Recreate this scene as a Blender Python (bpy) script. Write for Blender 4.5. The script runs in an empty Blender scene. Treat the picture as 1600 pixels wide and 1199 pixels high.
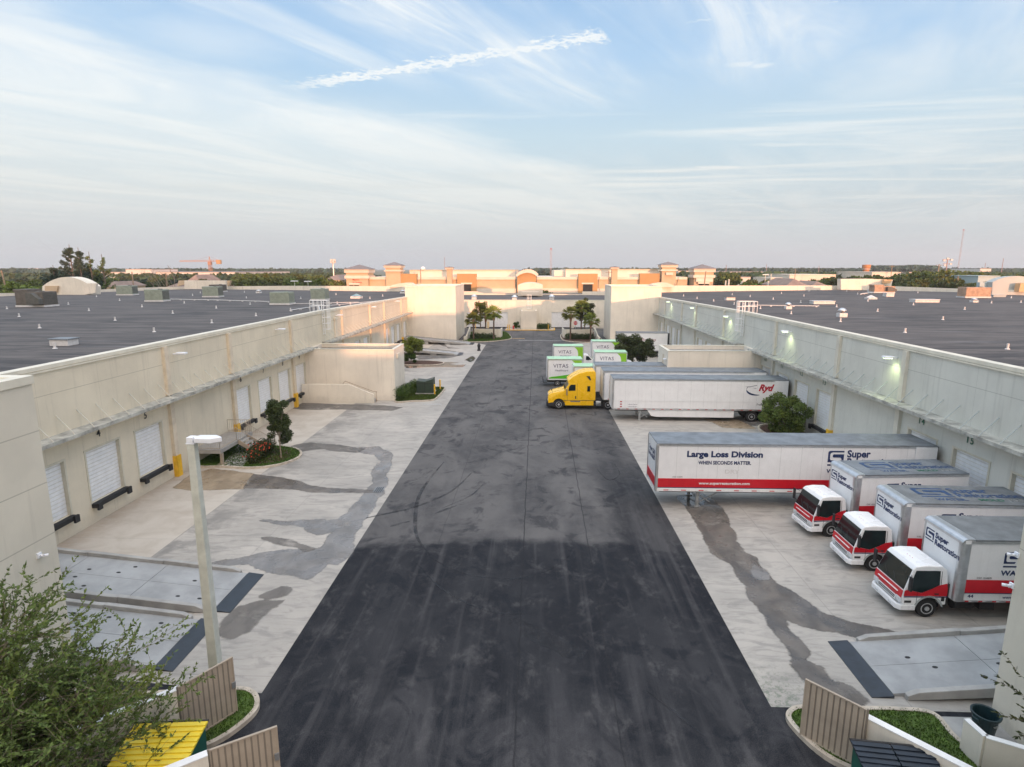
import bpy, bmesh, math, random
from mathutils import Vector, Matrix, noise as mnoise
R = math.radians
sc = bpy.context.scene
COL = sc.collection

# ------------------------------------------------------------------ camera
FPX, HC = 932.0, 14.3                      # focal length in photo pixels, height of the drone
PITCH = math.atan(180.5/FPX); YAW = math.atan(36*math.cos(PITCH)/FPX)
cd = bpy.data.cameras.new('camera'); cam = bpy.data.objects.new('camera', cd); COL.objects.link(cam)
cd.sensor_width = 36; cd.lens = FPX/1600*36; cd.clip_end = 6000; cd.clip_start = .1
cam.location = (0, 0, HC); cam.rotation_euler = (R(90)-PITCH, 0, YAW)
sc.camera = cam
sc.view_settings.view_transform = 'Standard'; sc.view_settings.look = 'None'
sc.view_settings.exposure = 0.12; sc.view_settings.gamma = 1

# ------------------------------------------------------------------ sun and sky
SUN_AZ, SUN_EL = R(20), R(3.0)             # light travels towards (-sin az, cos az), almost level
sd = bpy.data.lights.new('sun', 'SUN'); sun = bpy.data.objects.new('sun', sd); COL.objects.link(sun)
sd.energy = 5.0; sd.angle = R(.6); sd.color = (1, .46, .25)
ldir = Vector((-math.sin(SUN_AZ)*math.cos(SUN_EL), math.cos(SUN_AZ)*math.cos(SUN_EL), -math.sin(SUN_EL)))
sun.rotation_euler = ldir.to_track_quat('-Z', 'Y').to_euler()

W = bpy.data.worlds.new('World'); sc.world = W; W.use_nodes = True
nt = W.node_tree; nt.nodes.clear()
def _n(nt, t, **k):
    n = nt.nodes.new(t)
    for a, b in k.items(): setattr(n, a, b)
    return n
def setin(nt, sock, v):
    if isinstance(v, bpy.types.NodeSocket): nt.links.new(v, sock)
    elif v is not None: sock.default_value = v
def M_(nt, op, a, b=None, c=None, clamp=False):
    n = _n(nt, 'ShaderNodeMath', operation=op, use_clamp=clamp)
    for i, v in enumerate((a, b, c)):
        if v is not None: setin(nt, n.inputs[i], v)
    return n.outputs[0]
def VM(nt, op, a, b=None):
    n = _n(nt, 'ShaderNodeVectorMath', operation=op)
    setin(nt, n.inputs[0], a)
    if b is not None: setin(nt, n.inputs[1], b)
    return n.outputs['Value'] if op in ('DOT_PRODUCT', 'LENGTH') else n.outputs[0]
def MIX(nt, f, a, b, mode='MIX'):
    n = _n(nt, 'ShaderNodeMix', data_type='RGBA', blend_type=mode)
    setin(nt, n.inputs[0], f)
    for i, v in ((6, a), (7, b)):
        if isinstance(v, tuple) and len(v) == 3: v = (*v, 1)
        setin(nt, n.inputs[i], v)
    return n.outputs[2]
def RAMP(nt, f, stops, interp='LINEAR'):
    n = _n(nt, 'ShaderNodeValToRGB'); setin(nt, n.inputs[0], f); e = n.color_ramp.elements
    n.color_ramp.interpolation = interp
    while len(e) < len(stops): e.new(.5)
    for i, (p, c) in enumerate(stops):
        e[i].position = p; e[i].color = (*c, 1) if isinstance(c, tuple) else (c, c, c, 1)
    return n.outputs[0]
def NOISE(nt, vec, scale, detail=4, rough=.5, dist=0.0):
    n = _n(nt, 'ShaderNodeTexNoise'); setin(nt, n.inputs['Vector'], vec)
    n.inputs['Scale'].default_value = scale; n.inputs['Detail'].default_value = detail
    n.inputs['Roughness'].default_value = rough; n.inputs['Distortion'].default_value = dist
    return n.outputs[0]
def MAPV(nt, vec, scale=(1, 1, 1), rot=(0, 0, 0), loc=(0, 0, 0)):
    n = _n(nt, 'ShaderNodeMapping'); setin(nt, n.inputs[0], vec)
    n.inputs['Location'].default_value = loc; n.inputs['Rotation'].default_value = rot; n.inputs['Scale'].default_value = scale
    return n.outputs[0]
def SMOOTH(nt, v, a, b):
    n = _n(nt, 'ShaderNodeMapRange', interpolation_type='SMOOTHSTEP'); setin(nt, n.inputs[0], v)
    n.inputs[1].default_value = a; n.inputs[2].default_value = b
    return n.outputs[0]

def sky():
    tc = _n(nt, 'ShaderNodeTexCoord').outputs['Generated']
    sep = _n(nt, 'ShaderNodeSeparateXYZ'); nt.links.new(tc, sep.inputs[0])
    x, y, z = sep.outputs
    zc = M_(nt, 'MAXIMUM', z, 0.0)
    base = RAMP(nt, zc, [(0, (.56, .63, .67)), (.04, (.55, .63, .67)), (.12, (.53, .65, .73)), (.20, (.52, .68, .80)), (.30, (.38, .59, .84)), (.42, (.27, .48, .78)), (.55, (.21, .42, .75)), (1, (.24, .42, .70))])
    # planar cloud coordinates: where the view ray meets a level layer of cloud
    zz = M_(nt, 'MAXIMUM', z, 0.03)
    px = M_(nt, 'DIVIDE', x, zz); py = M_(nt, 'DIVIDE', y, zz)
    cmb = _n(nt, 'ShaderNodeCombineXYZ'); nt.links.new(px, cmb.inputs[0]); nt.links.new(py, cmb.inputs[1])
    P = cmb.outputs[0]
    S_ = M_(nt, 'ADD', M_(nt, 'MULTIPLY', px, .5), M_(nt, 'MULTIPLY', py, .866)); T_ = M_(nt, 'SUBTRACT', M_(nt, 'MULTIPLY', px, .866), M_(nt, 'MULTIPLY', py, .5))
    def st(ks, kt, o=0.0):                 # cloud coordinates combed along the wind
        n = _n(nt, 'ShaderNodeCombineXYZ'); nt.links.new(M_(nt, 'MULTIPLY', S_, ks), n.inputs[0]); nt.links.new(M_(nt, 'MULTIPLY', T_, kt), n.inputs[1]); n.inputs[2].default_value = o
        return n.outputs[0]
    comb = SMOOTH(nt, NOISE(nt, st(.55, 3.4), 1.0, 9, .62, 1.1), .36, .70)
    comb2 = SMOOTH(nt, NOISE(nt, st(.22, .85, 4.0), 1.0, 8, .62, 1.6), .36, .66)
    warp = M_(nt, 'SUBTRACT', NOISE(nt, st(.5, .8, 9.0), 1.0, 5, .6), .5)
    def ridge(t0, w, s1=None, amp=1.0, s0=None):
        q = M_(nt, 'ABSOLUTE', M_(nt, 'ADD', M_(nt, 'SUBTRACT', T_, t0), M_(nt, 'MULTIPLY', warp, w*2.2)))
        m = SMOOTH(nt, q, w, w*.05)
        if s1 is not None: m = M_(nt, 'MULTIPLY', m, SMOOTH(nt, S_, s1, s1-1.2))
        if s0 is not None: m = M_(nt, 'MULTIPLY', m, SMOOTH(nt, S_, s0, s0+.8))
        return M_(nt, 'MULTIPLY', m, amp)
    veil = M_(nt, 'MULTIPLY', SMOOTH(nt, M_(nt, 'ADD', T_, M_(nt, 'MULTIPLY', warp, 1.2)), -2.7, -3.7), M_(nt, 'ADD', .48, M_(nt, 'MULTIPLY', comb2, .42)))
    def blob(cx, cy, rx, ry, rot, soft=1.0):
        v = MAPV(nt, P, (1/rx, 1/ry, 1)); c = math.cos(R(rot)); s = math.sin(R(rot))
        dx = M_(nt, 'SUBTRACT', px, cx); dy = M_(nt, 'SUBTRACT', py, cy)
        a = M_(nt, 'ADD', M_(nt, 'MULTIPLY', dx, c/rx), M_(nt, 'MULTIPLY', dy, s/rx))
        b = M_(nt, 'ADD', M_(nt, 'MULTIPLY', dx, -s/ry), M_(nt, 'MULTIPLY', dy, c/ry))
        d = M_(nt, 'SQRT', M_(nt, 'ADD', M_(nt, 'MULTIPLY', a, a), M_(nt, 'MULTIPLY', b, b)))
        nz = NOISE(nt, P, 2.2/min(rx, ry)*.35, 6, .65)
        d = M_(nt, 'ADD', d, M_(nt, 'MULTIPLY', M_(nt, 'SUBTRACT', nz, .5), 1.1))
        return SMOOTH(nt, d, 1.0, 1.0-soft)
    f = M_(nt, 'MULTIPLY', veil, 1.0)
    mx = lambda v: M_(nt, 'MAXIMUM', f, v)
    br = M_(nt, 'ADD', .30, M_(nt, 'MULTIPLY', comb, .75))
    f = mx(M_(nt, 'MULTIPLY', ridge(-3.35, .85, 7.6, .95), M_(nt, 'ADD', .55, M_(nt, 'MULTIPLY', comb2, .45))))
    f = mx(M_(nt, 'MULTIPLY', ridge(-1.72, .62, 4.1, .95), br))
    f = mx(M_(nt, 'MULTIPLY', ridge(-2.35, .25, 3.2, .7), br))
    f = mx(M_(nt, 'MULTIPLY', ridge(-.72, .60, 4.2, .8), br))
    f = mx(M_(nt, 'MULTIPLY', ridge(.5, 1.6, 5.0, .55), M_(nt, 'ADD', .35, M_(nt, 'MULTIPLY', comb2, .65))))
    f = mx(M_(nt, 'MULTIPLY', M_(nt, 'MULTIPLY', comb2, SMOOTH(nt, S_, 4.0, 8.0)), .55))
    low = SMOOTH(nt, NOISE(nt, MAPV(nt, P, (.16, .62, 1), (0, 0, 0), (1.7, 4.2, 0)), 1.0, 9, .62, .9), .44, .66)
    f = mx(M_(nt, 'MULTIPLY', M_(nt, 'MULTIPLY', low, M_(nt, 'MULTIPLY', SMOOTH(nt, z, .30, .20), SMOOTH(nt, z, .03, .09))), .9))
    for b in BLOBS:
        f = M_(nt, 'MAXIMUM', f, M_(nt, 'MULTIPLY', blob(*b[:6]), b[6]))
    # two vapour trails, straight lines in the cloud layer
    for (x0, y0, x1, y1, w, amt, puff) in TRAILS:
        L = math.hypot(x1-x0, y1-y0); ux, uy = (x1-x0)/L, (y1-y0)/L
        dx = M_(nt, 'SUBTRACT', px, x0); dy = M_(nt, 'SUBTRACT', py, y0)
        t = M_(nt, 'DIVIDE', M_(nt, 'ADD', M_(nt, 'MULTIPLY', dx, ux), M_(nt, 'MULTIPLY', dy, uy)), L)
        q = M_(nt, 'ADD', M_(nt, 'MULTIPLY', dx, -uy), M_(nt, 'MULTIPLY', dy, ux))
        nz = NOISE(nt, P, puff, 5, .7)
        q = M_(nt, 'ADD', q, M_(nt, 'MULTIPLY', M_(nt, 'SUBTRACT', nz, .5), w*4.2))
        m = SMOOTH(nt, M_(nt, 'ABSOLUTE', q), w, 0)
        m = M_(nt, 'MULTIPLY', m, M_(nt, 'MULTIPLY', SMOOTH(nt, t, 0, .35), SMOOTH(nt, t, 1.0, .985)))
        m = M_(nt, 'MULTIPLY', m, M_(nt, 'ADD', .45, M_(nt, 'MULTIPLY', NOISE(nt, P, puff*.6, 4, .7), 1.0)))
        f = M_(nt, 'MAXIMUM', f, M_(nt, 'MULTIPLY', m, amt, clamp=True))
    ccol = RAMP(nt, zc, [(0, (.64, .67, .69)), (.10, (.76, .80, .81)), (.22, (.86, .90, .92)), (.5, (.84, .90, .96))])
    # clouds melt into the horizon murk
    f = M_(nt, 'MULTIPLY', f, SMOOTH(nt, z, .0, .10), clamp=True)
    col = MIX(nt, f, base, ccol)
    # greyish streaks low down
    gs = SMOOTH(nt, NOISE(nt, MAPV(nt, P, (.05, .22, 1), (0, 0, R(12)), (7, 3, 0)), 1.0, 5, .55), .50, .70)
    gs = M_(nt, 'MULTIPLY', gs, M_(nt, 'MULTIPLY', SMOOTH(nt, z, .03, .1), SMOOTH(nt, z, .32, .16)))
    col = MIX(nt, M_(nt, 'MULTIPLY', gs, .35), col, (.50, .55, .57))
    # the half of the sky behind the drone is brighter and warmer, round the low sun
    s = Vector((-ldir.x, -ldir.y, -ldir.z))
    d = VM(nt, 'DOT_PRODUCT', tc, tuple(s))
    glow = M_(nt, 'POWER', M_(nt, 'MAXIMUM', d, 0.0), 1.6)
    wide = SMOOTH(nt, y, .25, -.6)
    col = MIX(nt, wide, col, MIX(nt, 1.0, col, (1.45, 1.36, 1.22), 'MULTIPLY'))
    col = MIX(nt, glow, col, MIX(nt, 1.0, col, (1.1, .68, .34), 'ADD'))
    zen = SMOOTH(nt, z, .52, .85)
    col = MIX(nt, zen, col, MIX(nt, 1.0, col, (3.1, 2.6, 2.15), 'MULTIPLY'))
    bg = _n(nt, 'ShaderNodeBackground'); nt.links.new(col, bg.inputs[0]); bg.inputs[1].default_value = .93
    st = _n(nt, 'ShaderNodeTexSky', sky_type='NISHITA', sun_disc=False)
    st.sun_elevation = SUN_EL; st.sun_rotation = math.pi-SUN_AZ; st.air_density = 1.2; st.dust_density = 2.0
    bs = _n(nt, 'ShaderNodeBackground'); nt.links.new(st.outputs[0], bs.inputs[0]); bs.inputs[1].default_value = .03
    ad = _n(nt, 'ShaderNodeAddShader'); nt.links.new(bg.outputs[0], ad.inputs[0]); nt.links.new(bs.outputs[0], ad.inputs[1])
    out = _n(nt, 'ShaderNodeOutputWorld'); nt.links.new(ad.outputs[0], out.inputs[0])
# ------------------------------------------------------------------ photo pixels -> real points (survey helper)
_cp, _sp, _cy, _sy = math.cos(PITCH), math.sin(PITCH), math.cos(YAW), math.sin(YAW)
def ray(u, v):
    a = (u-800)/FPX; b = (v-599.5)/FPX; y = _cp-b*_sp
    return (a*_cy-y*_sy, a*_sy+y*_cy, -_sp-b*_cp)
def at(u, v, z=0.0):                      # the point at height z
    d = ray(u, v); t = (z-HC)/d[2]; return (d[0]*t, d[1]*t)
def atY(u, v, Y):                         # (X, z) in the upright plane at distance Y
    d = ray(u, v); t = Y/d[1]; return (d[0]*t, HC+d[2]*t)
def cl(u, v):
    d = ray(u, v); return (d[0]/d[2], d[1]/d[2])
def _tr(u0, v0, u1, v1, w, amt, puff):
    a = cl(u0, v0); b = cl(u1, v1); return (*a, *b, w, amt, puff)
TRAILS = [_tr(395, 147, 952, 54, .10, 1.15, 17), _tr(1040, 40, 1235, 12, .02, .6, 30), _tr(1262, 10, 1310, 2, .015, .5, 30), _tr(560, 128, 870, 78, .10, .45, 12)]
def _bl(u, v, rx, ry, rot, soft, amt): return (*cl(u, v), rx, ry, rot, soft, amt)
BLOBS = [_bl(830, 262, .9, .30, 20, .9, .9), _bl(1030, 268, .5, .14, 2, .8, .9), _bl(1125, 262, .42, .16, 4, .8, .95), _bl(1160, 100, .16, .10, 0, .9, .7), _bl(1190, 103, .12, .08, 0, .9, .7),
         _bl(60, 40, .6, .22, 60, .9, .7), _bl(850, 328, 2.4, .35, -4, .9, .6), _bl(1245, 226, .7, .14, 0, .9, .5), _bl(1500, 264, .5, .12, 0, .9, .5), _bl(330, 60, .5, .5, 60, 1.0, .4)]
sky()

# ------------------------------------------------------------------ materials
def newmat(name):
    m = bpy.data.materials.new(name); m.use_nodes = True; t = m.node_tree; t.nodes.clear()
    o = _n(t, 'ShaderNodeOutputMaterial'); b = _n(t, 'ShaderNodeBsdfPrincipled'); t.links.new(b.outputs[0], o.inputs[0])
    return m, t, b
def pos(t): return _n(t, 'ShaderNodeNewGeometry').outputs['Position']
def objc(t): return _n(t, 'ShaderNodeTexCoord').outputs['Object']
def mat(name, c, rough=.6, var=.12, scale=3.0, bump=0.0, metal=0.0, streak=0.0, spec=None, bscale=None):
    m, t, b = newmat(name); v = objc(t)
    n1 = NOISE(t, v, scale, 6, .6)
    c2 = tuple(x*(1-var*2) for x in c); c3 = tuple(min(1, x*(1+var)) for x in c)
    col = MIX(t, SMOOTH(t, n1, .25, .75), c2, c3)
    if streak:
        s = NOISE(t, MAPV(t, v, (6, 6, .35)), 1.0, 5, .6)
        col = MIX(t, M_(t, 'MULTIPLY', SMOOTH(t, s, .52, .75), streak), col, tuple(x*.62 for x in c))
    t.links.new(col, b.inputs['Base Color'])
    r = M_(t, 'ADD', rough-.06, M_(t, 'MULTIPLY', n1, .12)); t.links.new(r, b.inputs['Roughness'])
    b.inputs['Metallic'].default_value = metal
    if spec is not None: b.inputs['Specular IOR Level'].default_value = spec
    if bump:
        bn = _n(t, 'ShaderNodeBump'); bn.inputs['Strength'].default_value = bump; bn.inputs['Distance'].default_value = .02
        t.links.new(NOISE(t, v, bscale or scale*12, 4, .6), bn.inputs['Height']); t.links.new(bn.outputs[0], b.inputs['Normal'])
    return m
def emit(name, c, s):
    m = bpy.data.materials.new(name); m.use_nodes = True; t = m.node_tree; t.nodes.clear()
    o = _n(t, 'ShaderNodeOutputMaterial'); e = _n(t, 'ShaderNodeEmission'); e.inputs[0].default_value = (*c, 1); e.inputs[1].default_value = s
    t.links.new(e.outputs[0], o.inputs[0]); return m

def m_asphalt():
    m, t, b = newmat('asphalt'); P = pos(t)
    sep = _n(t, 'ShaderNodeSeparateXYZ'); t.links.new(P, sep.inputs[0]); X, Y, Z = sep.outputs
    big = NOISE(t, MAPV(t, P, (1, .55, 1)), .28, 7, .62, .6); mid = NOISE(t, P, 1.6, 6, .65, .5); fine = NOISE(t, P, 34, 3, .7)
    grain = NOISE(t, P, 150, 2, .5)
    old = MIX(t, SMOOTH(t, big, .34, .66), (.075, .074, .076), (.160, .155, .152))
    old = MIX(t, M_(t, 'MULTIPLY', SMOOTH(t, mid, .42, .72), .45), old, (.145, .14, .14))
    seal = MIX(t, SMOOTH(t, big, .38, .66), (.005, .007, .012), (.026, .028, .033))
    seal = MIX(t, M_(t, 'MULTIPLY', SMOOTH(t, mid, .5, .72), .5), seal, (.056, .056, .062))
    # darker sealed area nearest the drone, its edge bowed, reaching on up the right-hand edge
    edge = M_(t, 'SUBTRACT', Y, M_(t, 'ADD', 28.8, M_(t, 'MULTIPLY', NOISE(t, P, .5, 4, .6), 2.0)))
    edge = M_(t, 'ADD', edge, M_(t, 'MULTIPLY', M_(t, 'MULTIPLY', X, X), .012))
    rgt = M_(t, 'MULTIPLY', SMOOTH(t, M_(t, 'ADD', X, M_(t, 'MULTIPLY', mid, 2.4)), 5.0, 6.6), SMOOTH(t, Y, 52, 34))
    f = M_(t, 'MAXIMUM', SMOOTH(t, edge, .5, -.5), M_(t, 'MULTIPLY', rgt, .75))
    near = M_(t, 'MULTIPLY', SMOOTH(t, Y, 24, 15), M_(t, 'MULTIPLY', SMOOTH(t, NOISE(t, MAPV(t, P, (.5, .22, 1), (0, 0, .4), (4, 9, 0)), 1.0, 6, .6, 1.0), .42, .66), .7))
    seal = MIX(t, near, seal, (.070, .070, .075))
    col = MIX(t, f, old, seal)
    sc = M_(t, 'MULTIPLY', SMOOTH(t, NOISE(t, MAPV(t, P, (1.1, .7, 1), (0, 0, .5), (2, 5, 0)), .8, 9, .74, .3), .52, .68), .5)
    col = MIX(t, M_(t, 'MULTIPLY', sc, .8), col, (.13, .127, .127))
    dk = M_(t, 'MULTIPLY', SMOOTH(t, NOISE(t, MAPV(t, P, (1, .8, 1), (0, 0, 0), (8, 1, 0)), .55, 7, .66, .8), .52, .64), .75)
    col = MIX(t, dk, col, MIX(t, f, (.032, .033, .038), (.004, .007, .013)))
    # paving seams along the lane
    def seam(x0, w, slope=0.0):
        d = M_(t, 'SUBTRACT', X, M_(t, 'ADD', x0, M_(t, 'MULTIPLY', Y, slope)))
        d = M_(t, 'ABSOLUTE', M_(t, 'ADD', d, M_(t, 'MULTIPLY', M_(t, 'SUBTRACT', NOISE(t, P, .9, 4), .5), .16)))
        return SMOOTH(t, d, w, w*.2)
    s = M_(t, 'MAXIMUM', seam(-.55, .05, .002), M_(t, 'MULTIPLY', seam(2.6, .045, .01), .9))
    s = M_(t, 'MAXIMUM', s, M_(t, 'MULTIPLY', seam(-5.0, .04), .4))
    col = MIX(t, M_(t, 'MULTIPLY', s, .75), col, (.010, .011, .014))
    # long lighter tyre polish lines
    lane = NOISE(t, MAPV(t, P, (1.5, .05, 1)), 1.0, 4, .6)
    col = MIX(t, M_(t, 'MULTIPLY', SMOOTH(t, lane, .50, .70), .30), col, (.125, .122, .125))
    col = MIX(t, .22, col, MIX(t, SMOOTH(t, fine, .4, .7), (.01, .011, .014), (.15, .15, .155)))
    col = MIX(t, M_(t, 'MULTIPLY', SMOOTH(t, grain, .60, .75), .22), col, (.15, .15, .15))
    t.links.new(col, b.inputs['Base Color'])
    t.links.new(M_(t, 'ADD', .62, M_(t, 'MULTIPLY', big, .3)), b.inputs['Roughness']); b.inputs['Specular IOR Level'].default_value = .10
    bn = _n(t, 'ShaderNodeBump'); bn.inputs['Strength'].default_value = .5; bn.inputs['Distance'].default_value = .012
    t.links.new(NOISE(t, P, 70, 4, .7), bn.inputs['Height']); t.links.new(bn.outputs[0], b.inputs['Normal'])
    return m

def m_concrete(name, side):
    m, t, b = newmat(name); P = pos(t)
    sep = _n(t, 'ShaderNodeSeparateXYZ'); t.links.new(P, sep.inputs[0]); X, Y, Z = sep.outputs
    big = NOISE(t, P, .22, 7, .6, .8); mid = NOISE(t, MAPV(t, P, (.8, 2.4, 1)), .8, 6, .65, 1.2); fine = NOISE(t, P, 30, 4, .7)
    col = MIX(t, SMOOTH(t, big, .3, .7), (.31, .29, .262), (.46, .428, .385))
    col = MIX(t, M_(t, 'MULTIPLY', SMOOTH(t, mid, .45, .66), .6), col, (.17, .163, .155))
    st = NOISE(t, MAPV(t, P, (.35, 3.2, 1)), 1.0, 6, .6, 1.0)
    col = MIX(t, M_(t, 'MULTIPLY', SMOOTH(t, st, .52, .76), .4), col, (.17, .165, .16))
    if side < 0:
        inner = SMOOTH(t, X, -19.15, -19.25)       # the strip along the docks is a separate, warmer pour
        warm = MIX(t, SMOOTH(t, NOISE(t, P, .6, 6, .6, .5), .35, .7), (.52, .475, .41), (.41, .355, .29))
        rust = M_(t, 'MULTIPLY', SMOOTH(t, M_(t, 'ADD', X, M_(t, 'MULTIPLY', mid, 3.5)), -21.6, -23.4), .55)
        warm = MIX(t, rust, warm, (.34, .25, .17))
        col = MIX(t, inner, col, warm)
        # dirt gathered on the lane side of that joint
        dirt = M_(t, 'MULTIPLY', M_(t, 'MULTIPLY', SMOOTH(t, X, -19.25, -19.1), SMOOTH(t, X, -15.2, -19.1)), SMOOTH(t, NOISE(t, P, .55, 6, .65, .6), .42, .62))
        col = MIX(t, M_(t, 'MULTIPLY', dirt, .8), col, (.12, .115, .11))
        joints = [(-19.2, .03), (-14.3, .014)]
    else:
        joints = [(12.6, .014), (18.2, .016)]
        oil_shade = M_(t, 'MULTIPLY', SMOOTH(t, NOISE(t, P, .45, 6, .6, .6), .5, .7), SMOOTH(t, X, 12.0, 16.0))  # oil stains doubling as painted contact shade under the trucks
        col = MIX(t, M_(t, 'MULTIPLY', oil_shade, .6), col, (.15, .145, .145))
        moss = M_(t, 'MULTIPLY', M_(t, 'MULTIPLY', SMOOTH(t, X, 10.8, 8.2), SMOOTH(t, Y, 20.6, 18.0)), SMOOTH(t, NOISE(t, P, 4, 7, .75), .47, .58))
        col = MIX(t, M_(t, 'MULTIPLY', moss, .75), col, (.05, .10, .05))
    jm = None
    for (x0, w) in joints:
        a = SMOOTH(t, M_(t, 'ABSOLUTE', M_(t, 'SUBTRACT', X, x0)), w*1.4, w*.4)
        jm = a if jm is None else M_(t, 'MAXIMUM', jm, a)
    pp = M_(t, 'ABSOLUTE', M_(t, 'SUBTRACT', M_(t, 'FRACT', M_(t, 'DIVIDE', Y, 5.3)), .5))
    jm = M_(t, 'MAXIMUM', jm, M_(t, 'MULTIPLY', SMOOTH(t, pp, .004, .001), .7))
    col = MIX(t, M_(t, 'MULTIPLY', jm, .65), col, (.12, .115, .11))
    col = MIX(t, .25, col, MIX(t, fine, (.2, .2, .19), (.62, .6, .56)))
    t.links.new(col, b.inputs['Base Color']); b.inputs['Specular IOR Level'].default_value = .3
    t.links.new(M_(t, 'ADD', .6, M_(t, 'MULTIPLY', big, .3)), b.inputs['Roughness'])
    bn = _n(t, 'ShaderNodeBump'); bn.inputs['Strength'].default_value = .25; bn.inputs['Distance'].default_value = .01
    t.links.new(NOISE(t, P, 45, 4, .7), bn.inputs['Height']); t.links.new(bn.outputs[0], b.inputs['Normal'])
    return m

def m_wet(name, c1, c2, r0=.12, r1=.5, alpha=1.0, fade=True):
    m, t, b = newmat(name); P = pos(t)
    n = NOISE(t, MAPV(t, P, (1, .6, 1)), .9, 6, .6, .6); f = NOISE(t, P, 20, 4, .6)
    col = MIX(t, SMOOTH(t, n, .35, .65), c1, c2); col = MIX(t, .2, col, MIX(t, f, c1, tuple(x*1.5 for x in c2)))
    t.links.new(col, b.inputs['Base Color'])
    rr = _n(t, 'ShaderNodeMapRange'); t.links.new(NOISE(t, P, .7, 4, .6), rr.inputs[0]); rr.inputs[1].default_value = .38; rr.inputs[2].default_value = .62; rr.inputs[3].default_value = r0; rr.inputs[4].default_value = r1
    t.links.new(rr.outputs[0], b.inputs['Roughness'])
    at_ = _n(t, 'ShaderNodeAttribute', attribute_name='fade').outputs['Fac']
    fd = SMOOTH(t, M_(t, 'ADD', at_, M_(t, 'MULTIPLY', M_(t, 'SUBTRACT', NOISE(t, P, 5.0, 5, .7), .5), .9)), .15, .85)
    if fade: t.links.new(M_(t, 'MULTIPLY', fd, M_(t, 'MULTIPLY', SMOOTH(t, NOISE(t, P, .6, 6, .6), .15, .5), alpha), clamp=True), b.inputs['Alpha'])
    elif alpha < 1:
        t.links.new(M_(t, 'MULTIPLY', SMOOTH(t, NOISE(t, P, .9, 6, .6), .30, .62), alpha), b.inputs['Alpha'])
    return m

def m_wall(name, c, jy=0.0, jz=(), warm=1.0):
    """painted tilt-up concrete: faint blotches, rain streaks, panel joints jy metres apart, level joints at heights jz"""
    m, t, b = newmat(name); P = pos(t)
    sep = _n(t, 'ShaderNodeSeparateXYZ'); t.links.new(P, sep.inputs[0]); X, Y, Z = sep.outputs
    big = NOISE(t, P, .35, 6, .6)
    col = MIX(t, SMOOTH(t, big, .3, .7), tuple(x*.90 for x in c), tuple(min(1, x*1.05) for x in c))
    s = NOISE(t, MAPV(t, P, (2.6, 2.6, .16)), 1.0, 6, .65)
    col = MIX(t, M_(t, 'MULTIPLY', SMOOTH(t, s, .50, .74), .40), col, tuple(x*.60 for x in c))
    gr = M_(t, 'MULTIPLY', SMOOTH(t, M_(t, 'ADD', Z, M_(t, 'MULTIPLY', NOISE(t, P, 1.3, 6, .7), 1.6)), 1.7, .7), .35); col = MIX(t, gr, col, tuple(x*.5 for x in c))
    fine = NOISE(t, P, 26, 4, .7); col = MIX(t, .10, col, MIX(t, fine, tuple(x*.6 for x in c), (1, 1, 1)))
    j = None
    if jy:
        pp = M_(t, 'ABSOLUTE', M_(t, 'SUBTRACT', M_(t, 'FRACT', M_(t, 'DIVIDE', M_(t, 'ADD', Y, 200.0), jy)), .5)); j = SMOOTH(t, pp, .0022, .001)
    for z0 in jz:
        a = SMOOTH(t, M_(t, 'ABSOLUTE', M_(t, 'SUBTRACT', Z, z0)), .022, .01); j = a if j is None else M_(t, 'MAXIMUM', j, a)
    if j is not None: col = MIX(t, M_(t, 'MULTIPLY', j, .55), col, tuple(x*.4 for x in c))
    t.links.new(col, b.inputs['Base Color']); b.inputs['Roughness'].default_value = .85; b.inputs['Specular IOR Level'].default_value = .25
    bn = _n(t, 'ShaderNodeBump'); bn.inputs['Strength'].default_value = .22; bn.inputs['Distance'].default_value = .01
    t.links.new(NOISE(t, P, 22, 5, .7), bn.inputs['Height']); t.links.new(bn.outputs[0], b.inputs['Normal'])
    return m

def m_roof():
    m, t, b = newmat('bitumen_roof'); P = pos(t)
    sep = _n(t, 'ShaderNodeSeparateXYZ'); t.links.new(P, sep.inputs[0]); X, Y, Z = sep.outputs
    a = NOISE(t, MAPV(t, P, (.13, .75, 1)), 1.0, 9, .72, .7); bg = NOISE(t, P, .06, 5, .6)
    st = NOISE(t, MAPV(t, P, (.07, .8, 1)), 1.0, 9, .75, .5)
    col = MIX(t, SMOOTH(t, a, .40, .62), (.020, .019, .020), (.135, .118, .108))
    col = MIX(t, M_(t, 'MULTIPLY', SMOOTH(t, bg, .4, .65), .5), col, (.135, .118, .108))
    col = MIX(t, M_(t, 'MULTIPLY', SMOOTH(t, st, .56, .70), .60), col, (.27, .28, .30))
    ln = M_(t, 'ABSOLUTE', M_(t, 'SUBTRACT', M_(t, 'FRACT', Y), .5))
    col = MIX(t, M_(t, 'MULTIPLY', SMOOTH(t, ln, .06, .02), .25), col, (.03, .03, .035))
    col = MIX(t, .3, col, MIX(t, NOISE(t, P, 14, 4, .7), (.03, .03, .035), (.17, .17, .18)))
    t.links.new(col, b.inputs['Base Color']); b.inputs['Roughness'].default_value = .82; b.inputs['Specular IOR Level'].default_value = .3
    bn = _n(t, 'ShaderNodeBump'); bn.inputs['Strength'].default_value = .3; bn.inputs['Distance'].default_value = .03
    t.links.new(a, bn.inputs['Height']); t.links.new(bn.outputs[0], b.inputs['Normal'])
    return m

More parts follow.
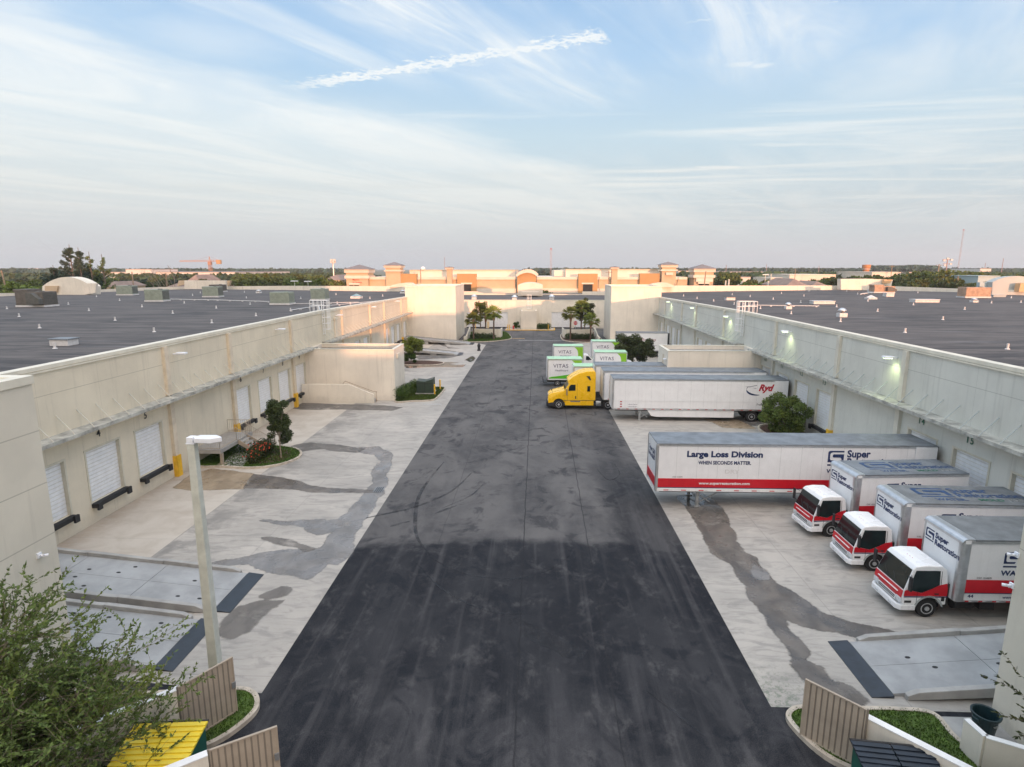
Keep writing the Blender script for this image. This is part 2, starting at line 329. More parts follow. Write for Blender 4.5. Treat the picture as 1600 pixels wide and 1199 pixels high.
def m_leaf(name, c, var=.5, trans=.25):
    m = bpy.data.materials.new(name); m.use_nodes = True; t = m.node_tree; t.nodes.clear()
    o = _n(t, 'ShaderNodeOutputMaterial'); b = _n(t, 'ShaderNodeBsdfPrincipled')
    g = _n(t, 'ShaderNodeNewGeometry'); oi = _n(t, 'ShaderNodeObjectInfo')
    rnd = g.outputs['Random Per Island']
    n = NOISE(t, objc(t), .9, 3, .6)
    col = MIX(t, rnd, tuple(x*(1-var) for x in c), tuple(x*(1+var) for x in c))
    col = MIX(t, M_(t, 'MULTIPLY', SMOOTH(t, n, .45, .7), .5), col, (c[0]*1.9, c[1]*1.5, c[2]*.9))
    hs = _n(t, 'ShaderNodeHueSaturation'); t.links.new(col, hs.inputs['Color'])
    t.links.new(M_(t, 'ADD', .475, M_(t, 'MULTIPLY', oi.outputs['Random'], .045)), hs.inputs['Hue'])
    t.links.new(M_(t, 'ADD', .75, M_(t, 'MULTIPLY', oi.outputs['Random'], .5)), hs.inputs['Value'])
    t.links.new(hs.outputs[0], b.inputs['Base Color']); b.inputs['Roughness'].default_value = .6; b.inputs['Specular IOR Level'].default_value = .3
    tr = _n(t, 'ShaderNodeBsdfTranslucent'); t.links.new(hs.outputs[0], tr.inputs[0])
    mx = _n(t, 'ShaderNodeMixShader'); mx.inputs[0].default_value = trans
    t.links.new(b.outputs[0], mx.inputs[1]); t.links.new(tr.outputs[0], mx.inputs[2]); t.links.new(mx.outputs[0], o.inputs[0])
    return m

MT = {}
MT['asphalt'] = m_asphalt()
MT['concL'] = m_concrete('concrete_apron_weathered', -1); MT['concR'] = m_concrete('concrete_apron_stained', 1)
MT['conc'] = mat('precast_concrete', (.36, .355, .34), .8, .12, 1.2, .3, bscale=30, streak=.2)
MT['ramp_deck'] = mat('ramp_deck_concrete', (.33, .34, .345), .8, .12, .8, .25, bscale=40)
MT['kerb'] = mat('kerb_concrete', (.52, .46, .38), .85, .15, 2.5, .3, bscale=30)
MT['wall'] = m_wall('painted_wall', (.69, .625, .49), 4.35, (7.9,))
MT['wallR'] = m_wall('painted_wall_cool_side', (.60, .605, .55), 4.35, (7.9,))  # same wall paint with the cooler right-side light put into the colour
MT['wallp'] = m_wall('painted_wall_wing', (.67, .63, .53), 0, (5.9, 7.6, 9.3))
MT['wallbox'] = m_wall('painted_wall_plain', (.76, .70, .60), 0, ())
MT['wallpl'] = m_wall('painted_wall_smooth', (.76, .71, .61), 8.7, ())
MT['roof'] = m_roof()
MT['rod'] = mat('tie_rod_paint', (.55, .54, .47), .6, .08, 3)
MT['canopy'] = mat('dirty_canopy_paint', (.44, .44, .40), .8, .28, 1.4, streak=0)
MT['sheen'] = m_wet('damp_trail', (.07, .073, .085), (.10, .105, .12), .4, .7, .35)
MT['cap'] = mat('parapet_cap_metal', (.70, .67, .57), .6, .06, 1.0)
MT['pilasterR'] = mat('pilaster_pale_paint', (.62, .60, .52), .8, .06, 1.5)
MT['pilaster'] = mat('pilaster_paint', (.66, .58, .46), .8, .08, 1.5)
MT['white'] = mat('white_paint', (.80, .81, .81), .45, .04, 2)
MT['doorw'] = mat('shutter_white', (.80, .82, .84), .45, .05, 2, streak=.15)
MT['frame'] = mat('door_frame_paint', (.60, .57, .47), .6, .06, 2)
MT['rubber'] = mat('black_rubber', (.018, .019, .022), .7, .2, 5)
MT['dark'] = mat('dark_void', (.02, .021, .024), .8, .2, 2)
MT['yellow'] = mat('safety_yellow', (.78, .46, .03), .55, .10, 3, streak=.15)
MT['steel'] = mat('galvanised_steel', (.46, .48, .49), .42, .12, 4, metal=.7)
MT['alum'] = mat('aluminium_trim', (.62, .63, .64), .34, .08, 3, metal=.85)
MT['alumroof'] = mat('aluminium_truck_roof', (.22, .245, .27), .55, .16, 1.2, metal=.35, streak=.2)
MT['truckroof'] = mat('grey_truck_roof', (.17, .185, .195), .6, .16, 1.4, streak=.2)
MT['boxwhite'] = mat('trailer_side_white', (.80, .81, .82), .38, .03, 1.2, streak=.16)
MT['cabwhite'] = mat('cab_white_paint', (.82, .83, .84), .28, .02, 2)
MT['red'] = mat('red_vinyl', (.56, .010, .022), .35, .06, 2)
MT['navy'] = mat('navy_vinyl', (.012, .030, .11), .4, .1, 3)
MT['navyfade'] = mat('faded_blue_vinyl', (.015, .06, .17), .5, .3, 5)
MT['greentx'] = mat('dark_green_vinyl', (.01, .12, .07), .5, .1, 3)
MT['black'] = mat('black_print', (.02, .02, .025), .5, .1, 3)
MT['wine'] = mat('dark_red_print', (.42, .01, .03), .45, .1, 3)
MT['lime'] = mat('lime_green_vinyl', (.24, .52, .02), .4, .05, 3)
MT['green2'] = mat('bright_green_vinyl', (.10, .50, .02), .4, .05, 3)
MT['paleroof'] = mat('pale_green_box_roof', (.42, .68, .46), .5, .10, 1.5)
MT['purple'] = mat('grey_purple_print', (.10, .09, .16), .5, .1, 3)
MT['rose'] = mat('faded_rose_print', (.42, .24, .27), .5, .1, 3)
MT['tyre'] = mat('tyre_rubber', (.017, .017, .018), .8, .2, 8)
MT['rim'] = mat('wheel_rim', (.52, .53, .54), .4, .12, 6, metal=.4)
MT['chassis'] = mat('chassis_black', (.028, .028, .03), .6, .2, 4)
MT['cabyellow'] = mat('yellow_cab_paint', (.86, .50, .006), .28, .02, 1.5)
MT['chrome'] = mat('chrome', (.75, .76, .77), .15, .04, 3, metal=1)
MT['lens'] = mat('headlamp_lens', (.66, .68, .70), .12, .1, 14)
MT['amber'] = mat('amber_lens', (.7, .22, .02), .25, .05, 8)
MT['grass'] = mat('lawn', (.075, .13, .02), .9, .3, 3, 1.0, bscale=60)
MT['mulch'] = mat('bark_mulch', (.09, .045, .03), .95, .3, 8, 1.0, bscale=50)
MT['plate'] = mat('dark_steel_plate', (.022, .030, .042), .45, .2, 2.5, .2, bscale=20)
MT['gate'] = mat('gate_taupe_metal', (.40, .34, .27), .55, .08, 1.5, streak=.15)
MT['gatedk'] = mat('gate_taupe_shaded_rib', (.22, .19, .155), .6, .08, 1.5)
MT['pole'] = mat('concrete_pole', (.56, .58, .52), .85, .08, 2.5, .4, bscale=40)
MT['lampw'] = mat('lamp_head_white', (.78, .81, .86), .4, .03, 3)
MT['acgreen'] = mat('ac_grey_green', (.26, .30, .25), .55, .10, 2)
MT['acdark'] = mat('ac_dark_panel', (.10, .10, .09), .6, .15, 3)
MT['acbrown'] = mat('ac_brown_grey', (.13, .115, .10), .6, .15, 2)
MT['rust'] = mat('ac_rusty_tan', (.40, .27, .19), .6, .15, 2)
MT['pvc'] = mat('vent_pipe_grey', (.62, .62, .62), .6, .08, 4)
MT['bark'] = mat('bark', (.17, .13, .10), .9, .25, 6, .6, bscale=30)
MT['barkpale'] = mat('bark_pale', (.24, .20, .15), .9, .2, 6, .6, bscale=30)
MT['palmbark'] = mat('palm_trunk_bark', (.13, .085, .06), .9, .25, 5, .6, bscale=18)
MT['boot'] = mat('palm_boot_tan', (.36, .20, .13), .9, .2, 8, .6, bscale=25)
MT['deadfrond'] = mat('dry_twig', (.35, .27, .18), .9, .2, 6)
MT['leaf'] = m_leaf('leaf_mid_green', (.095, .125, .030))
MT['leafdk'] = m_leaf('leaf_dark_green', (.052, .078, .026))
MT['leafgr'] = m_leaf('leaf_grey_green', (.105, .150, .042))
MT['leafbr'] = m_leaf('leaf_bright_green', (.135, .200, .030))
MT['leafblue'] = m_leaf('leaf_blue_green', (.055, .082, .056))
MT['hedge'] = m_leaf('hedge_leaf', (.058, .110, .020))
MT['palm'] = m_leaf('palm_frond_green', (.19, .23, .05), .35)
MT['flower'] = mat('red_flower', (.55, .05, .02), .6, .1, 9)
MT['transf'] = mat('transformer_green', (.030, .050, .035), .5, .1, 3)
MT['bin'] = mat('dark_teal_plastic', (.008, .028, .036), .4, .12, 4)
MT['dumpy'] = mat('yellow_plastic_lid', (.80, .62, .04), .4, .04, 3)
MT['dumpg'] = mat('green_dumpster_steel', (.010, .10, .07), .5, .15, 3, streak=.2)
MT['dumpb'] = mat('black_plastic_lid', (.012, .020, .034), .4, .2, 3)
MT['stopred'] = mat('stop_sign_red', (.55, .02, .03), .4, .04, 3)
MT['tan'] = mat('tan_stucco', (.56, .43, .29), .85, .05, .3)
MT['orange'] = mat('orange_stucco', (.46, .28, .125), .85, .05, .3)
MT['pink'] = mat('pink_cream_stucco', (.70, .63, .54), .85, .04, .3)
MT['slate'] = mat('grey_tile_roof', (.20, .18, .18), .8, .1, .8)
MT['brownroof'] = mat('brown_tile_roof', (.26, .19, .16), .85, .12, .5)
MT['farwhite'] = mat('far_white_wall', (.66, .62, .58), .85, .04, .1)
MT['farteal'] = mat('far_teal_wall', (.40, .50, .52), .8, .05, .1)
MT['fargrey'] = mat('far_grey_wall', (.42, .46, .46), .8, .06, .1)
MT['brick'] = mat('orange_brick', (.50, .22, .09), .85, .1, 1)
MT['crane'] = mat('crane_orange', (.42, .22, .13), .5, .05, 1)
MT['mast'] = mat('mast_steel_red_white', (.40, .28, .27), .6, .15, .4)
MT['wood'] = mat('utility_pole_wood', (.33, .24, .17), .9, .15, 2)
MT['sand'] = mat('sand_heap', (.50, .39, .27), .95, .1, .4, .5, bscale=2)
MT['tealvent'] = mat('teal_vent_cover', (.20, .32, .36), .5, .1, 3)
MT['tape'] = mat('silver_reflective_tape', (.70, .70, .70), .3, .05, 3)
MT['orangef'] = mat('pale_orange_awning', (.62, .40, .22), .8, .06, 1)
def m_glass():
    m, t, b = newmat('window_glass'); b.inputs['Base Color'].default_value = (.012, .018, .020, 1)
    n = NOISE(t, objc(t), 2.0, 3); t.links.new(MIX(t, n, (.003, .008, .009), (.016, .030, .032)), b.inputs['Base Color'])
    b.inputs['Roughness'].default_value = .05; b.inputs['Specular IOR Level'].default_value = .38; return m
MT['glass'] = m_glass()
MT['puddle'] = m_wet('wet_concrete', (.15, .145, .14), (.25, .24, .23), .12, .5, .85)
MT['puddark'] = m_wet('wet_dark_concrete', (.075, .068, .062), (.17, .15, .13), .15, .6, .85)
MT['pudtan'] = m_wet('wet_tan_concrete', (.22, .17, .115), (.33, .26, .18), .25, .6)
MT['pudclear'] = m_wet('standing_water', (.06, .06, .058), (.10, .095, .09), .02, .06)
MT['stain'] = m_wet('dry_dark_stain', (.10, .094, .088), (.18, .165, .15), .5, .8, .7)
MT['tyremark'] = m_wet('tyre_mark', (.012, .013, .017), (.03, .03, .034), .5, .8, .60, fade=False)
MT['lot'] = mat('worn_line_paint', (.40, .41, .42), .7, .3, 8)
MT['lamp_on'] = emit('lit_lamp_lens', (.80, 1.0, .55), 9.0)
# ------------------------------------------------------------------ mesh helpers
class MB:
    """collects faces, then links them as ONE mesh object"""
    def __init__(s): s.v = []; s.f = []; s.m = []
    def poly(s, pts, m=0):
        i = len(s.v); s.v += [tuple(p) for p in pts]; s.f.append(tuple(range(i, i+len(pts)))); s.m.append(m); return s
    def box(s, x0, x1, y0, y1, z0, z1, m=0):
        i = len(s.v)
        s.v += [(x0, y0, z0), (x1, y0, z0), (x1, y1, z0), (x0, y1, z0), (x0, y0, z1), (x1, y0, z1), (x1, y1, z1), (x0, y1, z1)]
        for q in ((0, 3, 2, 1), (4, 5, 6, 7), (0, 1, 5, 4), (1, 2, 6, 5), (2, 3, 7, 6), (3, 0, 4, 7)):
            s.f.append(tuple(i+k for k in q)); s.m.append(m)
        return s
    def prism(s, pts, z0, z1, m=0):         # level polygon pulled up
        n = len(pts); i = len(s.v)
        a = sum(pts[k][0]*pts[(k+1) % n][1]-pts[(k+1) % n][0]*pts[k][1] for k in range(n))
        if a < 0: pts = pts[::-1]
        f0 = z0 if callable(z0) else (lambda x, y: z0); f1 = z1 if callable(z1) else (lambda x, y: z1)
        s.v += [(x, y, f0(x, y)) for x, y in pts]+[(x, y, f1(x, y)) for x, y in pts]
        s.f.append(tuple(i+k for k in range(n))[::-1]); s.m.append(m); s.f.append(tuple(i+n+k for k in range(n))); s.m.append(m)
        for k in range(n):
            j = (k+1) % n; s.f.append((i+k, i+j, i+n+j, i+n+k)); s.m.append(m)
        return s
    def side(s, pts, y0, y1, m=0):          # upright polygon in x-z pulled along y
        n = len(pts); i = len(s.v)
        s.v += [(x, y0, z) for x, z in pts]+[(x, y1, z) for x, z in pts]
        s.f.append(tuple(i+k for k in range(n))); s.m.append(m); s.f.append(tuple(i+n+k for k in range(n))[::-1]); s.m.append(m)
        for k in range(n):
            j = (k+1) % n; s.f.append((i+j, i+k, i+n+k, i+n+j)); s.m.append(m)
        return s
    def front(s, pts, x0, x1, m=0):         # upright polygon in y-z pulled along x
        n = len(pts); i = len(s.v)
        s.v += [(x0, y, z) for y, z in pts]+[(x1, y, z) for y, z in pts]
        s.f.append(tuple(i+k for k in range(n))[::-1]); s.m.append(m); s.f.append(tuple(i+n+k for k in range(n))); s.m.append(m)
        for k in range(n):
            j = (k+1) % n; s.f.append((i+k, i+j, i+n+j, i+n+k)); s.m.append(m)
        return s
    def tube(s, p0, p1, r0, r1=None, n=8, m=0, caps=True):
        r1 = r0 if r1 is None else r1
        p0 = Vector(p0); p1 = Vector(p1); d = (p1-p0).normalized()
        a = d.orthogonal().normalized(); b = d.cross(a); i = len(s.v)
        for p, r in ((p0, r0), (p1, r1)):
            for k in range(n):
                t = 2*math.pi*k/n; q = p+a*(math.cos(t)*r)+b*(math.sin(t)*r); s.v.append(tuple(q))
        for k in range(n):
            j = (k+1) % n; s.f.append((i+k, i+j, i+n+j, i+n+k)); s.m.append(m)
        if caps: s.f.append(tuple(i+k for k in range(n))[::-1]); s.m.append(m); s.f.append(tuple(i+n+k for k in range(n))); s.m.append(m)
        return s
    def bar(s, p0, p1, w, h, m=0):          # straight bar of section w x h
        p0 = Vector(p0); p1 = Vector(p1); d = (p1-p0).normalized(); up = Vector((0, 0, 1))
        if abs(d.z) > .99: up = Vector((1, 0, 0))
        a = d.cross(up).normalized()*(w/2); b = a.cross(d).normalized()*(h/2); i = len(s.v)
        for p in (p0, p1):
            for q in (-a-b, a-b, a+b, -a+b): s.v.append(tuple(p+q))
        for q in ((0, 1, 2, 3), (4, 7, 6, 5), (0, 4, 5, 1), (1, 5, 6, 2), (2, 6, 7, 3), (3, 7, 4, 0)):
            s.f.append(tuple(i+k for k in q)); s.m.append(m)
        return s
    def lathe(s, prof, cx=0, cy=0, n=16, axis='z', m=0):   # prof: (r, h)
        i = len(s.v)
        for r, h in prof:
            for k in range(n):
                t = 2*math.pi*k/n; a, b = r*math.cos(t), r*math.sin(t)
                s.v.append((cx+a, cy+b, h) if axis == 'z' else (cx+a, h, cy+b))
        for q in range(len(prof)-1):
            for k in range(n):
                j = (k+1) % n; s.f.append((i+q*n+k, i+q*n+j, i+(q+1)*n+j, i+(q+1)*n+k)); s.m.append(m)
        s.f.append(tuple(i+k for k in range(n))[::-1]); s.m.append(m)
        s.f.append(tuple(i+(len(prof)-1)*n+k for k in range(n))); s.m.append(m)
        return s
    def shift(s, dx, dy, dz): s.v = [(x+dx, y+dy, z+dz) for x, y, z in s.v]; return s
    def mesh(s, name, mats, smooth=False):
        me = bpy.data.meshes.new(name); me.from_pydata(s.v, [], s.f)
        for k in (mats if isinstance(mats, (list, tuple)) else [mats]): me.materials.append(MT[k] if isinstance(k, str) else k)
        me.polygons.foreach_set('material_index', s.m)
        if smooth: me.polygons.foreach_set('use_smooth', [True]*len(me.polygons))
        me.update(); return me
    def build(s, name, mats, parent=None, bevel=0, seg=2, smooth=False, fix=False):
        me = s.mesh(name, mats, smooth)
        if fix:
            bm = bmesh.new(); bm.from_mesh(me); bmesh.ops.remove_doubles(bm, verts=bm.verts, dist=1e-5); bmesh.ops.recalc_face_normals(bm, faces=bm.faces); bm.to_mesh(me); bm.free()
        return link(name, me, parent, bevel, seg)
def link(name, me, parent=None, bevel=0, seg=2, loc=None):
    o = bpy.data.objects.new(name, me); COL.objects.link(o)
    if parent is not None:
        o.parent = parent
        if parent.get('world'): o.matrix_parent_inverse = Matrix.Translation(-parent.location)
    if loc: o.location = loc
    if bevel:
        b = o.modifiers.new('bevel', 'BEVEL'); b.width = bevel; b.segments = seg; b.limit_method = 'ANGLE'; b.angle_limit = R(40); b.harden_normals = False
    return o
def tag(o, label=None, cat=None, group=None, kind=None):
    if label: o['label'] = label
    if cat: o['category'] = cat
    if group: o['group'] = group
    if kind: o['kind'] = kind
    return o
def thing(name, label, cat, loc=(0, 0, 0), rz=0.0, group=None, world=False):
    """Empty at the base of a thing; world=True: its parts are given in world coordinates"""
    o = bpy.data.objects.new(name, None); COL.objects.link(o); o.location = loc; o.rotation_euler = (0, 0, rz)
    o.empty_display_size = .3
    tag(o, label, cat, group)
    if world: o['world'] = 1
    return o
def struct(o, name=None): o['kind'] = 'structure'; return o
def dup(root, loc=None, rz=None, label=None, group=None, scale=None):
    kids = {}
    for o in list(root.children): kids[o] = list(o.children)
    r = root.copy(); COL.objects.link(r)
    if loc is not None: r.location = loc
    if rz is not None: r.rotation_euler = (0, 0, rz)
    if scale is not None: r.scale = scale if isinstance(scale, tuple) else (scale,)*3
    if label: r['label'] = label
    if group: r['group'] = group
    for c, gs in kids.items():
        d = c.copy(); COL.objects.link(d); d.parent = r; d.matrix_parent_inverse = c.matrix_parent_inverse.copy()
        for g in gs:
            e = g.copy(); COL.objects.link(e); e.parent = d; e.matrix_parent_inverse = g.matrix_parent_inverse.copy()
    return r
_tn = 0
def text_mesh(s, size, thick=.004, offset=0.0, shear=0.0, ax='CENTER', ay='CENTER', space=1.0):
    cu = bpy.data.curves.new('lettering', 'FONT'); cu.body = s; cu.size = size; cu.extrude = thick/2; cu.offset = offset*size
    cu.shear = shear; cu.align_x = ax; cu.align_y = ay; cu.space_character = space; cu.resolution_u = 3
    o = bpy.data.objects.new('lettering', cu)
    me = bpy.data.meshes.new_from_object(o); bpy.data.objects.remove(o); return me
def lettering(s, size, m, parent, loc, face='-Y', offset=.012, shear=0, sx=1.0, name='lettering', ax='CENTER', thick=.004, space=1.0, label=None):
    """upright writing that reads from the side given by face"""
    me = text_mesh(s, size, thick, offset, shear, ax, 'CENTER', space); me.name = name
    A = {'-Y': (Vector((1, 0, 0)), Vector((0, 0, 1))), '-X': (Vector((0, -1, 0)), Vector((0, 0, 1))), '+X': (Vector((0, 1, 0)), Vector((0, 0, 1))), '+Z': (Vector((1, 0, 0)), Vector((0, 1, 0)))}[face]
    u, w = A; n = u.cross(w)
    for v in me.vertices:
        c = v.co; v.co = u*(c.x*sx)+w*c.y+n*c.z+Vector(loc)
    me.materials.clear(); me.materials.append(MT[m])
    o = link(name, me, parent)
    if label: o['label'] = label
    return o

# ------------------------------------------------------------------ ground, lane, aprons
def sheet(name, pts, z, m, sub=0):
    mb = MB(); mb.poly([(x, y, z) for x, y in pts])
    return struct(mb.build(name, m))
MT['ground'] = mat('open_ground', (.13, .13, .07), .95, .3, .02)
sheet('ground', [(-3500, -600), (3500, -600), (3500, 5200), (-3500, 5200)], -.012, 'ground')
sheet('car_park', [(-160, 150), (160, 150), (160, 228), (-160, 228)], -.004, 'asphalt')
sheet('asphalt_lane', [(-30, -40), (30, -40), (30, 175), (-30, 175)], 0.0, 'asphalt')
LX, RX = -25.0, 24.0
def apron(name, pts, m, seed):
    sheet(name, pts, .006, m)
apron('concrete_apron', [(LX-.1, 17.9), (-13.9, 18.1), (-9.25, 17.7), (-9.25, 70), (-9.2, 112), (-11.6, 115.6), (-14.0, 117.1), (LX-.1, 117.1)], 'concL', 1)
apron('concrete_apron', [(7.93, 17.7), (15, 17.7), (15, 17.4), (RX+.1, 17.4), (RX+.1, 117.1), (13.5, 117.1), (9.0, 115.6), (6.3, 113.5), (7.6, 70)], 'concR', 2)

random.seed(4)
def rough_outline(pts, it=4, amp=.16, seed=0):
    rnd = random.Random(seed); P = [Vector((x, y)) for x, y in pts]
    for k in range(it):
        Q = []
        for i in range(len(P)):
            a, b = P[i], P[(i+1) % len(P)]; d = b-a; n = Vector((-d.y, d.x))
            Q += [a, (a+b)/2+n*rnd.uniform(-amp, amp)]
        P = Q; amp *= .92
    return [(p.x, p.y) for p in P]
def spill(name, px, m, z=.011, it=4, amp=.11, seed=1, world=None):
    pts = [at(u, v) for u, v in px] if world is None else world
    pts = rough_outline(pts, it, amp, seed)
    from mathutils.geometry import tessellate_polygon
    tri = tessellate_polygon([[Vector((x, y, 0)) for x, y in pts]])
    V = [(x, y, z) for x, y in pts]; F = [tuple(t) for t in tri]; n = len(pts)
    ar = sum(pts[k][0]*pts[(k+1) % n][1]-pts[(k+1) % n][0]*pts[k][1] for k in range(n)); sg = 1 if ar > 0 else -1
    rnd = random.Random(seed+50)
    for k in range(n):                      # feathered rim
        a = Vector(pts[k-1]); c = Vector(pts[(k+1) % n]); d = (c-a).normalized(); w = rnd.uniform(.19, .25)
        V.append((pts[k][0]+d.y*sg*w, pts[k][1]-d.x*sg*w, z-.0035))
    for k in range(n): j = (k+1) % n; F.append((k, n+k, n+j, j))
    me = bpy.data.meshes.new(name); me.from_pydata(V, [], F); me.materials.append(MT[m])
    at_ = me.attributes.new('fade', 'FLOAT', 'POINT'); at_.data.foreach_set('value', [1.0]*n+[0.0]*n)
    return struct(link(name, me))
spill('puddle', [(548, 700), (590, 698), (612, 712), (609, 728), (601, 742), (604, 757), (598, 772), (584, 786), (573, 804), (560, 826), (548, 848), (541, 872), (526, 882), (512, 878), (500, 892), (480, 905), (450, 898), (420, 893), (392, 880), (352, 882), (330, 881), (352, 876), (392, 870), (440, 861), (478, 860), (500, 858), (511, 846), (522, 832), (531, 812), (548, 800), (562, 784), (573, 770), (586, 756), (582, 738), (598, 722), (585, 710), (560, 706)], 'puddle', seed=3, amp=.10)
spill('puddle', [(407, 814), (450, 817), (530, 813), (534, 822), (514, 832), (497, 836), (478, 824), (448, 820)], 'puddle', z=.0125, seed=5)
spill('puddle', [(410, 841), (440, 843), (470, 852), (490, 859), (480, 862), (450, 853), (425, 846)], 'stain', z=.0128, seed=6)
spill('puddle', [(272, 762), (300, 742), (330, 733), (395, 741), (379, 764), (300, 766)], 'pudtan', seed=7, amp=.06)
spill('puddle', [(398, 742), (440, 747), (478, 758), (520, 764), (582, 767), (582, 770), (520, 770), (470, 766), (420, 763), (382, 762)], 'puddark', z=.0128, seed=8, amp=.06)
spill('puddle', [(485, 692), (530, 696), (570, 702), (560, 707), (510, 702), (470, 706), (455, 698)], 'stain', z=.0128, seed=9)
spill('puddle', [(343, 992), (350, 972), (372, 950), (410, 940), (440, 940), (420, 952), (404, 966), (388, 986), (362, 997)], 'stain', z=.0135, seed=10)
spill('puddle', [(407, 932), (440, 918), (452, 920), (446, 930), (420, 936)], 'stain', z=.0135, seed=11)
spill('puddle', [(1060, 776), (1094, 771), (1118, 788), (1136, 812), (1146, 832), (1160, 862), (1180, 872), (1190, 894), (1210, 912), (1240, 928), (1282, 958), (1330, 975), (1385, 986), (1440, 992), (1400, 996), (1352, 996), (1318, 990), (1280, 984), (1235, 970), (1222, 966), (1226, 980), (1250, 1004), (1262, 1018), (1252, 1030), (1282, 1044), (1298, 1066), (1330, 1076), (1352, 1094), (1340, 1106), (1312, 1100), (1282, 1082), (1256, 1060), (1240, 1040), (1238, 1020), (1222, 998), (1204, 978), (1188, 950), (1172, 932), (1154, 900), (1142, 880), (1116, 866), (1102, 842), (1092, 820), (1078, 800)], 'puddark', seed=12, amp=.10)
spill('puddle', [(1070, 777), (1092, 776), (1098, 786), (1086, 794), (1074, 789)], 'pudclear', z=.0135, seed=13)
spill('puddle', [(1180, 884), (1195, 892), (1200, 905), (1186, 905), (1175, 893)], 'puddle', z=.0135, seed=14)
spill('puddle', [(1075, 650), (1160, 664), (1230, 668), (1235, 660), (1160, 656), (1100, 645)], 'stain', z=.0125, seed=15)
spill('puddle', [(632, 566), (700, 566), (716, 567), (700, 569), (714, 571), (728, 570), (722, 574), (670, 574), (636, 575), (628, 571)], 'pudclear', z=.0135, seed=16, amp=.05)
spill('puddle', [(727, 563), (738, 557), (742, 560), (735, 566)], 'pudclear', z=.0135, seed=17, amp=.05)
spill('puddle', [(650, 557), (700, 553), (724, 555), (700, 560), (655, 562)], 'stain', z=.0135, seed=18, amp=.05)
spill('puddle', [(470, 630), (520, 632), (600, 634), (628, 637), (612, 642), (520, 640), (470, 640), (445, 637)], 'stain', z=.0125, seed=19, amp=.05)
spill('puddle', [(1100, 655), (1130, 668), (1180, 670), (1150, 656)], 'pudtan', z=.0132, seed=22, amp=.05)
spill('puddle', [(640, 510), (700, 545), (720, 545), (690, 540)], 'stain', z=.012, seed=23)
def arc_mark(pts, w, seed=0):
    P = [Vector(at(u, v)) for u, v in pts]; L = []
    for i in range(len(P)-1):              # Catmull-Rom
        a = P[max(i-1, 0)]; b = P[i]; c = P[i+1]; d = P[min(i+2, len(P)-1)]
        for k in range(8):
            t = k/8; L.append(.5*((2*b)+(c-a)*t+(2*a-5*b+4*c-d)*t*t+(3*b-a-3*c+d)*t**3))
    L.append(P[-1]); mb = MB()
    for i in range(len(L)-1):
        d = (L[i+1]-L[i]).normalized(); n = Vector((-d.y, d.x)); w0 = w*(.25+.75*math.sin(math.pi*min(1, max(.02, i/(len(L)-1)))))
        w1 = w*(.25+.75*math.sin(math.pi*min(1, (i+1)/(len(L)-1))))
        a, b = L[i]+n*w0, L[i]-n*w0; c, e = L[i+1]-n*w1, L[i+1]+n*w1
        mb.poly([(a.x, a.y, .010), (b.x, b.y, .010), (c.x, c.y, .010), (e.x, e.y, .010)])
    return struct(mb.build('tyre_mark', 'tyremark'))
arc_mark([(694, 722), (672, 748), (655, 775), (649, 808), (652, 840), (672, 868)], .12)
arc_mark([(738, 738), (705, 768), (650, 792), (590, 806), (562, 812)], .11)
arc_mark([(755, 757), (735, 775), (690, 795)], .07)
arc_mark([(640, 815), (620, 820), (610, 823)], .12)
arc_mark([(714, 790), (695, 797), (680, 803)], .12)
arc_mark([(670, 870), (720, 895), (800, 905), (860, 890), (900, 860)], .05)
arc_mark([(650, 880), (690, 920), (760, 955), (830, 960)], .05)
arc_mark([(930, 730), (950, 750), (968, 742), (960, 725)], .05)
arc_mark([(1010, 1080), (1050, 1110), (1100, 1150)], .07)
spill('damp_trail', [(800, 970), (850, 990), (905, 1020), (900, 1028), (840, 1000)], 'tyremark', z=.0092, seed=33, amp=.08)
# ------------------------------------------------------------------ the two long warehouses
def ztop(y):
    return 9.42 if y <= 70 else 9.42-(y-70)*.0127
def zr(y): return 9.22-.0042*y
DOORS = [28.08, 32.35, 36.55, 49.2, 53.5, 57.8, 62.05, 78.7, 83.0, 87.3, 100.2, 104.4, 108.6, 114.2]
PILS = [38.95, 47.5, 60.0, 76.6, 89.8, 98.4, 111.2]
LAMPS = [40.0, 56.6, 74.2, 90.3, 106.5]
def shutter_mesh():
    mb = MB(); n = 14; h = 3.06/n
    for k in range(n):
        mb.box(0, .035, -1.34, 1.34, 1.175+k*h+.014, 1.175+(k+1)*h-.014); mb.box(-.03, .010, -1.34, 1.34, 1.175+k*h-.014, 1.175+k*h+.014, 1)
    return mb.mesh('shutter', ['doorw', 'frame'])
SHUT = shutter_mesh()
LEV = MB().box(-.02, .30, -1.42, 1.42, .93, 1.17).box(.30, .42, -1.42, -1.1, .80, 1.2).box(.30, .42, 1.1, 1.42, .80, 1.2).mesh('dock_leveller', 'rubber')
FR = MB().box(-.28, .025, -1.46, -1.345, 1.165, 4.205).box(-.28, .025, 1.345, 1.46, 1.165, 4.205).box(-.28, .03, -1.48, 1.48, 4.206, 4.31).mesh('door_frame', 'frame')
